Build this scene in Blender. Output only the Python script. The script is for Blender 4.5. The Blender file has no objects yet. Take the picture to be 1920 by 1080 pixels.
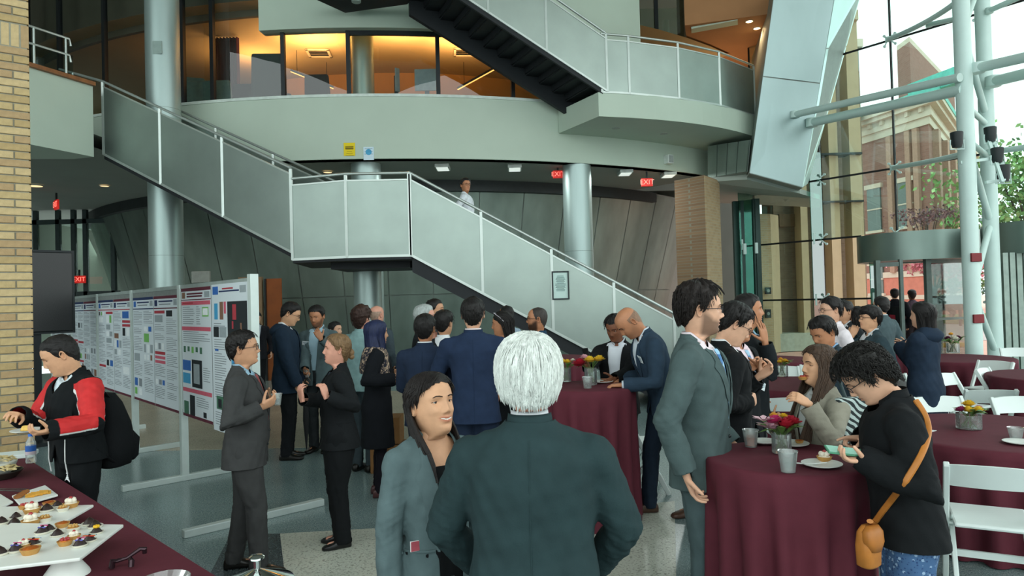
import bpy, math, random
import numpy as np
from mathutils import Vector, Matrix, noise as mnoise
from mathutils.bvhtree import BVHTree

scene = bpy.context.scene
COL = scene.collection

# ------------------------------------------------------------------ camera, world, light, exposure
CAM_H, FPX = 1.82, 1300.0
PITCH, ROLL = math.radians(0.97), math.radians(1.55)
_F = Vector((0, math.cos(PITCH), math.sin(PITCH)))
_U0 = Vector((0, -math.sin(PITCH), math.cos(PITCH)))
_R0 = Vector((1, 0, 0))
_R = _R0 * math.cos(ROLL) - _U0 * math.sin(ROLL)
_U = _U0 * math.cos(ROLL) + _R0 * math.sin(ROLL)
CAM = Vector((0, 0, CAM_H))
cd = bpy.data.cameras.new('camera')
cam = bpy.data.objects.new('camera', cd)
COL.objects.link(cam)
M3 = Matrix((_R, _U, -_F)).transposed()
cam.matrix_world = Matrix.Translation(CAM) @ M3.to_4x4()
cd.sensor_width = 36.0
cd.lens = 36.0 * FPX / 1920.0
cd.clip_start, cd.clip_end = 0.05, 400
scene.camera = cam

vs = scene.view_settings
vs.view_transform = 'Standard'
vs.look = 'None'
vs.exposure = 0.35
vs.gamma = 1.0
vs.use_curve_mapping = False

world = bpy.data.worlds.new('overcast_sky')
scene.world = world
world.use_nodes = True
_bg = world.node_tree.nodes['Background']
_bg.inputs['Color'].default_value = (0.90, 1.0, 0.99, 1)
_bg.inputs['Strength'].default_value = 1.9

def light(name, kind, loc, energy, color=(1, 1, 1), size=0.3, rot=(0, 0, 0), sy=None, parent=None, spot=None):
 ld = bpy.data.lights.new(name, kind)
 ld.energy = energy
 ld.color = color
 if kind == 'AREA':
  ld.size = size
  if sy:
   ld.shape = 'RECTANGLE'
   ld.size_y = sy
 elif kind in ('POINT', 'SPOT'):
  ld.shadow_soft_size = size
 if spot:
  ld.spot_size = spot
  ld.spot_blend = 0.6
 o = bpy.data.objects.new(name, ld)
 COL.objects.link(o)
 o.location = loc
 o.rotation_euler = rot
 if parent:
  o.parent = parent
 return o

# ------------------------------------------------------------------ measuring helpers (photo pixel + distance -> metres)
def at(px, py, d):
 return CAM + d * (_F + _R * ((px - 960) / FPX) + _U * ((540 - py) / FPX))

def on_z(px, py, z):
 r = _F + _R * ((px - 960) / FPX) + _U * ((540 - py) / FPX)
 return CAM + r * ((z - CAM_H) / r.z)

def xz(px, d):
 """ground point under pixel column px at depth d, on the horizon row"""
 p = at(px, 562 - 0.027 * (px - 960), d)
 return p

# ------------------------------------------------------------------ materials
MATS = {}

def srgb(h):
 if isinstance(h, str):
  h = h.lstrip('#')
  h = [int(h[i:i + 2], 16) / 255 for i in (0, 2, 4)]
 return tuple((c / 12.92 if c <= 0.04045 else ((c + 0.055) / 1.055) ** 2.4) for c in h[:3])

def mat(name, col, rough=0.6, metal=0.0, var=0.10, scale=9.0, bump=0.0, bscale=60.0, alpha=1.0, trans=0.0,
  emit=None, estr=0.0, spec=0.5, ior=1.45, stretch=(1, 1, 1), coat=0.0):
 if name in MATS:
  return MATS[name]
 m = bpy.data.materials.new(name)
 m.use_nodes = True
 nt = m.node_tree
 b = nt.nodes['Principled BSDF']
 c = srgb(col) if isinstance(col, str) else tuple(col[:3])
 tc = nt.nodes.new('ShaderNodeTexCoord')
 mp = nt.nodes.new('ShaderNodeMapping')
 mp.inputs['Scale'].default_value = stretch
 nt.links.new(tc.outputs['Object'], mp.inputs['Vector'])
 nz = nt.nodes.new('ShaderNodeTexNoise')
 nz.inputs['Scale'].default_value = scale
 nz.inputs['Detail'].default_value = 4
 nt.links.new(mp.outputs['Vector'], nz.inputs['Vector'])
 rp = nt.nodes.new('ShaderNodeValToRGB')
 rp.color_ramp.elements[0].position = 0.3
 rp.color_ramp.elements[1].position = 0.7
 rp.color_ramp.elements[0].color = tuple(x * (1 - var) for x in c) + (1,)
 rp.color_ramp.elements[1].color = tuple(min(1, x * (1 + var)) for x in c) + (1,)
 nt.links.new(nz.outputs['Fac'], rp.inputs['Fac'])
 nt.links.new(rp.outputs['Color'], b.inputs['Base Color'])
 b.inputs['Roughness'].default_value = rough
 b.inputs['Metallic'].default_value = metal
 b.inputs['Specular IOR Level'].default_value = spec
 b.inputs['IOR'].default_value = ior
 if coat:
  b.inputs['Coat Weight'].default_value = coat
 if alpha < 1:
  b.inputs['Alpha'].default_value = alpha
 if trans:
  b.inputs['Transmission Weight'].default_value = trans
 if emit is not None:
  b.inputs['Emission Color'].default_value = (srgb(emit) if isinstance(emit, str) else emit) + (1,)
  b.inputs['Emission Strength'].default_value = estr
 if bump:
  n2 = nt.nodes.new('ShaderNodeTexNoise')
  n2.inputs['Scale'].default_value = bscale
  n2.inputs['Detail'].default_value = 3
  nt.links.new(mp.outputs['Vector'], n2.inputs['Vector'])
  bp = nt.nodes.new('ShaderNodeBump')
  bp.inputs['Strength'].default_value = bump
  bp.inputs['Distance'].default_value = 0.004
  nt.links.new(n2.outputs['Fac'], bp.inputs['Height'])
  nt.links.new(bp.outputs['Normal'], b.inputs['Normal'])
 MATS[name] = m
 return m

def glass_mat(name, tint=(0.86, 0.97, 0.94), refl=0.06, rough=0.0, k=.8, haze=0.0):
 """thin pane: clear, slightly tinted, with a fresnel reflection"""
 if name in MATS:
  return MATS[name]
 m = bpy.data.materials.new(name)
 m.use_nodes = True
 nt = m.node_tree
 nt.nodes.clear()
 out = nt.nodes.new('ShaderNodeOutputMaterial')
 tr = nt.nodes.new('ShaderNodeBsdfTransparent')
 tr.inputs['Color'].default_value = tint + (1,)
 gl = nt.nodes.new('ShaderNodeBsdfGlossy')
 gl.inputs['Roughness'].default_value = rough
 fr = nt.nodes.new('ShaderNodeFresnel')
 fr.inputs['IOR'].default_value = 1.5
 ma = nt.nodes.new('ShaderNodeMath')
 ma.operation = 'MULTIPLY_ADD'
 ma.inputs[1].default_value = k
 ma.inputs[2].default_value = refl
 nt.links.new(fr.outputs['Fac'], ma.inputs[0])
 mx = nt.nodes.new('ShaderNodeMixShader')
 nt.links.new(ma.outputs['Value'], mx.inputs['Fac'])
 nt.links.new(tr.outputs['BSDF'], mx.inputs[1])
 nt.links.new(gl.outputs['BSDF'], mx.inputs[2])
 last = mx.outputs['Shader']
 if haze:
  df = nt.nodes.new('ShaderNodeBsdfDiffuse')
  df.inputs['Color'].default_value = (.85, .92, .9, 1)
  m2 = nt.nodes.new('ShaderNodeMixShader')
  m2.inputs['Fac'].default_value = haze
  nt.links.new(last, m2.inputs[1])
  nt.links.new(df.outputs['BSDF'], m2.inputs[2])
  last = m2.outputs['Shader']
 nt.links.new(last, out.inputs['Surface'])
 MATS[name] = m
 return m

def cloth(name, col, rough=0.9, var=0.12, bump=0.25):
 return mat(name, col, rough, 0, var, 14, bump, 220, spec=0.25)

# ------------------------------------------------------------------ objects
def setp(o, label=None, cat=None, group=None, kind=None):
 if label:
  o['label'] = label
 if cat:
  o['category'] = cat
 if group:
  o['group'] = group
 if kind:
  o['kind'] = kind
 return o

def empty(name, loc, label=None, cat=None, group=None, rz=0.0):
 o = bpy.data.objects.new(name, None)
 o.empty_display_size = 0.1
 COL.objects.link(o)
 o.location = loc
 o.rotation_euler = (0, 0, rz)
 return setp(o, label, cat, group)

def mesh_np(name, V, polys, mats, parent=None, smooth=True, fmat=None, link=True):
 """V (n,3); polys: list of (k,n) int arrays (tris / quads mixed) ; fmat: material index per face"""
 V = np.asarray(V, dtype=np.float32)
 me = bpy.data.meshes.new(name)
 arrs = [np.asarray(p, dtype=np.int32) for p in polys if len(p)]
 nl = sum(a.size for a in arrs)
 nf = sum(len(a) for a in arrs)
 me.vertices.add(len(V))
 me.vertices.foreach_set('co', V.ravel())
 me.loops.add(nl)
 me.polygons.add(nf)
 li = np.concatenate([a.ravel() for a in arrs]) if arrs else np.zeros(0, np.int32)
 me.loops.foreach_set('vertex_index', li)
 tot = np.concatenate([np.full(len(a), a.shape[1], np.int32) for a in arrs]) if arrs else np.zeros(0, np.int32)
 st = np.concatenate([[0], np.cumsum(tot)[:-1]]).astype(np.int32) if nf else np.zeros(0, np.int32)
 me.polygons.foreach_set('loop_start', st)
 me.polygons.foreach_set('loop_total', tot)
 me.polygons.foreach_set('use_smooth', np.full(nf, bool(smooth)))
 if fmat is not None:
  me.polygons.foreach_set('material_index', np.asarray(fmat, np.int32))
 me.update(calc_edges=True)
 me.validate()
 for m in (mats if isinstance(mats, (list, tuple)) else [mats]):
  me.materials.append(m)
 o = bpy.data.objects.new(name, me)
 if link:
  COL.objects.link(o)
 if parent:
  o.parent = parent
 return o

class MB:
 """collects simple solids, then links them as one mesh"""

 def __init__(s):
  s.v, s.f, s.m = [], [], []
  s.mi = 0

 def add(s, verts, faces):
  n = len(s.v)
  s.v += [tuple(v) for v in verts]
  s.f += [tuple(i + n for i in f) for f in faces]
  s.m += [s.mi] * len(faces)
  return s

 def box(s, lo, hi, M=None):
  (x0, y0, z0), (x1, y1, z1) = lo, hi
  v = [Vector(p) for p in ((x0, y0, z0), (x1, y0, z0), (x1, y1, z0), (x0, y1, z0),
         (x0, y0, z1), (x1, y0, z1), (x1, y1, z1), (x0, y1, z1))]
  if M is not None:
   v = [M @ p for p in v]
  return s.add(v, [(0, 3, 2, 1), (4, 5, 6, 7), (0, 1, 5, 4), (1, 2, 6, 5), (2, 3, 7, 6), (3, 0, 4, 7)])

 def hexa(s, bot, top):
  """bot, top: rings of n points"""
  n = len(bot)
  f = [tuple(range(n))[::-1], tuple(range(n, 2 * n))]
  f += [(i, (i + 1) % n, n + (i + 1) % n, n + i) for i in range(n)]
  return s.add(list(bot) + list(top), f)

 def bar(s, a, b, w, h, up=(0, 0, 1)):
  a, b = Vector(a), Vector(b)
  d = (b - a).normalized()
  up = Vector(up)
  sd = d.cross(up)
  if sd.length < 1e-4:
   sd = d.cross(Vector((1, 0, 0)))
  sd.normalize()
  u = sd.cross(d).normalized()
  q = lambda p: [p + sd * (w / 2 * i) + u * (h / 2 * j) for i, j in ((-1, -1), (1, -1), (1, 1), (-1, 1))]
  return s.hexa(q(a), q(b))

 def tube(s, pts, r, n=10, cap=True, sy=1.0):
  pts = [Vector(p) for p in pts]
  rs = r if isinstance(r, (list, tuple)) else [r] * len(pts)
  rings = []
  prev = None
  for i, p in enumerate(pts):
   d = (pts[min(i + 1, len(pts) - 1)] - pts[max(i - 1, 0)]).normalized()
   if prev is None:
    a = d.cross(Vector((0, 0, 1)))
    if a.length < 1e-3:
     a = d.cross(Vector((1, 0, 0)))
   else:
    a = prev - d * prev.dot(d)
   a.normalize()
   prev = a
   b = d.cross(a)
   rings.append([p + (a * math.cos(t) + b * math.sin(t) * sy) * rs[i] for t in (2 * math.pi * k / n for k in range(n))])
  v = [q for rg in rings for q in rg]
  f = []
  for i in range(len(pts) - 1):
   for k in range(n):
    k2 = (k + 1) % n
    f.append((i * n + k, i * n + k2, (i + 1) * n + k2, (i + 1) * n + k))
  if cap:
   f.append(tuple(range(n))[::-1])
   f.append(tuple(range((len(pts) - 1) * n, len(pts) * n)))
  return s.add(v, f)

 def lathe(s, prof, c=(0, 0, 0), n=24, sx=1.0, sy=1.0, rot=0.0):
  """prof list of (r,z); closes at r=0"""
  c = Vector(c)
  rings, v, f = [], [], []
  for r, z in prof:
   if r < 1e-6:
    rings.append([len(v)])
    v.append(c + Vector((0, 0, z)))
   else:
    rings.append(list(range(len(v), len(v) + n)))
    v += [c + Vector((r * sx * math.cos(2 * math.pi * k / n + rot), r * sy * math.sin(2 * math.pi * k / n + rot), z)) for k in range(n)]
  for a, b in zip(rings, rings[1:]):
   for k in range(n):
    k2 = (k + 1) % n
    if len(a) == 1 and len(b) == 1:
     continue
    if len(a) == 1:
     f.append((a[0], b[k2], b[k]))
    elif len(b) == 1:
     f.append((a[k], a[k2], b[0]))
    else:
     f.append((a[k], a[k2], b[k2], b[k]))
  return s.add(v, f)

 def quad(s, a, b, c, d):
  return s.add([a, b, c, d], [(0, 1, 2, 3)])

 def build(s, name, mats, parent=None, smooth=False, bevel=0.0):
  me = bpy.data.meshes.new(name)
  me.from_pydata(s.v, [], s.f)
  mats = mats if isinstance(mats, (list, tuple)) else [mats]
  for m in mats:
   me.materials.append(m)
  if len(mats) > 1:
   me.polygons.foreach_set('material_index', s.m)
  if smooth:
   me.polygons.foreach_set('use_smooth', [True] * len(me.polygons))
   try:
    me.set_sharp_from_angle(angle=math.radians(42))
   except Exception:
    pass
  me.update()
  o = bpy.data.objects.new(name, me)
  COL.objects.link(o)
  if parent:
   o.parent = parent
  if bevel:
   bm = o.modifiers.new('bevel', 'BEVEL')
   bm.width = bevel
   bm.segments = 2
   bm.limit_method = 'ANGLE'
  return o

def copy_tree(o, parent=None):
 c = o.copy()
 COL.objects.link(c)
 if parent:
  c.parent = parent
 for ch in list(o.children):
  copy_tree(ch, c)
 return c
# ------------------------------------------------------------------ people: geometry kit
def nrm(v):
 v = np.asarray(v, float)
 return v / (np.linalg.norm(v) + 1e-9)

def grid_faces(nr, nc, wrap=True):
 i, j = np.meshgrid(np.arange(nr - 1), np.arange(nc if wrap else nc - 1), indexing='ij')
 i, j = i.ravel(), j.ravel()
 j2 = (j + 1) % nc
 return np.stack([i * nc + j, i * nc + j2, (i + 1) * nc + j2, (i + 1) * nc + j], 1)

def tri_of(q):
 return np.concatenate([q[:, [0, 1, 2]], q[:, [0, 2, 3]]])

def capsule(pts, rad, n=14):
 """closed tapered tube with round ends. rad: list of r or (r1,r2)"""
 pts = [np.asarray(p, float) for p in pts]
 V = []
 d0, d1 = nrm(pts[1] - pts[0]), nrm(pts[-1] - pts[-2])
 rr = [(r, r) if np.isscalar(r) else r for r in rad]
 seq = []
 for a in (80, 55, 28):
  a = math.radians(a)
  seq.append((pts[0] - d0 * min(rr[0]) * math.sin(a), math.cos(a), 0))
 for i in range(len(pts)):
  seq.append((pts[i], 1.0, i))
 for a in (28, 55, 80):
  a = math.radians(a)
  seq.append((pts[-1] + d1 * min(rr[-1]) * math.sin(a), math.cos(a), len(pts) - 1))
 prev = None
 t = np.linspace(0, 2 * math.pi, n, endpoint=False)
 for k, (p, s, i) in enumerate(seq):
  d = nrm(pts[min(i + 1, len(pts) - 1)] - pts[max(i - 1, 0)])
  if prev is None:
   a = np.cross(d, [0, 1, 0])
   if np.linalg.norm(a) < 1e-2:
    a = np.cross(d, [1, 0, 0])
  else:
   a = prev - d * np.dot(prev, d)
  a = nrm(a)
  prev = a
  b = np.cross(d, a)
  V.append(p + s * (np.outer(np.cos(t) * rr[i][0], a) + np.outer(np.sin(t) * rr[i][1], b)))
 V = np.concatenate(V)
 nr = len(seq)
 T = list(tri_of(grid_faces(nr, n)))
 c0, c1 = len(V), len(V) + 1
 V = np.concatenate([V, [seq[0][0]], [seq[-1][0]]])
 for j in range(n):
  T.append((c0, (j + 1) % n, j))
  T.append((c1, (nr - 1) * n + j, (nr - 1) * n + (j + 1) % n))
 return V, np.array(T)

def ring_loft(rings, n=28, ex=2.3):
 """rings: (centre(3), ax(3), ay(3), hw, hd) closed"""
 t = np.linspace(0, 2 * math.pi, n, endpoint=False)
 cx, sx = np.cos(t), np.sin(t)
 cx = np.sign(cx) * np.abs(cx) ** (2 / ex)
 sx = np.sign(sx) * np.abs(sx) ** (2 / ex)
 V = [np.asarray(c) + np.outer(cx * hw, ax) + np.outer(sx * hd, ay) for c, ax, ay, hw, hd in rings]
 nr = len(V)
 V = np.concatenate(V)
 T = list(tri_of(grid_faces(nr, n)))
 V = np.concatenate([V, [rings[0][0]], [rings[-1][0]]])
 c0, c1 = len(V) - 2, len(V) - 1
 for j in range(n):
  T.append((c0, (j + 1) % n, j))
  T.append((c1, (nr - 1) * n + j, (nr - 1) * n + (j + 1) % n))
 return V, np.array(T)

def merge(parts):
 V, T, n = [], [], 0
 for v, t in parts:
  V.append(v)
  T.append(np.asarray(t) + n)
  n += len(v)
 return np.concatenate(V), np.concatenate(T)

REMESH_Q = []

def remesh_later(parts, voxel, smooth):
 V, T = merge(parts)
 o = mesh_np('tmp', V, [T], [])
 m = o.modifiers.new('r', 'REMESH')
 m.mode = 'VOXEL'
 m.voxel_size = voxel
 if smooth:
  s = o.modifiers.new('s', 'SMOOTH')
  s.iterations = smooth
  s.factor = 0.5
 slot = {'o': o}
 REMESH_Q.append(slot)
 return slot

def remesh_all():
 dg = bpy.context.evaluated_depsgraph_get()
 for s in REMESH_Q:
  eo = s['o'].evaluated_get(dg)
  me = eo.to_mesh()
  me.calc_loop_triangles()
  V = np.empty(len(me.vertices) * 3, np.float32)
  me.vertices.foreach_get('co', V)
  T = np.empty(len(me.loop_triangles) * 3, np.int32)
  me.loop_triangles.foreach_get('vertices', T)
  s['V'], s['T'] = V.reshape(-1, 3).astype(float), T.reshape(-1, 3)
  eo.to_mesh_clear()
 for s in REMESH_Q:
  me = s['o'].data
  bpy.data.objects.remove(s['o'])
  bpy.data.meshes.remove(me)
  del s['o']
 REMESH_Q.clear()

def vnormals(V, T):
 fn = np.cross(V[T[:, 1]] - V[T[:, 0]], V[T[:, 2]] - V[T[:, 0]])
 N = np.zeros_like(V)
 for k in range(3):
  np.add.at(N, T[:, k], fn)
 return N / (np.linalg.norm(N, axis=1, keepdims=True) + 1e-12)

def clip(V, T, phi):
 """keep the part of a triangle mesh where phi >= 0, with a clean cut"""
 V = np.asarray(V, float)
 pos = phi >= 0
 c = pos[T].sum(1)
 keep = T[c == 3]
 newV, cache = [], {}
 out = []

 def cut(a, b):
  k = (a, b) if a < b else (b, a)
  if k not in cache:
   t = phi[k[0]] / (phi[k[0]] - phi[k[1]])
   cache[k] = len(V) + len(newV)
   newV.append(V[k[0]] * (1 - t) + V[k[1]] * t)
  return cache[k]
 for tri in T[(c > 0) & (c < 3)]:
  tri = [int(x) for x in tri]
  p = [pos[x] for x in tri]
  if sum(p) == 1:
   i = p.index(True)
   a, b, d = tri[i], tri[(i + 1) % 3], tri[(i + 2) % 3]
   out.append((a, cut(a, b), cut(a, d)))
  else:
   i = p.index(False)
   a, b, d = tri[i], tri[(i + 1) % 3], tri[(i + 2) % 3]
   e, f = cut(a, b), cut(a, d)
   out.append((e, b, d))
   out.append((e, d, f))
 V2 = np.concatenate([V, np.array(newV).reshape(-1, 3)])
 T2 = np.concatenate([keep, np.array(out, int).reshape(-1, 3)]) if len(out) else keep
 used = np.unique(T2)
 mp = np.full(len(V2), -1)
 mp[used] = np.arange(len(used))
 return V2[used], mp[T2]

def rim(V, T, thk):
 """turn the open border inwards so the cloth shows an edge"""
 E = np.concatenate([T[:, [0, 1]], T[:, [1, 2]], T[:, [2, 0]]])
 key = np.sort(E, 1)
 k = key[:, 0].astype(np.int64) * (len(V) + 1) + key[:, 1]
 u, idx, cnt = np.unique(k, return_index=True, return_counts=True)
 be = E[idx[cnt == 1]]
 if not len(be):
  return V, T
 N = vnormals(V, T)
 bv = np.unique(be)
 mp = np.full(len(V), -1)
 mp[bv] = np.arange(len(bv)) + len(V)
 V2 = np.concatenate([V, V[bv] - N[bv] * thk])
 q = np.stack([be[:, 1], be[:, 0], mp[be[:, 0]], mp[be[:, 1]]], 1)
 return V2, np.concatenate([T, tri_of(q)])

_rs = np.random.RandomState(4)
_WK = _rs.normal(size=(24, 3))
_WP = _rs.uniform(0, 6.28, 24)

def wnoise(P, scale=1.0, seed=0, octs=8):
 """cheap smooth noise: sum of sines"""
 P = np.asarray(P) * scale
 o = np.zeros(len(P))
 for i in range(octs):
  k = (i + seed * 3) % 24
  o += np.sin(P @ (_WK[k] * (2.0 + 0.7 * i)) + _WP[k] + seed)
 return o / octs ** 0.5

# ---------------------------------------------------------------- head
_HZ = np.array([.120, .117, .110, .098, .08, .055, .03, .012, -.008, -.03, -.05, -.07, -.088, -.102, -.113, -.122, -.135, -.16, -.20, -.25])
_HW = np.array([.004, .022, .040, .055, .066, .0735, .0755, .075, .0735, .071, .0675, .062, .0545, .047, .042, .043, .050, .054, .056, .060])
_HF = np.array([-.006, .020, .042, .062, .078, .0885, .0915, .0885, .0885, .089, .089, .087, .088, .084, .070, .050, .036, .032, .034, .036])
_HB = np.array([-.014, -.042, -.064, -.082, -.096, -.105, -.107, -.106, -.102, -.096, -.088, -.079, -.072, -.068, -.066, -.065, -.065, -.066, -.070, -.076])

def head_mesh(det=1.0, female=False, smile=0.0, fat=1.0, mouth_open=0.0, nose=1.0):
 """unit head, face +Y, origin at head centre. returns V, quads, nu, nv and lip/beard masks"""
 nu, nv = int(56 * det), int(52 * det)
 # z samples: denser in the face
 zz = np.concatenate([np.linspace(.120, .05, int(nv * .24), endpoint=False), np.linspace(.05, -.118, int(nv * .58), endpoint=False),
       np.linspace(-.118, -.25, nv - int(nv * .24) - int(nv * .58))])
 o = np.argsort(_HZ)
 W = np.interp(zz, _HZ[o], _HW[o]) * fat
 Fy = np.interp(zz, _HZ[o], _HF[o])
 By = np.interp(zz, _HZ[o], _HB[o])
 ker = np.ones(3) / 3
 for A in (W, Fy, By):
  A[1:-1] = np.convolve(A, ker, 'same')[1:-1]
 if female:
  W = W * np.interp(zz, [-.16, -.12, -.09, -.03, .02, .1], [.86, .86, .87, .95, .985, .985])
 s = np.linspace(0, 1, nu, endpoint=False)
 t = 2 * math.pi * (s - 0.055 * np.sin(4 * math.pi * s) / 1.0 * 0.6)      # denser front and back
 # t=0 front(+Y), increasing towards +X
 t = 2 * math.pi * s - 0.35 * np.sin(2 * math.pi * s)
 st, ct = np.sin(t), np.cos(t)
 ex = 2.25
 sx = np.sign(st) * np.abs(st) ** (2 / ex)
 cy = np.sign(ct) * np.abs(ct) ** (2 / ex)
 yc = -.012
 X = np.outer(W, sx)
 Y = yc + np.where(ct >= 0, np.outer(Fy - yc, cy), np.outer(yc - By, cy))
 Z = np.repeat(zz[:, None], nu, 1)
 front = np.clip((Y - yc) / .06, 0, 1) ** 1.5
 ax = np.abs(X)

 def g(x0, z0, sx_, sz_, both=True):
  dx = (ax - x0) if both else X
  return np.exp(-(dx / sx_) ** 2 - ((Z - z0) / sz_) ** 2) * front
 d = np.zeros_like(X)
 d -= .0115 * g(.032, .010, .015, .012)                     # sockets
 d += .0045 * g(.028, .030, .020, .009) * (0.5 if female else 1)   # brow
 d += .004 * g(.046, -.018, .018, .016)                     # cheek bones
 d += .004 * smile * g(.043, -.028, .014, .014)
 nz = np.interp(Z, [-.042, -.036, -.028, -.022, -.012, .005, .022, .035], [0, .006, .020, .0235, .019, .010, .003, 0]) * nose
 nw = np.interp(Z, [-.04, -.026, -.01, .02], [.014, .0125, .0095, .009])
 d += nz * np.exp(-(X / nw) ** 2) * front
 d += .007 * g(.0125, -.031, .006, .006)                    # nostril wings
 d += .0055 * np.exp(-(X / .021) ** 2 - ((Z + .0515) / .0052) ** 2) * front
 d += .0065 * np.exp(-(X / .018) ** 2 - ((Z + .0645) / .0060) ** 2) * front
 mz = -.058 + smile * .30 * np.clip(ax, 0, .03) ** 1.0 * .6
 d -= (.0065 + .006 * mouth_open) * np.exp(-(X / (.022 + .006 * smile)) ** 4 - ((Z - mz) / (.0022 + .004 * mouth_open)) ** 2) * front
 d -= .003 * np.exp(-(X / .02) ** 2 - ((Z + .077) / .006) ** 2) * front
 d += .005 * np.exp(-(X / .018) ** 2 - ((Z + .094) / .012) ** 2) * front * (0.6 if female else 1)
 Y = Y + d
 lip = np.exp(-(X / (.022 + .006 * smile)) ** 4 - ((Z - (-.058 + smile * .18 * ax)) / .0115) ** 4) * front
 # beard field: lower face, below cheek line
 cheek = -.030 - .25 * np.clip(.06 - ax, 0, 1) + np.clip(ax - .058, 0, 1) * 2.2
 beard = np.clip((cheek - Z) / .022, 0, 1) * np.clip((Y + .015) / .02, 0, 1) * np.clip((Z + .135) / .02, 0, 1)
 mou = np.exp(-(X / .030) ** 4 - ((Z + .044) / .006) ** 2) * front
 beard = np.clip(np.maximum(beard, mou), 0, 1) * (1 - np.clip(lip * 1.3, 0, 1))
 V = np.stack([X, Y, Z], 2).reshape(-1, 3)
 Q = grid_faces(nv, nu)
 Q = Q[:, ::-1]
 return V, Q, nu, nv, lip.ravel(), beard.ravel()

def ear_mesh(sgn):
 n, m = 14, 7
 V = []
 for i in range(n):
  a = 2 * math.pi * i / n
  for j in range(m):
   r = j / (m - 1)
   up = .031 * math.cos(a) * r
   fw = .0175 * math.sin(a) * r * (1.0 if math.cos(a) > -.2 else .8)
   out = .010 * math.exp(-((r - .86) / .16) ** 2) - .002 * (1 - r)
   V.append((sgn * (.0735 + out + .010 * r * (1 if math.sin(a) < 0 else .2)), -.014 + fw - .006, -.006 + up + .004))
 V = np.array(V)
 Q = []
 for i in range(n):
  i2 = (i + 1) % n
  for j in range(m - 1):
   Q.append((i * m + j, i * m + j + 1, i2 * m + j + 1, i2 * m + j))
 # skirt back to the head
 b = len(V)
 back = V[[i * m + m - 1 for i in range(n)]].copy()
 back[:, 0] = sgn * .066
 V = np.concatenate([V, back])
 for i in range(n):
  i2 = (i + 1) % n
  Q.append((i * m + m - 1, b + i, b + i2, i2 * m + m - 1))
 return V, np.array(Q)

HL = {  # hairline: azimuth (deg from front) -> lowest z with hair
 'short': ([0, 25, 45, 60, 75, 88, 100, 118, 150, 180], [.078, .080, .070, .045, -.004, -.010, .028, -.035, -.078, -.086]),
 'receding': ([0, 25, 45, 60, 75, 88, 100, 118, 150, 180], [.098, .112, .094, .050, -.004, -.010, .028, -.035, -.078, -.086]),
 'bangs': ([0, 25, 45, 60, 75, 88, 100, 118, 150, 180], [.040, .042, .045, .030, -.012, -.02, .018, -.040, -.085, -.092]),
 'woman': ([0, 25, 45, 60, 75, 88, 100, 118, 150, 180], [.084, .078, .062, .040, .005, -.005, .015, -.05, -.10, -.11]),
 'fringe_ring': ([0, 40, 60, 75, 88, 100, 118, 150, 180], [.30, .30, .2, .0, -.010, .028, -.035, -.078, -.086]),
 'full': ([0, 25, 45, 60, 75, 88, 100, 118, 150, 180], [.070, .070, .060, .035, -.030, -.035, .00, -.06, -.11, -.118]),
}

def hair_cap(hv, hq, nu, nv, style, thick, lump=0.0, seed=0, strand=1.0, top_limit=None):
 P = hv.copy()
 N = vnormals(P, tri_of(hq))
 if np.mean(np.sum(N * (P - np.array([0, -.012, 0])), 1)) < 0:
  N = -N
 az = np.degrees(np.abs(np.arctan2(P[:, 0], P[:, 1] + .012)))
 zl = np.interp(az, *HL[style])
 zl = zl + .004 * wnoise(P, 40, seed)
 phi = P[:, 2] - zl
 if style == 'fringe_ring':
  phi = np.minimum(phi, .045 - P[:, 2] + .0 * az)
 phi = np.minimum(phi, P[:, 2] + .124)
 th = thick * np.clip(phi / .03, 0.10, 1.0)
 if style == 'white':
  th = th * (1 - .62 * np.exp(-((az - 92) / 26) ** 2) * np.clip((.05 - P[:, 2]) / .04, 0, 1))
 th *= np.interp(P[:, 2], [-.1, 0, .06, .12], [.55, .8, 1.0, 1.15])
 u = np.arctan2(P[:, 0], P[:, 1])
 th += strand * .0022 * np.sin(u * 46 + 3 * wnoise(P, 20, seed + 1)) * np.clip(phi / .02, 0, 1)
 th += strand * .002 * wnoise(P, 55, seed + 2) * np.clip(phi / .02, 0, 1)
 if lump:
  th += lump * (wnoise(P, 22, seed + 3) + .6 * wnoise(P, 48, seed + 4)) * np.clip(phi / .03, 0, 1)
 P2 = P + N * th[:, None]
 return clip(P2, tri_of(hq), phi)

def lock(pts, r, flat=.45, n=5):
 """one tapered lock of hair"""
 k = len(pts)
 rad = [(r * (.55 + .45 * math.sin(math.pi * min(1, (i + .6) / k))) * (1 if i < k - 1 else .25),
   r * flat * (1 if i < k - 1 else .25)) for i in range(k)]
 return capsule(pts, rad, n)

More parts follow.
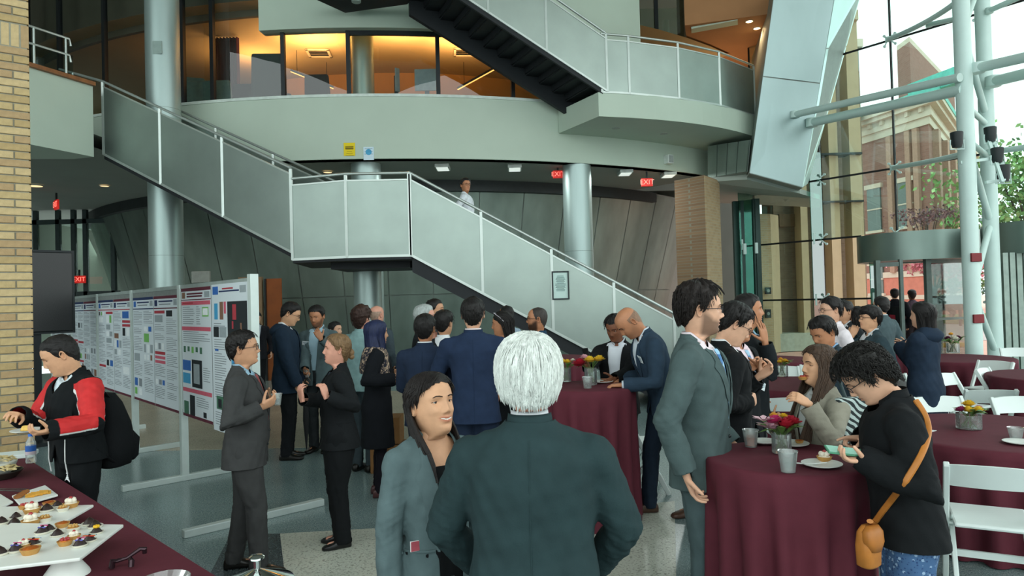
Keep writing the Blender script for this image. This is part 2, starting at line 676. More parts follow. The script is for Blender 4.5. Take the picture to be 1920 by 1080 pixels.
def hair_locks(hv, hq, nu, nv, style, thick, count, seed, r=.006, length=.07, crown=(0, -.03, .12), lift=.006, curl=0.0, part=None, under=.004):
 """locks lying over the skull, flowing away from the crown"""
 rnd = random.Random(seed)
 out = []
 az_l, z_l = HL[style]
 tree = BVHTree.FromPolygons([tuple(p) for p in hv], [tuple(int(i) for i in q) for q in hq])
 cr = np.array(crown)
 tries = 0
 while len(out) < count and tries < count * 6:
  tries += 1
  a = rnd.uniform(-180, 180)
  z = rnd.uniform(-.10, .118)
  if z < np.interp(abs(a), az_l, z_l) + .006:
   continue
  p = np.array([math.sin(math.radians(a)) * .09, math.cos(math.radians(a)) * .11 - .012, z])
  if z > .08:
   p[:2] *= rnd.uniform(.1, 1)
  pts = []
  step = length / 5 * rnd.uniform(.7, 1.2)
  cur = p
  dirv = None
  for i in range(6):
   loc, no, _, _ = tree.find_nearest(Vector(cur))
   if loc is None:
    break
   no = np.array(no)
   if np.dot(no, np.array(loc) - np.array([0, -.01, 0])) < 0:
    no = -no
   q = np.array(loc) + no * (thick + lift * rnd.uniform(.3, 1.2))
   if i > 2 and q[2] < np.interp(math.degrees(abs(math.atan2(q[0], q[1] + .012))), az_l, z_l) - under:
    break
   pts.append(q)
   flow = q - cr
   if part is not None:
    flow = np.array([np.sign(q[0] - part) * .1, -.02, -.02]) + flow * .5
   flow[2] -= .05
   if curl:
    flow = flow + curl * np.array([rnd.uniform(-1, 1), rnd.uniform(-1, 1), rnd.uniform(-1, 1)]) * .1
   flow = flow - no * np.dot(flow, no)
   cur = np.array(loc) + nrm(flow) * step
  if len(pts) >= 3:
   out.append(lock(pts, r * rnd.uniform(.7, 1.2)))
 return out

# ---------------------------------------------------------------- hands
HAND_POSES = {
 'relax': ([(22, 30, 18), (26, 34, 18), (30, 38, 20), (34, 42, 22)], (35, 12, 15)),
 'grip': ([(48, 62, 30), (52, 66, 32), (56, 68, 34), (60, 70, 36)], (62, 18, 22)),
 'open': ([(4, 8, 5), (2, 8, 5), (4, 10, 6), (8, 12, 8)], (22, 6, 6)),
 'pinch': ([(42, 48, 22), (40, 40, 20), (34, 36, 18), (30, 32, 16)], (58, 22, 14)),
 'fist': ([(72, 92, 50), (76, 94, 52), (80, 94, 54), (82, 94, 54)], (68, 30, 42)),
 'point': ([(6, 10, 6), (60, 80, 40), (66, 84, 44), (70, 86, 44)], (55, 28, 30)),
 'cup': ([(30, 42, 22), (32, 44, 24), (34, 46, 24), (36, 48, 26)], (66, 10, 12)),
}
HAND_CACHE = {}

def queue_hands():
 for k, (fing, th) in HAND_POSES.items():
  parts = []
  rings = []
  for a, hw, hd in ((-.03, .026, .019), (-.005, .028, .019), (.02, .037, .0175), (.05, .042, .0155), (.078, .042, .0135), (.092, .036, .010)):
   rings.append((np.array([a, -.001, 0.]), np.array([0, 1., 0]), np.array([0, 0, 1.]), hw, hd))
  parts.append(ring_loft(rings, 18, 2.6))
  for i, (b, L) in enumerate(((.031, .070), (.0105, .078), (-.0105, .073), (-.030, .058))):
   seg = (L * .46, L * .30, L * .26)
   p = np.array([.082 - (.006 if i == 3 else 0), b, 0.])
   pts = [p - [.02, 0, 0], p]
   ang = 0.
   spread = (b / .031) * math.radians(5 if k != 'open' else 11)
   for s_, a_ in zip(seg, fing[i]):
    ang += math.radians(a_)
    p = p + s_ * np.array([math.cos(ang) * math.cos(spread), math.sin(spread), math.sin(ang)])
    pts.append(p)
   parts.append(capsule(pts, [.0095, .0095, .0088, .0080, .0070], 10))
  opp, c1, c2 = th
  o = math.radians(opp)
  p = np.array([.018, .030, .004])
  d = nrm([.62, .72 * math.cos(o) + .12, .75 * math.sin(o)])
  q1 = p + d * .040
  d2 = nrm(d + math.tan(math.radians(c1)) * np.array([.5, -.6, .3]))
  q2 = q1 + d2 * .030
  d3 = nrm(d2 + math.tan(math.radians(c2)) * np.array([.5, -.7, .2]))
  q3 = q2 + d3 * .024
  parts.append(capsule([p - d * .012, p, q1, q2, q3], [.013, .0135, .0112, .0098, .0082], 10))
  HAND_CACHE[k] = remesh_later(parts, .0042, 3)

def hand_geo(pose, wrist, d, n, right, s):
 h = HAND_CACHE[pose]
 d, n = nrm(d), np.asarray(n, float)
 n = nrm(n - d * np.dot(n, d))
 t = np.cross(d, n) if right else np.cross(n, d)
 V = (np.outer(h['V'][:, 0], d) + np.outer(h['V'][:, 1], t) + np.outer(h['V'][:, 2], n)) * s + wrist
 T = h['T'] if right else h['T'][:, ::-1]
 # the canonical frame (a,b,c)=(d,t,n) is right-handed only for one hand
 if np.linalg.det(np.stack([d, t, n])) < 0:
  T = h['T'][:, ::-1]
 else:
  T = h['T']
 return V, T

# ---------------------------------------------------------------- the person
def skin_mat(key, col, lipcol, beardcol):
 name = 'skin_' + key
 if name in MATS:
  return MATS[name]
 m = mat(name, col, .5, 0, .07, 26, .08, 320, spec=.35)
 nt = m.node_tree
 b = nt.nodes['Principled BSDF']
 src = b.inputs['Base Color'].links[0].from_socket
 at_ = nt.nodes.new('ShaderNodeAttribute')
 at_.attribute_name = 'tint'
 sp = nt.nodes.new('ShaderNodeSeparateColor')
 nt.links.new(at_.outputs['Color'], sp.inputs['Color'])
 last = src
 for ch, c in (('Red', lipcol), ('Green', beardcol)):
  mx = nt.nodes.new('ShaderNodeMix')
  mx.data_type = 'RGBA'
  nt.links.new(sp.outputs[ch], mx.inputs['Factor'])
  nt.links.new(last, mx.inputs['A'])
  mx.inputs['B'].default_value = tuple(c) + (1,)
  last = mx.outputs['Result']
 nt.links.new(last, b.inputs['Base Color'])
 b.inputs['Subsurface Weight'].default_value = 0.0
 return m

SKIN = {'light': '#d9a98c', 'pale': '#dcb49c', 'asian': '#d2a17e', 'tan': '#b47d5c', 'brown': '#7a4e38', 'olive': '#c09070', 'ruddy': '#d39a84'}

def rot_x(a):
 c, s = math.cos(a), math.sin(a)
 return np.array([[1, 0, 0], [0, c, -s], [0, s, c]])

def rot_z(a):
 c, s = math.cos(a), math.sin(a)
 return np.array([[c, -s, 0], [s, c, 0], [0, 0, 1]])

def rot_y(a):
 c, s = math.cos(a), math.sin(a)
 return np.array([[c, 0, s], [0, 1, 0], [-s, 0, c]])

PEOPLE = []

class Person:
 def __init__(s, label, px, d, ytop, yaw, **k):
  s.label, s.k = label, k
  g = k.get
  s.yaw = math.radians(yaw)
  s.lean = math.radians(g('lean', 0))
  s.female = g('female', False)
  s.hyaw, s.hpitch = math.radians(g('hyaw', 0)), math.radians(g('hpitch', 0))
  s.fat = g('fat', 1.0)
  s.det = g('det', .7)
  s.R = rot_z(-s.yaw)
  s.Rl = rot_x(-s.lean) @ rot_y(math.radians(g('tilt', 0)))       # lean forward (+Y)
  s.piv = np.array([0, 0, .97])
  hp = at(px, ytop, d)
  # height so that the head top is right
  hc0 = s.up(np.array([0, .012, 1.625]))
  s.Rh = s.Rl @ rot_z(-s.hyaw) @ rot_x(-s.hpitch) @ rot_y(math.radians(g('htilt', 0)))
  # neck pivot
  s.neck = s.up(np.array([0, -.012, 1.50]))
  s.hc = s.neck + s.Rh @ np.array([0, .022, g('neckl', .108 if s.female else .118)])
  zt = s.hc[2] + .122 + g('hairz', .012)
  zfloor = g('floor', 0.0)
  s.s = (hp.z - zfloor) / zt
  hw = s.R @ (s.hc * s.s)
  s.root = np.array([hp.x - hw[0], hp.y - hw[1], zfloor])
  PEOPLE.append(s)

 def up(s, p):
  """bend the upper body"""
  w = float(np.clip((p[2] - .88) / .22, 0, 1))
  if abs(s.lean) < 1e-4 and not s.k.get('tilt'):
   return p
  return p * (1 - w) + (s.piv + s.Rl @ (p - s.piv)) * w

 def loc(s, w):
  """world -> unit person space"""
  return (s.R.T @ (np.asarray(w, float) - s.root)) / s.s

 def wpt(s, p):
  return Vector(s.root + s.R @ (np.asarray(p) * s.s))

 def target(s, t):
  if t[0] == 'px':
   return s.loc(at(*t[1:4]))
  return np.array(t, float)

 def arm(s, side, tgt, pole=None):
  L1, L2 = (.285, .255) if not s.female else (.27, .24)
  sh = s.S[side]
  v = tgt - sh
  dist = np.linalg.norm(v)
  mx = (L1 + L2) * .995
  if dist > mx:
   tgt = sh + v / dist * mx
   v = tgt - sh
   dist = mx
  a = (L1 ** 2 - L2 ** 2 + dist ** 2) / (2 * dist)
  h = math.sqrt(max(0, L1 ** 2 - a ** 2))
  sg = 1 if side == 'R' else -1
  pole = np.array(pole if pole is not None else (sg * .45, -.5, -.8), float)
  vn = v / dist
  pp = nrm(pole - vn * np.dot(pole, vn))
  return sh, sh + vn * a + pp * h, tgt

 def queue(s):
  k = s.k
  g = k.get
  fem = s.female
  fat = s.fat
  top = s.top = g('top', 'suit')
  hem = s.hem = g('hem', {'suit': .80, 'coat': .74, 'shirt': .90, 'jacket': .84}[top])
  sw = s.sw = (.185 if not fem else .160) * g('shoulder', 1.0)
  s.S = {'R': s.up(np.array([sw, -.012, 1.376 + g('shz', 0)])), 'L': s.up(np.array([-sw, -.012, 1.376 + g('shz', 0)]))}
  arms = {}
  for side, sg in (('R', 1), ('L', -1)):
   t = g('hand' + side)
   if t is None:
    t = np.array([sg * (sw + .075), .05, .90])
   arms[side] = s.arm(side, s.target(t), g('pole' + side))
  s.arms = arms
  ex = {'suit': .016, 'coat': .028, 'shirt': .010, 'jacket': .022}[top] * g('loose', 1.0)

  def torso(ex, z0, flare):
   if not fem:
    rows = [(.80, .172, .122, -.004), (.88, .176, .126, -.004), (.97, .166, .118, 0), (1.06, .155, .112, .006), (1.16, .158, .114, .008),
      (1.27, .172, .120, .006), (1.35, .176, .113, -.002), (1.41, .148, .094, -.012), (1.455, .098, .072, -.018), (1.50, .060, .058, -.014)]
   else:
    rows = [(.80, .172, .120, -.004), (.88, .174, .124, -.006), (.97, .158, .110, 0), (1.06, .132, .096, .004), (1.14, .136, .100, .008),
      (1.25, .150, .118, .016), (1.33, .152, .106, .004), (1.40, .140, .086, -.010), (1.45, .100, .066, -.016), (1.50, .052, .050, -.012)]
   rg = []
   rows2 = [r for r in rows if r[0] > z0 + .02]
   r0 = rows2[0]
   rows2 = [(z0 - .03, r0[1] + flare, r0[2] + flare, r0[3]), (z0 + .01, r0[1] + flare * .8, r0[2] + flare * .8, r0[3])] + rows2
   for z, hw, hd, yc in rows2:
    f = fat if z < 1.3 else (1 + (fat - 1) * .5 if z < 1.38 else 1)
    bel = g('belly', 0) * math.exp(-((z - 1.06) / .16) ** 2)
    e = ex * (1 if z < 1.44 else .6)
    w_ = .7 if (top in ('suit',) and .98 < z < 1.2) else 1
    c = s.up(np.array([0, yc + bel / 2, z]))
    wgt = float(np.clip((z - .88) / .22, 0, 1))
    R_ = s.Rl * wgt + np.eye(3) * (1 - wgt)
    ax, ay = nrm(R_[:, 0]), nrm(R_[:, 1])
    wd = sw / .185 if 1.3 < z < 1.38 and not fem else 1
    rg.append((c, ax, ay, (hw + e) * f * wd, (hd + e) * f + bel / 2))
   return ring_loft(rg, 30, 2.35)

  def arm_parts(ex, wrist=True, r=(.052, .048, .044, .038, .034)):
   out = []
   for side, (a, b, c) in arms.items():
    m1 = a * .5 + b * .5
    m2 = b * .55 + c * .45
    out.append(capsule([a, m1, b, m2, c], [x + ex for x in r], 14))
    nb = s.up(np.array([(1 if side == 'R' else -1) * .045, -.018, 1.440]))
    out.append(capsule([nb, a * .5 + nb * .5 + np.array([0, 0, .004]), a], [.032 + ex * .4, .040 + ex * .6, .048 + ex * .8], 14))
   return out
  fr = .94 if fem else 1.0
  ar = (.052 * fr, .047 * fr, .043 * fr, .038 * fr, .029 * fr)
  if fat > 1.05:
   ar = tuple(x * (1 + (fat - 1) * .6) for x in ar)
  vox = g('vox', .014 if s.det < 1.2 else .0095)
  s.vox = vox
  s.gar = remesh_later([torso(ex, hem, g('flare', .008))] + arm_parts(ex + .004, r=ar[:4] + (max(ar[4], .036 if top in ('suit', 'coat') else .033),)), vox, 5 if vox > .012 else 7)
  # legs
  st = g('stance', .085)
  stp = g('step', 0.0)
  legs = []
  s.feet = {}
  lr = g('legr', 1.1) * (1.0 if not fem else .95)
  for side, sg in (('R', 1), ('L', -1)):
   fy = sg * stp * .5
   hip = np.array([sg * .088, 0, .90])
   kn = np.array([sg * (.085 * .4 + st * .6), fy * .55 + .025, .49])
   an = np.array([sg * st, fy - .01, .085])
   s.feet[side] = an
   legs.append((hip, kn, an))
  s.legs = legs
  low = g('bottom', 'trousers')
  if low == 'skirt':
   zs = g('skirt_hem', .35)
   rg = [(np.array([0, 0, z]), np.array([1., 0, 0]), np.array([0, 1., 0]), hw, hd) for z, hw, hd in
     ((zs, .20, .17), (.6, .19, .16), (.8, .183, .145), (.92, .176, .132), (1.02, .15, .112))]
   s.low = remesh_later([ring_loft(rg, 26, 2.2)], .016, 3)
  else:
   pelv = ring_loft([(np.array([0, 0, z]), np.array([1., 0, 0]), np.array([0, 1., 0]), hw * fat, hd * fat) for z, hw, hd in
        ((.84, .15, .105), (.90, .172, .122), (.98, .164, .116), (1.05, .156, .112))], 24, 2.3)
   parts = [pelv]
   tight = g('tight', False)
   for hip, kn, an in legs:
    a2 = an + np.array([0, 0, -.02])
    rr = (.092, .078, .064, .058, .056) if not tight else (.086, .070, .052, .046, .040)
    parts.append(capsule([hip, hip * .5 + kn * .5, kn, kn * .45 + a2 * .55, a2], [x * lr * (fat if i < 2 else 1) for i, x in enumerate(rr)], 14))
   s.low = remesh_later(parts, .016, 3)
  # the body itself
  bp = [torso(-.034, .90, 0)] + arm_parts(-.014, r=(.046, .042, .038, .034, .030))
  for hip, kn, an in legs:
   bp.append(capsule([hip, hip * .5 + kn * .5, kn, kn * .45 + an * .55, an], [.062, .052, .042, .040, .034], 10))
   bp.append(capsule([an + np.array([0, -.02, -.03]), an + np.array([0, .12, -.05])], [.032, .026], 8))
  bp.append(capsule([s.up(np.array([0, -.014, 1.42])), s.neck], [.05, .045], 10))
  s.body = remesh_later(bp, .02, 2)

 def tf(s, V):
  """unit space -> coordinates local to the person's empty"""
  return np.asarray(V) * s.s

 def finish(s):
  k = s.k
  g = k.get
  det = s.det
  e = s.empty = empty('person', s.root, s.label, 'person', g('group'), rz=-s.yaw)
  fem = s.female
  # ---- body + head + hands
  hv, hq, nu, nv, lip, beard = head_mesh(det, fem, g('smile', 0), g('face', 1.0), g('mouth', 0), g('nose', 1.0))
  hs = g('head', 1.0)
  H = lambda V: s.hc + (np.asarray(V) * hs) @ s.Rh.T
  # neck end follows the body, not the head
  H_h = H(hv)
  wn = np.clip((-.115 - hv[:, 2]) / .10, 0, 1)[:, None]
  nb = s.up(np.array([0, -.016, 1.44]))
  straight = nb + (hv * np.array([1, 1, 0]) + np.array([0, 0.012, 0])) @ s.Rl.T + np.outer((hv[:, 2] + .25) * .6, s.Rl[:, 2])
  H_h = H_h * (1 - wn) + straight * wn
  parts = [(s.body['V'], s.body['T']), (H_h, tri_of(hq))]
  for sg in (1, -1):
   ev, eq = ear_mesh(sg)
   parts.append((H(ev), tri_of(eq if sg > 0 else eq[:, ::-1])))
  s.palms = {}
  for side in 'RL':
   a, b, c = s.arms[side]
   fd = nrm(c - b)
   pose = g('pose' + side, 'relax')
   hd_ = g('dir' + side)
   hd_ = fd if hd_ is None else np.array(hd_, float)
   if g('dirw' + side) is not None:
    hd_ = s.R.T @ np.array(g('dirw' + side), float)
   n_ = g('palm' + side)
   n_ = (np.array([-1. if side == 'R' else 1., 0.15, 0])) if n_ is None else np.array(n_, float)
   if g('palmw' + side) is not None:
    n_ = s.R.T @ np.array(g('palmw' + side), float)
   hsz = .95 if not fem else .86
   parts.append(hand_geo(pose, c, hd_, n_, side == 'R', hsz))
   dd = nrm(hd_)
   s.palms[side] = (c + dd * .075 * hsz, dd, nrm(n_ - dd * np.dot(n_, dd)))
  V, T = merge(parts)
  o = mesh_np('body', s.tf(V), [T], skin_mat(g('skin', 'light') + ('_b' + g('beardc', '#3a2a22') if g('beard') else '') + ('_f' if fem else ''),
             SKIN[g('skin', 'light')],
             tuple(np.array(srgb(SKIN[g('skin', 'light')])) * ([.72, .42, .42] if fem else [.82, .62, .60])),
             srgb(g('beardc', '#3a2a22'))), e)
  tint = np.zeros((len(V), 4), np.float32)
  n0 = len(s.body['V'])
  tint[n0:n0 + len(hv), 0] = np.clip(lip * .9, 0, 1)
  tint[n0:n0 + len(hv), 1] = beard * g('beard', 0)
  ca = o.data.color_attributes.new('tint', 'FLOAT_COLOR', 'POINT')
  ca.data.foreach_set('color', tint.ravel())
  # ---- eyes, brows
  fr_ = hv[:, 1] > 0

  def sy(x, z):
   d2 = (hv[fr_, 0] - x) ** 2 + (hv[fr_, 2] - z) ** 2
   i = np.argsort(d2)[:4]
   return float(np.average(hv[fr_, 1][i], weights=1 / (d2[i] + 1e-7)))
  if not g('noface'):
   bm_ = mat('brow_' + g('browc', '#1a1411'), g('browc', '#1a1411'), .9)
   em_ = [mat('eye_white', '#cfcac2', .3), mat('iris_dark', '#1c120c', .15), o.data.materials[0], bm_]
   for sg in (1, -1):
    eb = MB()
    c = np.array([sg * .0315, sy(sg * .0315, .0105) - .0098, .0105])
    n = 12
    for (r, off, mi) in ((.0122, 0, 0), (.0080, .0052, 1)):
     eb.mi = mi
     eb.add(*_ball(H(c + np.array([0, off, 0])), r * hs, 10, 7))
    eb.mi = 2
    lo, hi = g('lid', (13, -20))
    for a0, a1 in ((lo, 100), (-100, hi)):
     vv, ff = [], []
     m_ = 6
     for i in range(m_):
      el = math.radians(a0 + (a1 - a0) * i / (m_ - 1))
      for j in range(n):
       t = math.radians(-90 + 180 * j / (n - 1))
       ct_ = max(.12, math.cos(t)) ** .35
       vv.append(c + .0135 * np.array([math.sin(t) * 1.25, math.cos(el) * math.cos(t), math.sin(el) * ct_]))
     for i in range(m_ - 1):
      for j in range(n - 1):
       ff.append((i * n + j, i * n + j + 1, (i + 1) * n + j + 1, (i + 1) * n + j))
     eb.add([tuple(x) for x in H(np.array(vv))], ff)
    if det >= 1.2:
     eb.mi = 3
     el = math.radians(lo)
     eb.tube([tuple(H(c + .0142 * np.array([math.sin(t) * 1.28, math.cos(el) * math.cos(t) + .03, math.sin(el) * max(.12, math.cos(t)) ** .35 - .25 * (1 - math.cos(t))]))) for t in np.radians([-78, -50, -20, 10, 40, 78])], .0011, 5)
    eb.v = [tuple(np.array(v) * s.s) for v in eb.v]
    eb.build('eye', em_, e, smooth=True)
    eb = MB()
    pts = [H(np.array([sg * x, sy(sg * x, z) + .0012, z])) * s.s for x, z in ((.013, .0285), (.024, .032), (.036, .033), (.047, .028))]
    eb.tube([tuple(p) for p in pts], [.0026, .0036, .0032, .0015], 6, sy=.7)
    eb.build('eyebrow', bm_, e, smooth=True)
  s.H = H
  if g('teeth'):
   tb = MB()
   pts = [(x, sy(x, -.057 + abs(x) * .17) + .0032, -.0570 + abs(x) * .17) for x in np.linspace(-.025, .025, 9)]
   for i in range(8):
    a, b_ = pts[i], pts[i + 1]
    tb.add([tuple(H(np.array(q)) * s.s) for q in ((a[0], a[1], a[2] - .0052 * (1 - abs(a[0]) * 30)), (b_[0], b_[1], b_[2] - .0052 * (1 - abs(b_[0]) * 30)),
                (b_[0], b_[1], b_[2] + .0035 * (1 - abs(b_[0]) * 24)), (a[0], a[1], a[2] + .0035 * (1 - abs(a[0]) * 24)))], [(0, 1, 2, 3)])
   tb.build('teeth', mat('teeth', '#e9e4da', .3), e)
  # ---- hair
  hc = g('hairc', '#141110')
  st = g('hair', 'short')
  hm = mat('hair_' + hc, hc, .48, 0, .28, 30, .9, 160, spec=.4, stretch=(3, 3, .5))
  hp = []
  seed = g('seed', int(abs(s.root[0] * 37 + s.root[1] * 11)) % 17)
  if st in HL:
   th = g('thick', .016)
   hp.append(hair_cap(hv, hq, nu, nv, st, th, g('lump', 0), seed, g('strand', 1.0)))
   nl = g('locks', 0)
   if nl:
    hp += hair_locks(hv, hq, nu, nv, st, th, nl, seed, g('lockr', .0024), g('lockl', .05), g('crown', (0, -.03, .12)), g('lift', .0015), g('curl', 0.0), g('part'), g('under', .004))
  if g('long'):
   hp.append(s.long_hair(hv, g('long'), seed))
   hp += s.long_locks(g('long'), seed)
  if hp:
   V, T = merge(hp)
   mesh_np('hair', s.tf(H(V)), [T], hm, e)
  if g('bun'):
   bx = MB()
   for (c, r) in g('bun'):
    bx.add(*_ball(H(np.array(c)) * s.s, r, 14, 10, seed))
   bx.build('hair_bun', hm, e, smooth=True)
  # ---- glasses
  if g('glasses'):
   gb = MB()
   for sg in (1, -1):
    w_, h_ = .023, .0165
    ring = [H(np.array([sg * (.032 + w_ * math.copysign(abs(math.cos(a)) ** .6, math.cos(a))), .101 - .16 * abs(.032 + w_ * math.cos(a)), .008 + h_ * math.copysign(abs(math.sin(a)) ** .6, math.sin(a))])) * s.s
      for a in np.linspace(0, 2 * math.pi, 17)]
    gb.tube(ring, .0019, 5)
    gb.tube([H(np.array(q)) * s.s for q in ((sg * .054, .093, .012), (sg * .078, .06, .012), (sg * .082, -.01, .008), (sg * .08, -.02, -.004))], .0018, 5)
   gb.tube([H(np.array(q)) * s.s for q in ((-.010, .100, .012), (0, .103, .014), (.010, .100, .012))], .0018, 5)
   gb.build('glasses', mat('glasses_frame', '#15161a', .3), e, smooth=True)
  # ---- top garment
  s.garments(e)
  # ---- lower garment
  V, T = s.low['V'], s.low['T']
  amp = .0035
  zlow = np.clip((.97 - V[:, 2]) / .3, 0, 1)
  V = V + vnormals(V, T) * (amp * wnoise(V * np.array([1, 1, .35]), 16, 3) + .003 * wnoise(V, 34, 5) * np.exp(-((V[:, 2] - .49) / .12) ** 2) + .004 * wnoise(V * np.array([1, 1, 3]), 12, 6) * np.exp(-((V[:, 2] - .14) / .10) ** 2))[:, None]
  zt = g('trhem', .045)
  if g('bottom') == 'skirt':
   zt = g('skirt_hem', .35)
  phi = np.minimum(V[:, 2] - zt, 1.03 - V[:, 2])
  V, T = clip(V, T, phi)
  V, T = rim(V, T, .006)
  bc = g('bcol', '#1a1c20')
  if not g('bmat'):
   mesh_np('skirt' if g('bottom') == 'skirt' else 'trousers', s.tf(V), [T], cloth('cloth_' + bc, bc), e)
  else:
   mesh_np('skirt' if g('bottom') == 'skirt' else 'trousers', s.tf(V), [T], g('bmat'), e)
  # ---- shoes
  sc = g('shoe', '#15130f')
  for side, sg in (('R', 1), ('L', -1)):
   an = s.feet[side]
   toe = sg * math.radians(g('toe', 7))
   rg = []
   for y, hw, z0, z1 in ((-.085, .030, .004, .060), (-.07, .036, .0, .085), (-.02, .040, .0, .098), (.03, .043, .0, .086), (.08, .048, .0, .062),
         (.13, .047, .0, .050), (.165, .036, .004, .042), (.185, .018, .010, .030)):
    y2 = y * (.95 if not fem else .86)
    c = np.array([0, y2, (z0 + z1) / 2])
    c2 = rot_z(-toe) @ c + np.array([an[0], an[1] + .01, 0])
    rg.append((c2, rot_z(-toe)[:, 0], np.array([0, 0, 1.]), hw * (1 if not fem else .85), (z1 - z0) / 2))
   V, T = ring_loft(rg, 16, 2.5)
   sh = mesh_np('shoe', s.tf(V), [T], mat('leather_' + sc, sc, .35, 0, .15, 20, .1, 90), e)
   V2 = []
   for rr in (0.0, -.008):
    pass
  return s

 def garments(s, e):
  k = s.k
  g = k.get
  V, T = s.gar['V'], s.gar['T']
  top = s.top
  Nn = vnormals(V, T)
  # torso space
  L = (V - s.piv) @ s.Rl + s.piv
  L = np.where(V[:, 2:3] < .93, V, L)
  dist = np.full(len(V), 9.0)
  phi = np.full(len(V), 9.0)
  elb = np.zeros(len(V))
  for side, (a, b, c) in s.arms.items():
   for p, q in ((a * .7 + b * .3, b), (b, c)):
    ab = q - p
    t = np.clip(((V - p) @ ab) / (ab @ ab), 0, 1)
    dist = np.minimum(dist, np.linalg.norm(V - p - t[:, None] * ab, axis=1))
   elb += np.exp(-(np.linalg.norm(V - b, axis=1) / .09) ** 2)
   fd = nrm(c - b)
   cuff = g('cuff', .018)
   tt = (V - c) @ fd
   rad_ = np.linalg.norm(V - c - np.outer(tt, fd), axis=1)
   near = (np.abs(tt) < .11) & (rad_ < .055)
   ph = -(tt + cuff)
   phi = np.where(near, np.minimum(phi, ph), phi)
   bl = g('sleeve')
   if bl is not None:      # short sleeves: cut on the upper arm
    ub = nrm(b - a)
    near = np.linalg.norm(V - b, axis=1) < .45
    tt = (V - a) @ ub
    dd = np.linalg.norm(V - a - np.outer(tt, ub), axis=1)
    f2 = -((V - c) @ fd) - np.linalg.norm(c - b) * 1.0
    onarm = (dd < .085) & (tt > .08)
    onfor = np.linalg.norm(V - (b + c) / 2, axis=1) < .19
    phi = np.where(onarm | onfor, np.minimum(phi, np.where(onarm & (tt < bl + .1), bl - tt, -.05)), phi)
  isarm = dist < (.072 * s.fat)
  amp = g('wrinkle', 1.0)
  w = .0026 * wnoise(V * np.array([1, 1, .6]), 9, 1)
  w += elb * .0036 * wnoise(V, 26, 4)
  w += np.where(isarm, .0013 * wnoise(V * np.array([1, 1, 1.8]), 20, 5), .0020 * wnoise(V * np.array([.8, .8, 1.3]), 7, 6))
  V = V + Nn * (w * amp)[:, None]
  # hem, neck
  hem = s.hem
  phi = np.where(isarm & (np.abs(L[:, 0]) > .14), phi, np.minimum(phi, V[:, 2] - hem))
  nk = g('neck', .0)
  zneck = 1.482 + nk - .55 * np.clip(L[:, 1] + .01, 0, .2)
  phi = np.minimum(phi, np.where(np.abs(L[:, 0]) < .085, zneck - L[:, 2], 9))
  vz = None
  if top == 'suit' or g('vopen'):
   z0 = g('vbot', 1.10)
   w0 = g('vw', .072)
   open_ = g('open', 0.0)          # jacket worn open: half gap at the hem
   hw = np.interp(L[:, 2], [.7, z0, 1.40, 1.47], [open_, open_ + .002, w0, w0 + .010])
   if open_ == 0:
    hw = np.where(L[:, 2] < z0, np.interp(L[:, 2], [hem, hem + .14, z0], [g('cutaway', .05), 0.0, -.004]), hw)
   ph = np.abs(L[:, 0]) - hw
   ph = np.where((L[:, 1] > .0) & (~isarm | (L[:, 1] < .05)), ph, 9)
   # arms crossing the front keep their sleeves
   ph = np.where(dist < .062, 9, ph)
   phi = np.minimum(phi, ph)
   vz = (z0, w0, open_)
  Vc, Tc = clip(V, T, phi)
  s.bvh = BVHTree.FromPolygons([tuple(p) for p in Vc], [tuple(int(i) for i in t) for t in Tc])
  Vr, Tr = rim(Vc, Tc, .007)
  gname = {'suit': 'jacket', 'coat': 'coat', 'shirt': 'shirt', 'jacket': 'jacket'}[top]
  tc = g('tcol', '#202428')
  tm = g('tmat') or cloth('cloth_' + tc, tc)
  s.top_mat = tm
  s.top_obj = mesh_np(gname, s.tf(Vr), [Tr], tm, e)
  # collar of the outer garment
  if top == 'suit':
   s.collar(e, tm, 'collar', 1.462, .040, .070, .062, (62, 298), .008, back=.004)
  elif g('stand', True) and top in ('coat', 'jacket') and not g('hood'):
   s.collar(e, tm, 'collar', 1.455, g('standh', .055), .072, .068, (28, 332), .006, back=0)
  elif top == 'shirt' and g('stand', True):
   s.collar(e, tm, 'collar', 1.468, .036, .064, .060, (18, 342), .006, back=.004)
  # shirt below
  sc = g('shirt')
  if sc and (top == 'suit' or g('vopen')):
   sm = g('smat') or cloth('shirt_' + sc, sc, var=.04, bump=.12)
   s.shirt_obj = s.shirt_front(e, sm)
   if g('scollar', True):
    s.collar(e, sm, 'shirt_collar', 1.470, .042, .060, .056, (16, 344), .005, back=.004)
  if g('tie'):
   s.tie(e, g('tie'))
  if top == 'suit' and g('lapels', True):
   s.lapels(e, tm, vz)
  # cuffs
  if g('cuffc'):
   cb = MB()
   for side, (a, b, c) in s.arms.items():
    fd = nrm(c - b)
    cb.tube([(c - fd * .045) * s.s, (c - fd * .002) * s.s], [.034 * s.s, .034 * s.s], 16, cap=False)
   cb.build('shirt_cuffs', cloth('shirt_' + g('cuffc'), g('cuffc'), var=.04, bump=.1), e, smooth=True)

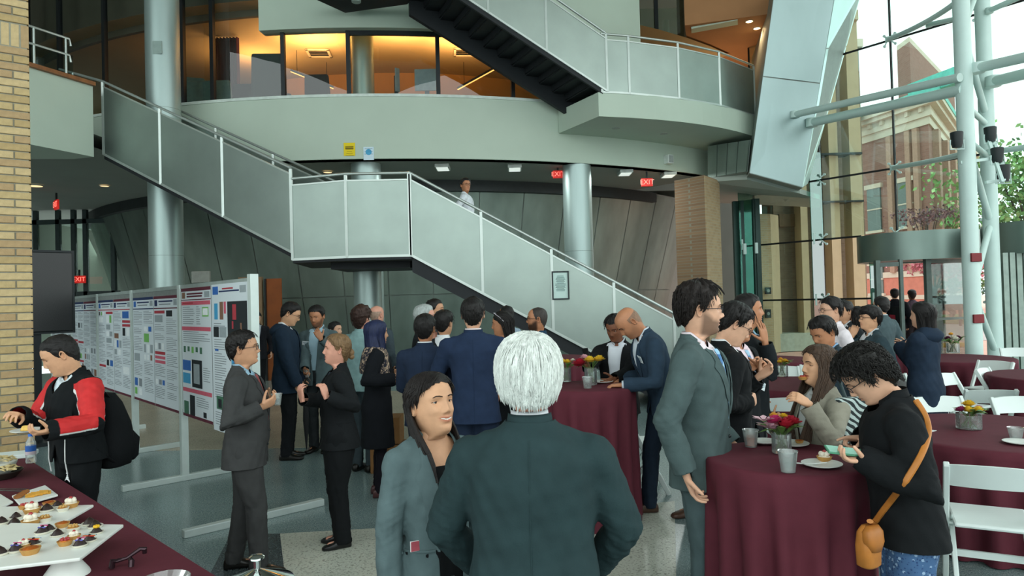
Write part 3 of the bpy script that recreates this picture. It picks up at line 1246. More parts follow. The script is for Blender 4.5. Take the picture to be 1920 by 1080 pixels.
 def collar(s, e, m, name, z, h, rx, ry, az, thk, back=0.0):
  n, rows = 26, 4
  V = []
  fr = .90 if s.female else 1.0
  for j in range(rows):
   f = j / (rows - 1)
   for i in range(n):
    a = math.radians(az[0] + (az[1] - az[0]) * i / (n - 1))
    # angle from front
    fwd = math.cos(a)
    zz = z + h * f - .052 * max(0, fwd) + (.004 * math.cos(a) if fwd < 0 else 0)
    rr = 1.06 - .07 * f + (.05 if f == 0 else 0)
    V.append(s.up(np.array([rx * fr * rr * math.sin(a), -.014 + ry * fr * rr * fwd - back, zz])))
  # outer fold
  for j in range(rows):
   f = j / (rows - 1)
   for i in range(n):
    a = math.radians(az[0] + (az[1] - az[0]) * i / (n - 1))
    fwd = math.cos(a)
    zz = z + h * (1 - f * 1.05) - .052 * max(0, fwd) + .003
    rr = 1.0 + .02 + .10 * f
    V.append(s.up(np.array([rx * fr * rr * math.sin(a), -.014 + ry * fr * rr * fwd - back - .004 * f, zz])))
  Q = grid_faces(rows * 2, n, wrap=False)
  mesh_np(name, s.tf(np.array(V)), [Q], m, e)

 def front_y(s, x, z, off=.0, fallback=.12):
  """front surface of the garment in torso space"""
  o = s.piv + s.Rl @ (np.array([x, .6, z]) - s.piv)
  d = s.Rl @ np.array([0, -1., 0])
  hit = s.bvh.ray_cast(Vector(o), Vector(d), .65)
  y = .6 - hit[3] if hit[0] is not None else fallback
  return y + off

 def tpt(s, x, y, z):
  return s.piv + s.Rl @ (np.array([x, y, z]) - s.piv)

 def torso_y(s, x, z):
  fem = s.female
  zs = [.84, .97, 1.06, 1.16, 1.27, 1.35, 1.41, 1.455, 1.49]
  hd = [.13, .118, .112, .114, .120, .113, .094, .072, .056] if not fem else [.128, .110, .096, .102, .118, .106, .082, .062, .05]
  hw = [.17, .166, .155, .158, .172, .176, .162, .115, .07] if not fem else [.17, .158, .132, .138, .150, .152, .138, .098, .06]
  yc = [-.004, 0, .006, .008, .006, -.002, -.012, -.018, -.014]
  f = s.fat if z < 1.3 else 1
  bel = s.k.get('belly', 0) * math.exp(-((z - 1.06) / .16) ** 2)
  w_ = np.interp(z, zs, hw) * f
  return np.interp(z, zs, yc) + bel + (np.interp(z, zs, hd) * f) * math.sqrt(max(0, 1 - min(1, abs(x) / w_) ** 2.3)) + .004

 def shirt_front(s, e, m):
  z1 = s.k.get('szt', 1.485)
  z0 = .98
  xs = np.linspace(-.14, .14, 15)
  zs = np.linspace(z0, z1, 22)
  V = []
  for z in zs:
   lim = np.interp(z, [1.40, 1.455, 1.485], [.14, .10, .055])
   if s.top == 'suit' or s.k.get('vopen'):
    op = s.k.get('open', 0.0)
    lim = min(lim, np.interp(z, [.7, s.k.get('vbot', 1.10), 1.40, 1.47], [op, op + .002, s.k.get('vw', .072), s.k.get('vw', .072) + .01]) + .022)
   for x in xs:
    x2 = x * lim / .14
    zz = z - (.055 * math.exp(-(x2 / .045) ** 2) if z > 1.46 else 0)
    V.append(s.tpt(x2, s.torso_y(x2, z), zz))
  Q = grid_faces(len(zs), len(xs), wrap=False)
  return mesh_np('shirt', s.tf(np.array(V)), [Q], m, e)

 def tie(s, e, spec):
  col, col2 = spec
  name = 'tie_' + col
  m = mat(name, col, .45, 0, .25, 40, .2, 260)
  if col2:
   nt = m.node_tree
   wv = nt.nodes.get('Wave Texture')
   if wv is None:
    wv = nt.nodes.new('ShaderNodeTexWave')
    wv.inputs['Scale'].default_value = 14
    wv.bands_direction = 'DIAGONAL'
    tc = nt.nodes['Texture Coordinate']
    nt.links.new(tc.outputs['Object'], wv.inputs['Vector'])
    r = nt.nodes.new('ShaderNodeValToRGB')
    r.color_ramp.interpolation = 'CONSTANT'
    r.color_ramp.elements[0].color = srgb(col) + (1,)
    r.color_ramp.elements[1].position = .6
    r.color_ramp.elements[1].color = srgb(col2) + (1,)
    nt.links.new(wv.outputs['Fac'], r.inputs['Fac'])
    nt.links.new(r.outputs['Color'], nt.nodes['Principled BSDF'].inputs['Base Color'])
  V = []
  rows = [(1.432, .016, .014), (1.418, .019, .016), (1.398, .013, .012), (1.36, .022, .007), (1.25, .030, .006), (1.12, .036, .006), (1.05, .038, .006)]
  for z, w, t in rows:
   for x, dy in ((-w, 0.001), (-w * .5, t * .8), (0, t), (w * .5, t * .8), (w, .001)):
    V.append(s.tpt(x, s.torso_y(x, z) + dy + .003, z))
  Q = grid_faces(len(rows), 5, wrap=False)
  mesh_np('necktie', s.tf(np.array(V)), [Q], m, e)

 def lapels(s, e, m, vz):
  z0, w0, op = vz
  for sg in (1, -1):
   inner, outer = [], []
   N = 12
   for i in range(N):
    f = i / (N - 1)
    z = z0 + .005 + (1.425 - z0) * f
    xi = np.interp(z, [z0, 1.40, 1.47], [op + .002, w0, w0 + .01])
    wid = np.interp(f, [0, .25, .70, .74, .745, 1.0], [.004, .035, .066, .070, .048, .020])
    inner.append((sg * (xi - .003), z))
    outer.append((sg * (xi + wid), z + .010 * f))
   V = []
   for (xi, zi), (xo, zo) in zip(inner, outer):
    for f in (0, .5, 1):
     x, z = xi * (1 - f) + xo * f, zi * (1 - f) + zo * f
     yb = s.torso_y(x, z) + .012
     y = s.front_y(x, z, .0, yb)
     if abs(y - yb) > .035:
      y = yb
     V.append(s.tpt(x, y + (.006, .009, .005)[int(f * 2)], z))
   Q = grid_faces(N, 3, wrap=False)
   Vn, Tn = np.array(V), tri_of(Q)
   mesh_np('lapel', s.tf(Vn), [Tn], m, e)

 def long_hair(s, hv, spec, seed):
  """curtain of long hair: az range and length; in head space"""
  az0, L = spec.get('az', 62), spec['len']
  n, rows = 40, 26
  V = []
  zs = np.linspace(.116, .116 - L, rows)
  o = np.argsort(_HZ)
  for r, z in enumerate(zs):
   zc = max(z, -.03)
   W = np.interp(zc, _HZ[o], _HW[o]) + spec.get('thick', .018)
   Fy = np.interp(zc, _HZ[o], _HF[o]) + spec.get('thick', .018)
   By = -np.interp(zc, _HZ[o], _HB[o]) + spec.get('thick', .018)
   dn = max(0, -.03 - z)
   a0 = np.interp(z, [-.2, -.02, .03, .07, .10], [az0 + spec.get('open', 0), az0, az0 - 6, 36, 0])
   for i in range(n):
    a = math.radians(a0 + (360 - 2 * a0) * i / (n - 1))
    sx, cy = math.sin(a), math.cos(a)
    x = W * sx * (1 - dn * spec.get('pinch', .6))
    y = -.012 + (Fy if cy > 0 else By) * cy
    if z < -.03:
     y = y * (1 - dn * .8) - dn * spec.get('back', .10)
    wob = .004 * math.sin(i * 2.7 + seed) + .0025 * math.sin(i * 5.1 + z * 20)
    V.append((x * (1 + wob * 9), y + wob, z))
  V = np.array(V)
  return V, tri_of(grid_faces(rows, n, wrap=False))

 def long_locks(s, spec, seed):
  rnd = random.Random(seed + 5)
  out = []
  az0, L = spec.get('az', 62), spec['len']
  o = np.argsort(_HZ)
  for _ in range(spec.get('n', 60)):
   a_ = rnd.uniform(az0, 360 - az0)
   pts = []
   z0 = rnd.uniform(.02, .11)
   z1 = .116 - L * rnd.uniform(.9, 1.03)
   for i in range(9):
    z = z0 + (z1 - z0) * i / 8
    a0 = np.interp(z, [-.2, -.02, .03, .07, .10], [az0 + spec.get('open', 0), az0, az0 - 6, 36, 0])
    f = (a_ - az0) / (360 - 2 * az0)
    a = math.radians(a0 + (360 - 2 * a0) * f + 2 * math.sin(i * .9 + _))
    zc = max(z, -.03)
    th = spec.get('thick', .018) + .002
    W = np.interp(zc, _HZ[o], _HW[o]) + th
    Fy = np.interp(zc, _HZ[o], _HF[o]) + th
    By = -np.interp(zc, _HZ[o], _HB[o]) + th
    dn = max(0, -.03 - z)
    x = W * math.sin(a) * (1 - dn * spec.get('pinch', .6))
    cy = math.cos(a)
    y = -.012 + (Fy if cy > 0 else By) * cy
    if z < -.03:
     y = y * (1 - dn * .8) - dn * spec.get('back', .10)
    pts.append(np.array([x, y, z]))
   out.append(lock(pts, rnd.uniform(.005, .009), .4))
  return out

def _ball(c, r, n=10, m=7, seed=0):
 c = np.asarray(c)
 v, f = [tuple(c + np.array([0, 0, r]))], []
 for i in range(1, m):
  th = math.pi * i / m
  for j in range(n):
   ph = 2 * math.pi * j / n
   v.append(tuple(c + r * np.array([math.sin(th) * math.cos(ph), math.sin(th) * math.sin(ph), math.cos(th)])))
 v.append(tuple(c - np.array([0, 0, r])))
 for j in range(n):
  f.append((0, 1 + j, 1 + (j + 1) % n))
 for i in range(m - 2):
  for j in range(n):
   a, b = 1 + i * n + j, 1 + i * n + (j + 1) % n
   f.append((a, a + n, b + n, b))
 l = len(v) - 1
 for j in range(n):
  f.append((l, 1 + (m - 2) * n + (j + 1) % n, 1 + (m - 2) * n + j))
 return v, f
# ------------------------------------------------------------------ the hall: materials
def brick_mat(name, c1, c2, mortar, scale=1.0, bw=.215, bh=.0677, rough=.85):
 if name in MATS:
  return MATS[name]
 m = bpy.data.materials.new(name)
 m.use_nodes = True
 nt = m.node_tree
 b = nt.nodes['Principled BSDF']
 b.inputs['Roughness'].default_value = rough
 tc = nt.nodes.new('ShaderNodeTexCoord')
 sx = nt.nodes.new('ShaderNodeSeparateXYZ')
 nt.links.new(tc.outputs['Object'], sx.inputs[0])
 ad = nt.nodes.new('ShaderNodeMath')
 ad.operation = 'ADD'
 nt.links.new(sx.outputs['X'], ad.inputs[0])
 nt.links.new(sx.outputs['Y'], ad.inputs[1])
 cx = nt.nodes.new('ShaderNodeCombineXYZ')
 nt.links.new(ad.outputs[0], cx.inputs['X'])
 nt.links.new(sx.outputs['Z'], cx.inputs['Y'])
 br = nt.nodes.new('ShaderNodeTexBrick')
 br.inputs['Scale'].default_value = scale
 br.inputs['Brick Width'].default_value = bw
 br.inputs['Row Height'].default_value = bh
 br.inputs['Mortar Size'].default_value = .006
 br.inputs['Color1'].default_value = srgb(c1) + (1,)
 br.inputs['Color2'].default_value = srgb(c2) + (1,)
 br.inputs['Mortar'].default_value = srgb(mortar) + (1,)
 nt.links.new(cx.outputs[0], br.inputs['Vector'])
 nt.links.new(br.outputs['Color'], b.inputs['Base Color'])
 MATS[name] = m
 return m

def terrazzo(name, base, chip1, chip2, rough=.22, scale=62):
 m = mat(name, base, rough, 0, .12, 1.3)
 nt = m.node_tree
 b = nt.nodes['Principled BSDF']
 src = b.inputs['Base Color'].links[0].from_socket
 tc = nt.nodes['Texture Coordinate']
 for sc, c, lo in ((scale, chip1, .60), (scale * 1.7, chip2, .62)):
  n = nt.nodes.new('ShaderNodeTexNoise')
  n.inputs['Scale'].default_value = sc
  n.inputs['Detail'].default_value = 1
  nt.links.new(tc.outputs['Object'], n.inputs['Vector'])
  r = nt.nodes.new('ShaderNodeValToRGB')
  r.color_ramp.elements[0].position = lo - .04
  r.color_ramp.elements[1].position = lo + .04
  nt.links.new(n.outputs['Fac'], r.inputs['Fac'])
  mx = nt.nodes.new('ShaderNodeMix')
  mx.data_type = 'RGBA'
  nt.links.new(r.outputs['Color'], mx.inputs['Factor'])
  nt.links.new(src, mx.inputs['A'])
  mx.inputs['B'].default_value = srgb(c) + (1,)
  src = mx.outputs['Result']
 nt.links.new(src, b.inputs['Base Color'])
 return m

M_fascia = mat('painted_plaster_sage', '#b9c9ba', .7, 0, .025, 1.5)
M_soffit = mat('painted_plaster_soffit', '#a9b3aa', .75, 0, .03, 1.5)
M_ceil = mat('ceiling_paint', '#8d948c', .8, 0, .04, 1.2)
M_steel = mat('brushed_steel', '#a9bcb9', .42, .6, .06, 3, .05, 40, stretch=(1, 1, .2))
M_rail = mat('rail_steel', '#bcc6c1', .36, .6, .05, 5)
M_mesh = mat('perforated_steel', '#a2b0a9', .40, .85, .06, 2.0, .12, 500, alpha=.82)
M_dark = mat('dark_stringer', '#23272a', .6, .3, .1, 3)
M_zinc = mat('zinc_panel', '#7d8c84', .42, .5, .22, 1.6, .05, 12, stretch=(1, 1, .35))
M_zincback = mat('zinc_joint', '#8b958f', .5, .2, .05)
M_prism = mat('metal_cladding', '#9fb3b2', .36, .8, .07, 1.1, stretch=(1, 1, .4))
M_white = mat('white_steel_paint', '#c9e0da', .38, 0, .03, 4)
M_frame = mat('dark_mullion', '#23282a', .45, .4, .08)
M_black = mat('joint_black', '#0c0f10', .5)
M_glass = glass_mat('clear_glass')
M_gtint = glass_mat('window_glass', (.80, .88, .85), .05)
M_ggreen = glass_mat('green_glass_fin', (.40, .64, .58), .03, k=.25)
M_warm = mat('warm_wall', '#b98a4e', .8, 0, .06, 1)
M_wood = mat('wood_trim', '#8a5a34', .5, 0, .2, 6, stretch=(6, 1, 1))
M_brickw = brick_mat('brick_brown', '#96795c', '#86694f', '#8d8673')
M_brickl = brick_mat('brick_buff', '#b19a76', '#a48c69', '#a89f88')
M_red = mat('exit_red', '#d0202a', .5, emit='#ff2020', estr=.7)

AX_U = Vector((-.613, .790, 0))
AX_V = Vector((.790, .613, 0))
ST = 'structure'

def st(o, label=None):
 o['kind'] = 'structure'
 if label:
  o['label'] = label
 return o

def gl(p, z):
 return Vector((p[0], p[1], z))

# ------------------------------------------------------------------ floor
GP = xz(1545, 17.4)                    # a point on the glass wall line
GP.z = 0

def glass_pt(t, z=0.0):
 """point on the glass wall line; t grows towards the camera"""
 p = GP - AX_U * t
 return Vector((p.x, p.y, z))

a, b_ = glass_pt(-16), glass_pt(34)
fl = MB()
fl.quad(b_, a, a + AX_V * -45, b_ + AX_V * -45)
fl.hexa([p + Vector((0, 0, -.3)) for p in (b_, a, a + AX_V * -45, b_ + AX_V * -45)], [p + Vector((0, 0, -.004)) for p in (b_, a, a + AX_V * -45, b_ + AX_V * -45)])
floor = st(fl.build('floor', terrazzo('terrazzo_teal', '#768a8a', '#5d6f71', '#a3b1ae')))

def floor_inlay(pix, m, name='floor_inlay', h=.003):
 pts = [on_z(x, y, 0) for x, y in pix]
 q = MB()
 q.hexa([gl(p, .0003) for p in pts], [gl(p, h) for p in pts])
 return q.build(name, m, floor)

M_cream = terrazzo('terrazzo_cream', '#c2c6b8', '#8a8d80', '#cfd1c6', .3, 52)
M_beige = terrazzo('terrazzo_beige', '#a59c88', '#8b8270', '#b9b2a2', .25)
M_tdark = terrazzo('terrazzo_dark', '#3f4a4d', '#333b3e', '#6f7a79', .22)
floor_inlay([(525, 1001), (705, 991), (960, 972), (1265, 940), (1270, 1200), (560, 1300)], M_cream)
floor_inlay([(432, 1003), (525, 1001), (560, 1300), (330, 1200)], M_tdark)
floor_inlay([(130, 822), (262, 846), (640, 838), (930, 815), (960, 742), (560, 726), (130, 742)], M_beige)

# ------------------------------------------------------------------ the drum: fascia, ceiling, cone wall
DC = Vector((-4.0, 29.2, 0))
DR = 14.5

def arc(phi, r=DR, z=0.0):
 a = math.radians(phi)
 return Vector((DC.x + r * math.sin(a), DC.y - r * math.cos(a), z))

def ring_wall(ph0, ph1, r0, r1, z0, z1, n=40):
 q = MB()
 v, f = [], []
 for i in range(n + 1):
  p = ph0 + (ph1 - ph0) * i / n
  v += [arc(p, r0, z0), arc(p, r0, z1), arc(p, r1, z1), arc(p, r1, z0)]
 for i in range(n):
  for k in range(4):
   k2 = (k + 1) % 4
   f.append((4 * i + k, 4 * i + 4 + k, 4 * i + 4 + k2, 4 * i + k2))
 f += [(0, 1, 2, 3), tuple(4 * n + k for k in (3, 2, 1, 0))]
 q.add(v, f)
 return q

ZB, ZT = 4.91, 6.24
ww = st(ring_wall(-62, 40, DR, DR - .3, ZB, ZT, 72).build('wall_mezzanine_fascia', M_fascia, smooth=True))
ring_wall(-62, 40, DR + .02, DR - .3, ZT, ZT + .06, 72).build('sill', mat('sill_paint', '#cbd8d0', .5), ww, smooth=True)
# ground-floor ceiling behind the fascia
BXR, BXL = xz(181, 13.0), xz(50, 11.8)
q = MB()
n = 34
for zz in (ZB, ZB + .25):
 v = []
 for i in range(n + 1):
  ph = -62 + 102 * i / n
  v += [arc(ph, DR - .05, zz), arc(ph, 8.0, zz)]
 q.add(v, [(2 * i, 2 * i + 2, 2 * i + 3, 2 * i + 1) for i in range(n)])
 zz -= .004
 q.add([(-34, 8, zz), (BXL.x - 2.5, BXL.y - .5, zz), (BXR.x, BXR.y, zz), (BXR.x, 40, zz), (-34, 40, zz)], [(0, 1, 2, 3, 4)])
 q.add([(BXR.x, 22, zz), (6, 22, zz), (6, 40, zz), (BXR.x, 40, zz)], [(0, 1, 2, 3)])
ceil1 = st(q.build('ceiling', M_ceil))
# inverted cone wall of metal panels
CZ = [0.0, 2.02, 4.0, 4.91]
cone_r = lambda z: 10.45 + .275 * z
wc = MB()
for i in range(60):
 p0, p1 = -66 + i * 2.2, -66 + (i + 1) * 2.2
 wc.quad(arc(p0, cone_r(0) - .03, 0), arc(p1, cone_r(0) - .03, 0), arc(p1, cone_r(ZB) - .03, ZB), arc(p0, cone_r(ZB) - .03, ZB))
wall_cone = st(wc.build('wall_drum', M_zincback, smooth=True))
for i in range(20):
 for j in range(2):
  z0, z1 = (0.0, 2.02) if j == 0 else (2.02, 4.88)
  p0, p1 = -62 + i * 6.0 + .07, -62 + (i + 1) * 6.0 - .07
  q = MB()
  n = 4
  v = []
  for zz in (z0 + .012, z1 - .012):
   for k in range(n + 1):
    v.append(arc(p0 + (p1 - p0) * k / n, cone_r(zz), zz))
  q.add(v, [(k, k + 1, n + 2 + k, n + 1 + k) for k in range(n)])
  q.build('panel', M_zinc, wall_cone, smooth=True)
ring_wall(-62, 45, cone_r(ZB) + .10, cone_r(ZB) - .1, ZB - .28, ZB, 50).build('cove', mat('cove_dark', '#33393a', .6), wall_cone, smooth=True)

# ------------------------------------------------------------------ columns
def column(px, d, dia, z0, z1, name, ring=True):
 p = xz(px, d)
 e = empty(name, (p.x, p.y, z0))
 st(e)
 q = MB().lathe([(0, 0), (dia / 2 + .03, 0), (dia / 2 + .03, .10), (dia / 2, .12), (dia / 2, z1 - z0), (0, z1 - z0)], n=40)
 q.build('shaft', M_steel, e, smooth=True)
 for z in (2.9, 5.9):
  if z0 < z < z1:
   MB().lathe([(dia / 2 + .001, z - z0), (dia / 2 + .002, z - z0 + .004), (dia / 2 + .001, z - z0 + .008)], n=40).build('joint', M_zinc, e, smooth=True)
 return e

colA = column(314, 14.2, .655, 0, 11.5, 'column_steel')
colB = column(1088, 16.2, .67, 0, ZB, 'column_steel')
colC = column(692, 15.35, .66, 0, ZB, 'column_steel')
colD = column(691, 15.9, .50, 5.78, 8.6, 'column_steel')
p = at(306, 97, 14.2)
p.y = colA.location.y - .33
pl = MB().box((-.095, -.006, -.13), (.095, .006, .13))
pl.box((-.075, -.009, .05), (.075, -.006, .10))
pl.box((-.075, -.009, -.09), (.075, -.006, .02))
o = pl.build('notice_plate', [mat('notice_grey', '#8fa39d', .5)])
o.location = p
setp(o, 'small grey notice plate fixed high on the left steel column', 'sign')

# ------------------------------------------------------------------ upper rooms behind the glazing
GR = DR - .18
room = MB()
RZ0, RZ1 = 5.78, 8.5
n = 26
v = []
for i in range(n + 1):
 ph = -64 + 110 * i / n
 v += [arc(ph, GR - .05, RZ1), arc(ph, 9.2, RZ1), arc(ph, 9.2, RZ0), arc(ph, GR - .05, RZ0)]
fc, fw_, ff = [], [], []
for i in range(n):
 k = 4 * i
 fc.append((k, k + 4, k + 5, k + 1))
 fw_.append((k + 1, k + 5, k + 6, k + 2))
 ff.append((k + 2, k + 6, k + 7, k + 3))
room.add(v, fw_)
wu = st(room.build('wall_upper_room', M_warm))
st(MB().add(v, fc).build('ceiling_upper_room', mat('room_ceiling', '#b7a27c', .85, 0, .04, 1)))
st(MB().add(v, ff).build('floor_upper_room', mat('carpet_upper', '#4a4238', .95, 0, .1, 20)))
# third-floor fascia over the right part of the glazing
st(ring_wall(-5.0, 30, DR + .02, DR - .3, 7.72, 9.6, 30).build('wall_upper_fascia', M_fascia, smooth=True))
# unseen opaque roof slab, added so the hall's light comes from the glass side
st(MB().add([gl(p, 13.2) for p in (Vector((-34, 8)), Vector((-34, 42)), Vector((12, 42)), Vector((7, 15.2)), Vector((-6, 10)))], [(0, 1, 2, 3, 4)]).build('ceiling_roof_light_block', M_ceil))

def phi_of(px, r=GR):
 """angle on the drum seen in pixel column px"""
 d0 = xz(px, 10.0)
 dx, dy = d0.x, d0.y
 # intersect ray with circle
 A = dx * dx + dy * dy
 B = -2 * (dx * DC.x + dy * DC.y)
 C = DC.x ** 2 + DC.y ** 2 - r * r
 t = (-B - math.sqrt(max(0, B * B - 4 * A * C))) / (2 * A)
 x, y = dx * t, dy * t
 return math.degrees(math.atan2(x - DC.x, DC.y - y))

wn = empty('window_1', (0, 0, 0))
st(wn, 'curved second-floor glazing above the fascia')
mull = [(60, 10.6), (120, 10.6), (205, 10.6), (352, 10.6), (408, 10.6), (541, 10.6), (664, 7.72), (832, 7.72), (972, 7.72), (1062, 7.72)]
phs = [phi_of(px) for px, _ in mull]
for (px, zt), ph in zip(mull, phs):
 q = MB()
 q.bar(arc(ph, GR, ZT), arc(ph, GR, zt), .085, .10, up=(arc(ph, 1) - DC))
 q.build('mullion', M_frame, wn)
for k in range(len(phs) - 1):
 zt = min(mull[k][1], mull[k + 1][1]) if mull[k][1] < 10 else mull[k][1]
 nseg = 4
 v, f = [], []
 for i in range(nseg + 1):
  ph = phs[k] + (phs[k + 1] - phs[k]) * i / nseg
  v += [arc(ph, GR, ZT), arc(ph, GR, zt)]
 f = [(2 * i, 2 * i + 2, 2 * i + 3, 2 * i + 1) for i in range(nseg)]
 MB().add(v, f).build('pane', M_gtint, wn, smooth=True)
 q = ring_wall(phs[k], phs[k + 1], GR + .04, GR - .04, zt - .09, zt, 6)
 q.build('head_rail', M_frame, wn)
 if zt > 10:
  pass
# upper parts of the tall glazing: dark storey behind
st(ring_wall(-64, -5.2, GR - .5, GR - .6, 8.35, 10.6, 24).build('wall_bulkhead', mat('bulkhead', '#5c5648', .8, 0, .1, 2), smooth=True))

def warm_light(px, d, z, e, parent=None):
 p = xz(px, d)
 light('uplight', 'AREA', (p.x, p.y, z), e, (1.0, .50, .19), .9, rot=(math.pi, 0, 0), sy=.25)

warm_light(600, 17.2, 7.75, 80)
warm_light(760, 17.0, 7.75, 58)
warm_light(880, 17.6, 7.75, 68)
warm_light(490, 18.2, 7.6, 40)

def upper_thing(px, py, d):
 return at(px, py, d)

# linear pendant fixtures, vents, chairs and screens in the upper room
def pendant(pa, pb, da, db, label):
 A, B = at(*pa, da), at(*pb, db)
 e = empty('pendant_light', (A + B) / 2, label, 'lamp')
 h = (B - A) / 2
 MB().bar(-h, h, .07, .05).build('housing', mat('pendant_dark', '#3c3128', .5), e)
 MB().bar(-h + Vector((0, -.005, -.03)), h + Vector((0, -.005, -.03)), .05, .012).build('diffuser', mat('pendant_glow', '#ffd9a0', .5, emit='#ffb860', estr=1.6), e)
 for f in (-.7, .7):
  MB().tube([h * f, h * f + Vector((0, 0, .55))], .006, 6).build('hanger', M_frame, e)

pendant((545, 132), (625, 164), 16.6, 16.8, 'thin linear pendant lamp left of the upper steel column')
pendant((858, 166), (942, 120), 16.6, 16.4, 'thin linear pendant lamp behind the upper stair')

def ceiling_vent(px, py, z, w, label):
 p = on_z(px, py, z - .02)
 e = empty('air_vent', p, label, 'vent', rz=.1)
 q = MB()
 for a_, b_, c_, d_ in ((-w, -w, w, -w * .8), (-w, w * .8, w, w), (-w, -w, -w * .8, w), (w * .8, -w, w, w)):
  q.box((a_, b_, -.02), (c_, d_, .01))
 q.build('frame', mat('vent_white', '#d8cbb0', .6), e)
 for i in range(4):
  MB().box((-w * .8, -w * .7 + i * w * .4, -.01), (w * .8, -w * .6 + i * w * .4, .008)).build('louver', M_frame, e)

ceiling_vent(598, 100, RZ1, .3, 'square ceiling vent over the lit room left of the steel column')
ceiling_vent(872, 98, RZ1, .3, 'square ceiling vent beside the upper stair stringer')

def armchair(px, d, z, w, h, col, label, rz=0.0):
 p = xz(px, d)
 e = empty('armchair', (p.x, p.y, z), label, 'chair', rz=rz)
 m = cloth('upholstery_' + col, col)
 MB().box((-w / 2, -.30, .25), (w / 2, .30, .46)).build('seat', m, e, bevel=.05)
 MB().hexa([Vector(v_) for v_ in ((-w / 2, -.36, .25), (w / 2, -.36, .25), (w / 2, -.22, .25), (-w / 2, -.22, .25))],
    [Vector(v_) for v_ in ((-w / 2 * .86, -.46, h), (w / 2 * .86, -.46, h), (w / 2 * .86, -.34, h), (-w / 2 * .86, -.34, h))]).build('backrest', m, e, bevel=.05)
 for sx in (-1, 1):
  MB().box((sx * w / 2 - .06, -.3, .25), (sx * w / 2 + .06, .28, .66)).build('armrest', m, e, bevel=.04)
  for sy in (-.25, .22):
   MB().box((sx * w * .4 - .02, sy - .02, 0), (sx * w * .4 + .02, sy + .02, .26)).build('leg', M_frame, e)

F2 = RZ0
armchair(373, 16.4, F2 + .15, .55, 1.25, '#4a6460', 'teal armchair left of the dark mullion in the upper room', .4)
armchair(395, 16.0, F2 + .1, .8, 1.08, '#57716c', 'low wide teal armchair behind the upper left window', .1)
armchair(428, 16.0, F2 + .1, .72, 1.08, '#57716c', 'low teal armchair right of the dark mullion upstairs', 0)
armchair(521, 15.9, F2 + .2, .82, 1.52, '#2f3c3c', 'tall dark high-backed chair at the lit upper window', .05)
armchair(478, 16.3, F2 + .1, .6, 1.08, '#15191a', 'low black armchair beside the tall chair upstairs', 0)
armchair(612, 15.9, F2 + .1, .62, 1.12, '#2a2422', 'dark round-backed chair left of the upper steel column', 0)
# dark red curtain
q = MB()
p = xz(432, 17.0)
v, n = [], 40
for i in range(n + 1):
 x = -.33 + .66 * i / n
 v += [(x, .05 * math.sin(i * 1.3), 0), (x, .05 * math.sin(i * 1.3), 2.7)]
q.add(v, [(2 * i, 2 * i + 2, 2 * i + 3, 2 * i + 1) for i in range(n)])
o = q.build('curtain', cloth('curtain_red', '#4a1a1a'), smooth=True)
o.location = (p.x, p.y, F2)
setp(o, 'dark red curtain hanging in the upper left room', 'curtain')

# desks' monitors with arms in the upper room, right part
def monitor(px, py, d, w, h, label, rz=0, tilt=0):
 p = at(px, py, d)
 e = empty('monitor', p, label, 'monitor', rz=rz)
 MB().box((-w / 2, -.02, -h / 2), (w / 2, .02, h / 2)).build('screen', mat('monitor_back', '#7d95a0', .4), e, bevel=.01)
 MB().box((-.05, .02, -.3 - h / 2), (.05, .06, .1)).build('stand', M_frame, e)
 MB().box((-.16, -.08, -.34 - h / 2), (.16, .16, -.32 - h / 2)).build('base', M_frame, e)

monitor(800, 150, 15.9, .55, .5, 'large pale monitor back left of the middle mullion upstairs')
monitor(745, 150, 16.0, .12, .55, 'slim tilted monitor edge right of the upper column', .9)

# ------------------------------------------------------------------ left balcony box
q = MB()
zb, ztb = 4.72, 6.06
back = Vector((-3.2, .9, 0))
A, B = BXL, BXR
ft = [gl(A, zb), gl(B, zb), gl(B + back * .15, zb), gl(A + back, zb)]
q.hexa(ft, [gl(p, ztb) for p in ft])
wb = st(q.build('wall_balcony_box', M_fascia))
MB().bar(gl(A, ztb + .03), gl(B, ztb + .03), .16, .07).build('cap', M_wood, wb)
e = st(empty('trim_balcony_rail', gl((A + B) / 2, ztb)))
ctr = gl((A + B) / 2, ztb)
for k, z in enumerate((.42, .72)):
 MB().tube([gl(A, ztb + z) - ctr, gl(A * .35 + B * .65, ztb + z + .02) - ctr, gl(A * .33 + B * .67, ztb + z - .1) - ctr], .022, 8).build('rail', M_rail, e, smooth=True)
for f in (.15, .6):
 MB().tube([gl(A * (1 - f) + B * f, ztb) - ctr, gl(A * (1 - f) + B * f, ztb + .72) - ctr], .02, 8).build('post', M_rail, e)
MB().bar(gl(A, ztb + .25) - ctr, gl(A * .3 + B * .7, ztb + .25) - ctr, .012, .4).build('glass_guard', M_gtint, e)

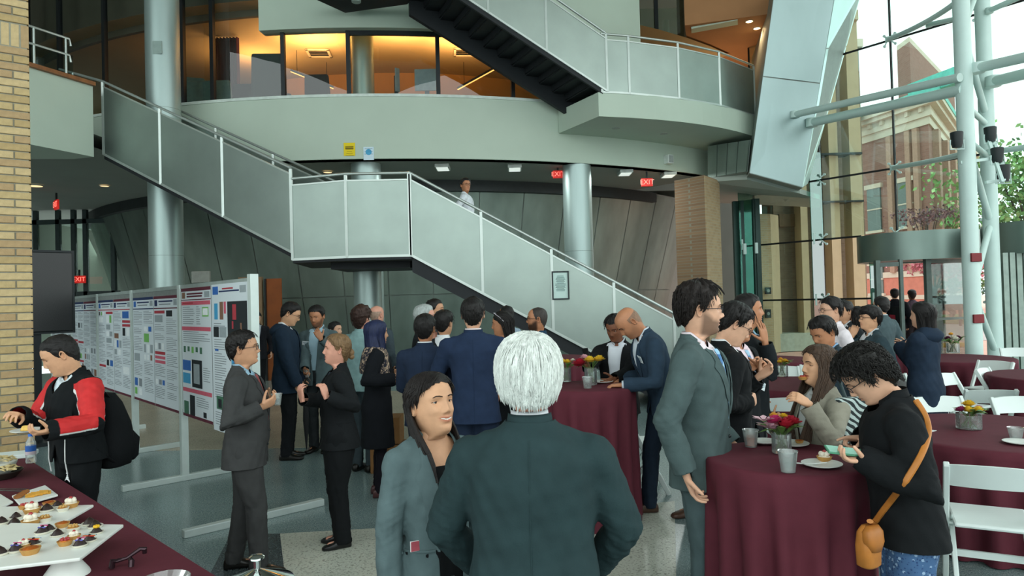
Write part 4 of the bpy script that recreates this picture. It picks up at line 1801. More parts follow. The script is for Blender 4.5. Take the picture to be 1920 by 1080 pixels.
# ------------------------------------------------------------------ guards and stairs
def guard(parent, pts, h, top_gap=.10, low=0.0, post_at=None, rail_ext=None):
 """pts: bottom points of the panels (world), h: rail height above them"""
 up = Vector((0, 0, 1))
 for k in range(len(pts) - 1):
  a, b = pts[k], pts[k + 1]
  d = (b - a).normalized()
  nn = Vector((d.y, -d.x, 0)).normalized() * .006
  q = MB()
  a0, b0 = a + d * .02, b - d * .02
  q.hexa([a0 - nn, b0 - nn, b0 + nn, a0 + nn], [p + up * (h - top_gap) for p in (a0 - nn, b0 - nn, b0 + nn, a0 + nn)])
  q.build('guard_panel', M_mesh, parent)
  MB().bar(a + up * .01, b + up * .01, .035, .04).build('bottom_trim', M_rail, parent)
  MB().bar(a + up * (h - top_gap), b + up * (h - top_gap), .03, .025).build('top_trim', M_rail, parent)
 for p in pts:
  MB().box((p.x - .022, p.y - .022, p.z), (p.x + .022, p.y + .022, p.z + h - .02)).build('post', M_rail, parent)
 rp = [p + up * h for p in pts]
 if rail_ext:
  rp = rail_ext(rp)
 MB().tube(rp, .024, 10).build('handrail', M_rail, parent, smooth=True)

def flight(parent, A, B, back, nst, thick=.05):
 """steps from nosing line A (top) to B (bottom); back: vector across the stair"""
 for k in range(nst):
  f0, f1 = k / nst, (k + 1) / nst
  p0, p1 = A + (B - A) * f0, A + (B - A) * f1
  z = p0.z
  q = MB()
  t0, t1 = gl(p0, z), gl(p1, z)
  q.hexa([t0 + Vector((0, 0, -thick)), t1 + Vector((0, 0, -thick)), t1 + back + Vector((0, 0, -thick)), t0 + back + Vector((0, 0, -thick))],
    [t0, t1, t1 + back, t0 + back])
  zl = p1.z
  r0 = t1 - (t1 - t0).normalized() * .03
  q.hexa([gl(r0, zl - .02), gl(t1, zl - .02), gl(t1 + back, zl - .02), gl(r0 + back, zl - .02)], [gl(r0, z - thick), gl(t1, z - thick), gl(t1 + back, z - thick), gl(r0 + back, z - thick)])
  q.build('step', M_dark, parent)

def stringer(parent, a, b, dep=.30, w=.05, m=None):
 up = Vector((0, 0, 1))
 d = (b - a).normalized()
 nn = Vector((d.y, -d.x, 0)).normalized() * w / 2
 MB().hexa([a - nn - up * dep, b - nn - up * dep, b + nn - up * dep, a + nn - up * dep], [a - nn, b - nn, b + nn, a + nn]).build('stringer', m or M_dark, parent)

# lower flight (parallel to the picture) with landing
stair1 = empty('staircase', (0, 0, 0), 'long steel staircase with mesh guards, rising from the hall to the landing', 'stairs')
L0 = at(772, 480, 11.3)
slope = .568
runx = 4.95
pix = [772, 906, 1036, 1151, 1262]
pts = []
for px in pix:
 x = xz(px, 11.3).x
 pts.append(Vector((x, L0.y, L0.z - slope * (x - L0.x))))
end = Vector((L0.x + 4.55, L0.y, L0.z - slope * 4.55))
guard(stair1, pts + [end], 1.36, .11)
flight(stair1, Vector((L0.x, L0.y + .05, L0.z + .26)), Vector((L0.x + 5.06, L0.y + .05, .17)), Vector((0, 1.75, 0)), 16)
stringer(stair1, L0 + Vector((0, .06, .02)), Vector((L0.x + 4.6, L0.y + .06, .02)), .28)
stringer(stair1, L0 + Vector((0, 1.78, .1)), Vector((L0.x + 4.6, L0.y + 1.78, .1)), .36)
bk = [Vector((p.x, p.y + 1.75, p.z)) for p in pts + [end]]
guard(stair1, bk, 1.30, .11)
for o_ in (.0, 1.62):          # inner handrails
 MB().tube([p + Vector((0, .09 + o_, 1.02)) for p in pts + [end]], .02, 8).build('inner_handrail', M_rail, stair1, smooth=True)
# landing
lp = [at(549, 481, 11.55), at(651, 476, 11.25), L0.copy()]
for p in lp:
 p.z = L0.z
guard(stair1, lp, 1.36, .11)
fl2 = [lp[0], lp[1], lp[2], lp[2] + Vector((0, 1.8, 0)), lp[0] + Vector((-.2, 1.8, 0))]
MB().hexa([gl(p, L0.z - .05) for p in fl2], [gl(p, L0.z + .24) for p in fl2]).build('landing', M_dark, stair1)
MB().hexa([gl(p, L0.z - .16) for p in (lp[1] + Vector((-.4, .5, 0)), lp[2] + Vector((-.1, .5, 0)), lp[2] + Vector((0, 1.7, 0)), lp[1] + Vector((-.4, 1.7, 0)))],
   [gl(p, L0.z - .05) for p in (lp[1] + Vector((-.4, .5, 0)), lp[2] + Vector((-.1, .5, 0)), lp[2] + Vector((0, 1.7, 0)), lp[1] + Vector((-.4, 1.7, 0)))]).build('landing_beam', M_dark, stair1)
for z_ in (.82, 1.02):
 MB().tube([lp[0] + Vector((.1, .12, z_ + .25)), lp[0] + Vector((.45, .10, z_)), lp[1] + Vector((0, .1, z_)), lp[2] + Vector((0, .1, z_))], .02, 8).build('inner_handrail', M_rail, stair1, smooth=True)
pp = xz(690, 13.0)
MB().lathe([(.26, 0), (.26, L0.z - .05)], c=(pp.x, pp.y, 0), n=30).build('landing_post', M_steel, stair1, smooth=True)
# left flight
stair2 = empty('staircase', (0, 0, 0), 'grey mesh-sided flight descending from the upper left to the landing', 'stairs')
T0 = at(195, 290, 13.35)
e0 = at(548, 474, 11.55)
pts = [T0]
for px in (302, 419):
 f = (px - 195) / (548 - 195)
 # perspective-correct split
 ff_ = f * 13.35 / (f * 13.35 + (1 - f) * 11.55)
 ff_ = f * (1 / 11.55) / (f / 11.55 + (1 - f) / 13.35)
 ff_ = f / 11.55 / (f / 11.55 + (1 - f) / 13.35)
 w_ = f * 13.35 / (f * 13.35 + (1 - f) * 11.55)
 pts.append(T0 + (e0 - T0) * w_)
pts.append(e0)
guard(stair2, pts, 1.42, .10)
bdir = Vector((.35, 1.6, 0))
bk2 = [p + bdir for p in pts]
guard(stair2, bk2, 1.45, .10)
flight(stair2, T0 + Vector((.02, .04, .24)), e0 + Vector((0, .04, .24)), bdir, 15)
stringer(stair2, T0 + Vector((0, .05, .02)), e0 + Vector((0, .05, .02)), .10)
MB().tube([p + Vector((0, .12, 1.0)) for p in pts], .02, 8).build('inner_handrail', M_rail, stair2, smooth=True)
ext = (T0 - e0).normalized()
MB().tube([T0 + Vector((0, 0, 1.42)), T0 + ext * 1.2 + Vector((-.3, .3, 1.42))], .024, 8).build('handrail', M_rail, stair2, smooth=True)

# right balcony slab with guard
A, B = at(1123, 218, 14.3), at(1430, 262, 16.9)
zb = (A.z + B.z) / 2
mid = (A + B) / 2 + Vector((.25, -.35, 0))
front = []
for i in range(9):
 t = i / 8
 p = A * (1 - t) ** 2 + (mid * 2 - (A + B) / 2) * 2 * t * (1 - t) + B * t * t
 front.append(gl(p, zb))
Lb = gl(xz(1057, 15.6), zb)
Rb = gl(xz(1440, 18.5), zb)
ring = front + [Rb, gl(xz(1330, 19.0), zb), gl(Lb + Vector((.3, .8, 0)), zb), Lb]
q = MB()
q.hexa(ring, [p + Vector((0, 0, .5)) for p in ring])
bal = st(q.build('wall_balcony_slab', M_fascia))
balc = st(empty('trim_balcony_guard', (0, 0, 0)))
gpix = [1139, 1192, 1284, 1362, 1426]

def on_front(px):
 best = None
 for i in range(8):
  for k in range(40):
   p = front[i].lerp(front[i + 1], k / 40)
   x = p.x / p.y * FPX + 960
   if best is None or abs(x - px) < best[0]:
    best = (abs(x - px), p)
 return best[1]

gpts = [gl(on_front(px), zb + .5) for px in gpix]
guard(balc, gpts, 1.22, .12)
# small fittings under the balcony
for px, py in ((1155, 240), (1245, 250)):
 p = on_z(px, py, zb)
 MB().lathe([(0, -.012), (.09, -.012), (.1, 0)], c=p, n=18).build('sprinkler_plate', M_soffit, bal)

# upper flight
stair3 = empty('staircase', (0, 0, 0), 'upper steel flight with dark exposed steps below, rising to the top left', 'stairs')
s0 = at(1139, 172, 14.35)
s1 = at(800, -52, 12.9)
dirv = (s1 - s0)
pts = [s0]
for f in (.335, .66):          # even in the picture, so corrected for distance
 pts.append(s0 + dirv * (f * 14.35 / (f * 14.35 + (1 - f) * 12.9)))
pts.append(s1)
guard(stair3, pts, 1.22, .12)
bd = Vector((dirv.y, -dirv.x, 0)).normalized() * 1.3
if bd.y < 0:
 bd = -bd
flight(stair3, s1 + bd * .03 + Vector((0, 0, .05)), s0 + bd * .03, bd * .96, 12)
hd_ = gl(dirv, 0).normalized()
stringer(stair3, s0 + hd_ * .1 + bd * .03 + Vector((0, 0, .07)), s1 + bd * .03 + Vector((0, 0, .02)), .12)
stringer(stair3, s0 + hd_ * .12 + bd + Vector((0, 0, .20)), s1 + bd + Vector((0, 0, .14)), .44, .1)
guard(stair3, [p + bd for p in pts], 1.22, .12)
zl = s1.z - .02
L = [gl(s1 + hd_ * -.05, zl), gl(s1 + bd * 1.1, zl), gl(xz(660, 14.45), zl), gl(xz(590, 13.6), zl), gl(xz(560, 12.5), zl), gl(s1 + Vector((-.3, -.3, 0)), zl)]
MB().hexa(L, [p + Vector((0, 0, .24)) for p in L]).build('landing', M_dark, stair3)
p = at(668, 4, 13.4)
MB().lathe([(0, 0), (.09, 0), (.10, .3), (0, .3)], c=p, n=20).build('downlight_can', M_steel, stair3, smooth=True)

# behind the right balcony: glazing, brick strip, warm soffit with downlights
wr = empty('window_2', (0, 0, 0))
st(wr, 'dark glazing behind the upper right guard')
a0, a1 = xz(1075, 19.2), xz(1302, 19.8)
for k, px in enumerate((1090, 1165, 1245, 1302)):
 p = a0.lerp(a1, (px - 1075) / 227)
 MB().box((p.x - .05, p.y - .05, 5.6), (p.x + .05, p.y + .05, 11.2)).build('mullion', M_frame, wr)
for k, (pa, pb) in enumerate(((1090, 1165), (1165, 1245), (1245, 1302))):
 A_, B_ = a0.lerp(a1, (pa - 1075) / 227), a0.lerp(a1, (pb - 1075) / 227)
 MB().hexa([gl(A_, 5.6), gl(B_, 5.6), gl(B_ + Vector((0, .02, 0)), 5.6), gl(A_ + Vector((0, .02, 0)), 5.6)],
    [gl(A_, 11.2), gl(B_, 11.2), gl(B_ + Vector((0, .02, 0)), 11.2), gl(A_ + Vector((0, .02, 0)), 11.2)]).build('pane', M_gtint, wr)
st(MB().box((a0.x - 3, 22.5, 5.6), (xz(1425, 22.5).x, 22.7, 11.2)).build('wall_upper_back', mat('upper_back', '#6d6a58', .8, 0, .1, 2)))
pA, pB = xz(1302, 19.6), xz(1330, 20.0)
st(MB().hexa([gl(pA, 5.6), gl(pB, 5.6), gl(pB + Vector((0, 1, 0)), 5.6), gl(pA + Vector((0, 1, 0)), 5.6)], [gl(pA, 11.2), gl(pB, 11.2), gl(pB + Vector((0, 1, 0)), 11.2), gl(pA + Vector((0, 1, 0)), 11.2)]).build('wall_brick_strip', M_brickw))
zc_ = 8.55
sq = [gl(xz(1300, 17.2), zc_), gl(xz(1470, 16.6), zc_), gl(xz(1428, 22.2), zc_), gl(xz(1310, 22.2), zc_)]
cw = st(MB().hexa(sq, [p + Vector((0, 0, .9)) for p in sq]).build('ceiling_warm_soffit', mat('soffit_tan', '#a97a52', .8, 0, .05, 2)))
for px, py in ((1405, 40), (1419, 53)):
 p = on_z(px, py, zc_)
 e = empty('downlight', p, ('near' if py == 40 else 'far') + ' recessed downlight in the warm soffit at the top right', 'lamp')
 MB().lathe([(.08, -.015), (.10, -.012), (.10, .0)], n=20).build('trim_ring', M_rail, e)
 MB().lathe([(0, -.004), (.08, -.006)], n=20).build('lens', mat('downlight_glow', '#ffe2b0', .5, emit='#ffd9a0', estr=9), e)
 light('downlight_beam', 'SPOT', p + Vector((0, 0, -.05)), 40, (1, .66, .36), .06, spot=2.2)
light('soffit_glow', 'AREA', gl(xz(1390, 19.5), 6.6), 26, (1, .62, .34), 1.6, rot=(math.pi, 0, 0))
fa = [gl(xz(1312, 17.3), zc_ - .05), gl(xz(1400, 16.9), zc_ - .02), gl(xz(1400, 17.2), zc_ - .02), gl(xz(1312, 17.6), zc_ - .05)]
st(MB().hexa(fa, [p + Vector((0, 0, 2)) for p in fa]).build('wall_top_fascia', M_fascia))

# ------------------------------------------------------------------ tilted metal-clad volume
tl, tr0, tr = at(1455, -40, 15.7), at(1570, -40, 15.9), at(1622, -40, 17.2)
bl, br0, br = at(1405, 325, 15.9), at(1504, 352, 16.0), at(1514, 345, 17.0)
prism = MB()
bkv = Vector((.9, 4.0, 0))
prism.hexa([bl, br0, br, br + bkv, bl + bkv], [tl, tr0, tr, tr + bkv, tl + bkv])
wp = st(prism.build('wall_metal_prism', M_zincback))

def cladding(a, b, c, d, nu, nv, m, parent, gap=.006, lift=.012):
 """quads of cladding between corners a-b (bottom) and d-c (top)"""
 nn = (b - a).cross(d - a).normalized()
 if nn.y > 0:
  nn = -nn
 P = lambda u, v_: (a * (1 - u) + b * u) * (1 - v_) + (d * (1 - u) + c * u) * v_
 for i in range(nu):
  for j in range(nv):
   u0, u1, v0, v1 = i / nu + gap / 2, (i + 1) / nu - gap / 2, j / nv + gap / 2, (j + 1) / nv - gap / 2
   pts = [P(u0, v0), P(u1, v0), P(u1, v1), P(u0, v1)]
   MB().hexa([p + nn * .001 for p in pts], [p + nn * lift for p in pts]).build('panel', m, parent)

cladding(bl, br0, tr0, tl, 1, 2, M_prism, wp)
cladding(br0, br, tr, tr0, 1, 3, mat('metal_cladding_lit', '#b7cbc9', .3, .7, .05, 1.1), wp)  # side face coloured paler than the front to show it lit
# lower left faceted part under the balcony
fa = [at(1329, 335, 17.2), at(1402, 322, 16.1), at(1408, 262, 16.1), at(1329, 274, 17.2)]
wq = st(MB().hexa(fa, [p + Vector((.5, 2, 0)) for p in fa]).build('wall_metal_skirt', M_zincback))
cladding(fa[0], fa[1], fa[2], fa[3], 4, 1, M_zinc, wq, .02, .05)
# canopy soffit under the metal volume
cs = [gl(xz(1328, 17.1), 4.60), gl(xz(1408, 16.4), 4.52), gl(xz(1506, 16.6), 4.18), gl(xz(1545, 18.0), 4.2), gl(xz(1545, 20.5), 4.3), gl(xz(1340, 21), 4.6)]
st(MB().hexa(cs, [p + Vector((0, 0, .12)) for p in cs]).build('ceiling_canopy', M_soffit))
# ------------------------------------------------------------------ near brick pier (left), brick by brick
pier_c = xz(62, 5.8)
PD = AX_V                      # the face runs along AX_V
pier = empty('wall_brick_pier', (pier_c.x, pier_c.y, 0), rz=math.atan2(AX_V.y, AX_V.x))
st(pier, 'buff brick pier at the left edge')
CH, BL_, MJ = .0672, .236, .011
ztop = 4.9
MB().box((-1.2, .012, 0), (-.012, 1.0, ztop)).build('mortar_core', mat('mortar_grey', '#8f8d7c', .95, 0, .08, 30), pier)
M_bk = [mat('brick_clay_%d' % i, c, .85, 0, .10, 24, .4, 90) for i, c in enumerate(('#b59f72', '#ab9468', '#bda77c', '#a88e68'))]
bm_ = {}

def brick_mesh(w, h, k, dep=.09):
 key = (round(w, 3), round(h, 3), k)
 if key not in bm_:
  q = MB()
  b = .003
  v = []
  for y, i in ((0, b), (b, 0), (dep, 0)):
   v += [(i, y, i), (w - i, y, i), (w - i, y, h - i), (i, y, h - i)]
  f = [(0, 1, 2, 3)]
  for r in (0, 4):
   f += [(r + j, r + 4 + j, r + 4 + (j + 1) % 4, r + (j + 1) % 4) for j in range(4)]
  me = bpy.data.meshes.new('brick')
  me.from_pydata(v, [], f)
  me.materials.append(M_bk[k])
  bm_[key] = me
 return bm_[key]

rnd = random.Random(3)
nb = 0
z = .55
row = 0
while z < ztop - .1:
 soldier = 4.03 < z < 4.10
 h = CH - MJ if not soldier else .190
 x = 0.0
 if soldier:
  while x > -.62:
   o = bpy.data.objects.new('brick', brick_mesh(CH - MJ, h, rnd.randrange(4)))
   COL.objects.link(o)
   o.parent = pier
   o.location = (x - (CH - MJ), .010, z)
   x -= CH
   nb += 1
 else:
  first = BL_ - MJ if row % 2 else BL_ * .5 - MJ
  w = first
  while x > -.62:
   o = bpy.data.objects.new('brick', brick_mesh(w, h, rnd.randrange(4)))
   COL.objects.link(o)
   o.parent = pier
   o.location = (x - w, 0.0, z)
   x -= w + MJ
   w = BL_ - MJ
   nb += 1
 z += h + MJ
 row += 1
brs = [c for c in pier.children if c.name.startswith('brick')]

# ------------------------------------------------------------------ inner brick pier
c0, cL, cR = xz(1327, 16.2), xz(1271, 16.9), xz(1354, 17.0)
bk = (cL + cR) - c0
sq = [gl(c0, 0), gl(cR, 0), gl(bk, 0), gl(cL, 0)]
st(MB().hexa(sq, [p + Vector((0, 0, 4.62)) for p in sq]).build('wall_inner_pier', M_brickw))
fL = (cL - c0)
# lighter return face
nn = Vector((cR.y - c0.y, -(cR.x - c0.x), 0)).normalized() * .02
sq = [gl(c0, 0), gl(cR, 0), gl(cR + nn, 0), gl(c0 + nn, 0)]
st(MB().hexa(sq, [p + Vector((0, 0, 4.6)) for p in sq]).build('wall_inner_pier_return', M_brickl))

# ------------------------------------------------------------------ walls and roof added to block sky light, mostly out of view
st(MB().box((-16.2, 3, 0), (-16, 34, 13)).build('wall_light_block_left', mat('light_block_side', '#6f736a', .85, 0, .05, 1)))
st(MB().box((-34, 33.6, 0), (12, 33.8, 13)).build('wall_light_block_back', mat('light_block_rear', '#565a54', .85, 0, .06, 1)))
rp_ = [glass_pt(-16), glass_pt(14), glass_pt(14) - AX_V * 26, glass_pt(-16) - AX_V * 30]
st(MB().hexa([gl(p, 13.0) for p in rp_], [gl(p, 13.3) for p in rp_]).build('ceiling_light_block_hall', M_ceil))

# ------------------------------------------------------------------ far left vestibule: glazed doors, dark screen, exit signs
ve = empty('door_1', (0, 0, 0))
st(ve, 'glazed doors at the far left end of the hall')
D1 = 21.0
x_ = lambda px, d=D1: xz(px, d).x
for px in (70, 112, 141, 163, 215):
 MB().box((x_(px) - .06, D1 - .06, 0), (x_(px) + .06, D1 + .06, 4.9)).build('mullion', mat('alu_dark', '#4a5656', .4, .5), ve)
for z_ in (2.35, 4.55):
 MB().box((x_(62), D1 - .06, z_ - .07), (x_(225), D1 + .06, z_ + .07)).build('transom', mat('alu_dark', '#4a5656', .4, .5), ve)
for a_, b_ in ((70, 112), (112, 141), (141, 163), (163, 215)):
 for z0, z1 in ((0, 2.3), (2.4, 4.5)):
  MB().box((x_(a_) + .07, D1 - .01, z0), (x_(b_) - .07, D1 + .01, z1)).build('pane', M_gtint, ve)
# building seen through it
far = empty('far_building', (x_(175, 30), 30, 0), 'cream building with teal windows seen through the far left doors', 'building')
MB().box((-5, 0, 0), (3.2, .4, 7)).build('wall', mat('far_cream', '#b9c0a8', .8, emit=None), far)
for k in range(6):
 for z_ in (1.3, 3.9):
  wq = MB().box((-4.6 + k * 1.25, -.05, z_), (-3.65 + k * 1.25, 0, z_ + 1.05)).build('window', mat('far_window', '#4f8f88', .2), far)
  MB().box((-4.15 + k * 1.25, -.07, z_), (-4.08 + k * 1.25, -.05, z_ + 1.05)).build('glazing_bar', M_frame, wq)
light('vestibule_daylight', 'AREA', (x_(175, 26), 25.5, 5.5), 160, (.85, 1, .95), 4, rot=(math.radians(-50), 0, 0))
# black screen panel on a stand
p = xz(70, 9.6)
e = empty('display_screen', (p.x, p.y, 0), 'large black display screen standing behind the brick pier', 'screen', rz=.75)
MB().box((-.42, -.03, 1.55), (.42, .03, 2.66)).build('panel', mat('screen_black', '#101314', .25), e, bevel=.01)
MB().box((-.45, .0, 1.52), (.45, .05, 2.69)).build('bezel', M_frame, e)
MB().box((-.05, .05, .05), (.05, .10, 1.6)).build('post', M_frame, e)
MB().box((-.4, -.25, 0), (.4, .35, .05)).build('base', M_frame, e)

def text_mesh(name, s, size, m, parent=None, extr=.002, align='CENTER'):
 cu = bpy.data.curves.new(name, 'FONT')
 cu.body = s
 cu.size = size
 cu.extrude = extr
 cu.align_x = align
 cu.align_y = 'CENTER'
 cu.resolution_u = 2
 o = bpy.data.objects.new(name, cu)
 COL.objects.link(o)
 if m:
  cu.materials.append(m)
 dg_ = bpy.context.evaluated_depsgraph_get()
 me = bpy.data.meshes.new_from_object(o.evaluated_get(dg_))
 bpy.data.objects.remove(o)
 o = bpy.data.objects.new(name, me)
 COL.objects.link(o)
 if parent:
  o.parent = parent
 return o

def exit_sign(px, py, d, w, h, label, rz=0.0):
 e = empty('exit_sign', at(px, py, d), label, 'sign', rz=rz)
 MB().box((-w / 2, -.03, -h / 2), (w / 2, .03, h / 2)).build('housing', mat('exit_housing', '#b9302c', .5, emit='#ff2a20', estr=.25), e, bevel=.01)
 t = text_mesh('lettering', 'EXIT', h * .85, mat('exit_letter', '#ff8a7a', .5, emit='#ff7a6a', estr=1.0), e)
 t.rotation_euler = (math.pi / 2, 0, 0)
 t.location = (0, -.034, 0)
 MB().box((-.02, -.02, h / 2), (.02, .02, h / 2 + .18)).build('bracket', M_frame, e)
 return e

exit_sign(149, 524, 20.6, .36, .22, 'red EXIT sign above the far left doors')
exit_sign(106, 384, 17.5, .30, .24, 'small red EXIT sign seen edge-on under the left ceiling', -.78)
exit_sign(1046, 327, 16.4, .24, .18, 'red EXIT sign left of the right steel column')
exit_sign(1213, 342, 17.2, .28, .2, 'red EXIT sign right of the right steel column')

# orange doorway and tan wall under the stairs
p0, p1 = xz(455, 17.2), xz(532, 17.2)
e = st(empty('door_2', (p0.x, 17.0, 0)))
wd_ = p1.x - p0.x
MB().box((0, -.05, 0), (wd_ * .55, .1, 2.55)).build('wall_return', mat('tan_paint', '#8a7358', .8), e)
MB().box((wd_ * .60, 0, 0), (wd_ * .64, .1, 2.5)).build('jamb', M_frame, e)
MB().box((wd_ * .64, .05, 0), (wd_ * 1.0, .1, 2.5)).build('leaf', mat('orange_door', '#8a4a1c', .6, 0, .15, 3), e)
p = at(379, 520, 17.0)
o = MB().box((-.25, -.05, -.14), (.2, .05, .15)).build('wall_box', mat('wall_box_grey', '#8c928c', .5), bevel=.02)
o.location = p
setp(o, 'pale grey box fixed to the dark wall left of the doorway', 'box')

# ceiling fixtures under the fascia
for k, (px, py) in enumerate(((830, 313), (965, 314), (1172, 323), (1253, 327))):
 p = on_z(px, py, ZB - .03)
 e = empty('ceiling_light', p, ['flat ceiling light above the man on the stairs', 'flat ceiling light left of the right steel column', 'flat ceiling light right of the steel column',
         'flat ceiling light nearest the brick pier'][k], 'lamp', 'flat lights under the mezzanine')
 MB().box((-.16, -.25, -.05), (.16, .25, .03)).build('housing', mat('fixture_white', '#c4ccc6', .5), e, bevel=.01)
 MB().box((-.13, -.22, -.056), (.13, .22, -.05)).build('diffuser', mat('fixture_diffuser', '#e8efe9', .4, emit='#e8f4ec', estr=.6), e)
 light('fixture_light', 'AREA', p + Vector((0, 0, -.08)), 26, (.92, 1, .96), .3, sy=.5)
for k, (px, py) in enumerate(((75, 283), (66, 349))):
 p = on_z(px, py, ZB - .04)
 e = empty('downlight', p, ['round lit downlight just under the balcony box', 'small lit downlight beside the brick pier'][k], 'lamp')
 MB().lathe([(.16, 0), (.18, .03)], n=22).build('trim_ring', M_rail, e)
 MB().lathe([(0, -.002), (.155, -.002)], n=22).build('lens', mat('downlight_warm', '#ffe0b0', .5, emit='#ffd7a0', estr=1.0), e)
 light('downlight_beam', 'SPOT', p + Vector((0, 0, -.05)), 60, (1, .9, .75), .1, spot=2.4)
for px, d_, w_ in ((200, 17.0, 40), (430, 15.6, 30), (620, 16.0, 26)):  # unseen downlights, added to brighten the space under the mezzanine
 p = gl(xz(px, d_), ZB - .02)
 e = empty('downlight', p, 'unseen ceiling downlight added above the %s' % {200: 'left stairs', 430: 'display boards', 620: 'stair landing'}[px], 'lamp')
 MB().lathe([(.10, -.012), (.12, 0)], n=18).build('trim_ring', M_rail, e)
 MB().lathe([(0, -.003), (.10, -.006)], n=18).build('lens', mat('downlight_warm', '#ffe0b0', .5, emit='#ffd7a0', estr=1.0), e)
 light('downlight_beam', 'SPOT', p + Vector((0, 0, -.05)), w_ * 2, (1, .95, .85), .1, spot=2.6)
p = at(1254, 299, 17.0)
e = empty('wall_speaker', p, 'small white wall speaker on the sage fascia', 'speaker', rz=.5)
MB().box((-.09, -.08, -.11), (.09, .1, .11)).build('cabinet', mat('speaker_white', '#d5ddd8', .5), e, bevel=.015)
MB().box((-.065, -.088, -.085), (.065, -.08, .085)).build('grille', mat('speaker_grille', '#9fa8a4', .7), e)

# paper notices
def notice(px, py, d, w, h, col, ink, label, rz=0.0, frame=None, lines=6, title=None):
 loc = at(px, py, d)
 if not frame:
  ph = phi_of(px, DR)
  z_ = loc.z
  loc = arc(ph, DR + .004, z_)
  rz = math.radians(ph)
 e = empty('notice', loc, label, 'sign', rz=rz)
 MB().box((-w / 2, -.004, -h / 2), (w / 2, 0, h / 2)).build('paper', mat('paper_' + col, col, .8, 0, .02), e)
 q = MB()
 r = random.Random(px)
 if title:
  q.box((-w * .36, -.006, h * .14), (w * .36, -.004, h * .22))
  q.box((-w * .36, -.006, h * .02), (w * .36, -.004, h * .10))
 for i in range(lines):
  z_ = (h * .36 if not title else -.02 * h) - i * h * .62 / max(1, lines)
  ww_ = w * r.uniform(.22, .40)
  q.box((-ww_, -.006, z_ - h * .012), (ww_, -.004, z_ + h * .012))
 q.build('print', mat('ink_' + ink, ink, .8), e)
 if frame:
  q = MB()
  t = .022
  for a_, b_, c_, d_ in ((-w / 2 - t, -h / 2 - t, w / 2 + t, -h / 2), (-w / 2 - t, h / 2, w / 2 + t, h / 2 + t), (-w / 2 - t, -h / 2, -w / 2, h / 2), (w / 2, -h / 2, w / 2 + t, h / 2)):
   q.box((a_, -.02, b_), (c_, .01, d_))
  q.build('frame', mat('frame_' + frame, frame, .5), e)
 return e

notice(662, 277, 14.62, .24, .28, '#e8cf2a', '#6a5a14', 'yellow paper notice taped to the curved fascia', .02, title=True, lines=4)
q = notice(698, 284, 14.60, .22, .28, '#cfe4ee', '#5a86a0', 'white and blue paper notice beside the yellow one', .03, lines=3)
lg = MB().lathe([(0, .006), (.065, .006)], n=18).build('logo', mat('notice_blue', '#4fa0c8', .8), q)
lg.rotation_euler = (math.pi / 2, 0, 0)
lg.location = (0, -.001, .03)
notice(1051, 535, 11.27, .235, .42, '#c3dcd6', '#6f8a86', 'framed notice hung on the mesh guard of the stairs', 0, '#1d2a2c', 14)

# ------------------------------------------------------------------ glass wall, lines and fittings
gw = empty('window_3', (0, 0, 0))
st(gw, 'tall glass curtain wall on the right')

def t_of_px(px):
 r = (px - 960) / FPX
 # GP - AX_U t : (x)/(y) = r
 return (r * GP.y - GP.x) / (-AX_U.x + r * AX_U.y)

ts = [t_of_px(px) for px in (1418, 1545, 1686, 1858, 2070, 2350)]
zs = [0, 1.62, 3.12, 4.62, 7.60, 10.6, 13.0]
for k in range(len(ts) - 1):
 for j in range(len(zs) - 1):
  if k in (1, 2) and j < 2:
   continue
  a_, b_ = glass_pt(ts[k] + .02), glass_pt(ts[k + 1] - .02)
  o_ = AX_V * .008
  MB().hexa([gl(a_ - o_, zs[j] + .02), gl(b_ - o_, zs[j] + .02), gl(b_ + o_, zs[j] + .02), gl(a_ + o_, zs[j] + .02)],
     [gl(a_ - o_, zs[j + 1] - .02), gl(b_ - o_, zs[j + 1] - .02), gl(b_ + o_, zs[j + 1] - .02), gl(a_ + o_, zs[j + 1] - .02)]).build('pane', M_glass, gw)
for j in (1, 2, 3, 4, 5):
 t1 = ts[-1] if j > 2 else t_of_px(1640 if j == 1 else 1618)
 MB().bar(glass_pt(ts[0], zs[j]), glass_pt(t1, zs[j]), .022, .045).build('joint', M_black, gw)
 if j <= 2:
  MB().bar(glass_pt(t_of_px(1850), zs[j]), glass_pt(ts[-1], zs[j]), .022, .045).build('joint', M_black, gw)
for k, t in enumerate(ts):
 z0 = 0 if k != 2 else 3.12
 MB().bar(glass_pt(t, z0), glass_pt(t, 13), .03, .045).build('joint', M_black, gw)
 for j in range(1, 6):
  if k == 2 and j < 2:
   continue
  c = glass_pt(t, zs[j])
  q = MB()
  for sx in (-1, 1):
   for sz in (-1, 1):
    e_ = c - AX_U * (sx * .12) + Vector((0, 0, sz * .12)) - AX_V * .03
    q.tube([c - AX_V * .12, e_], .016, 6)
    q.tube([e_ - AX_V * .02, e_ + AX_V * .02], .03, 8)
  q.build('spider_fitting', M_white, gw, smooth=True)
# green glass fins standing square to the wall
for t, z0, z1, w in ((ts[0] + .05, 0, 4.5, .75), (ts[1] + .03, 0, 5.3, .55), (t_of_px(1652), 0, 2.5, .5)):
 c = glass_pt(t)
 a_, b_ = c - AX_V * .03, c - AX_V * (.03 + w)
 o_ = AX_U * .011
 MB().hexa([gl(a_ - o_, z0), gl(b_ - o_, z0), gl(b_ + o_, z0), gl(a_ + o_, z0)], [gl(a_ - o_, z1), gl(b_ - o_, z1), gl(b_ + o_, z1), gl(a_ + o_, z1)]).build('glass_fin', M_ggreen, gw)
 for zc in (1.62, 3.12):
  if zc < z1:
   MB().bar(gl(b_ + AX_V * .1, zc - .14), gl(b_ + AX_V * .1, zc + .14), .05, .05).build('patch_fitting', M_white, gw)
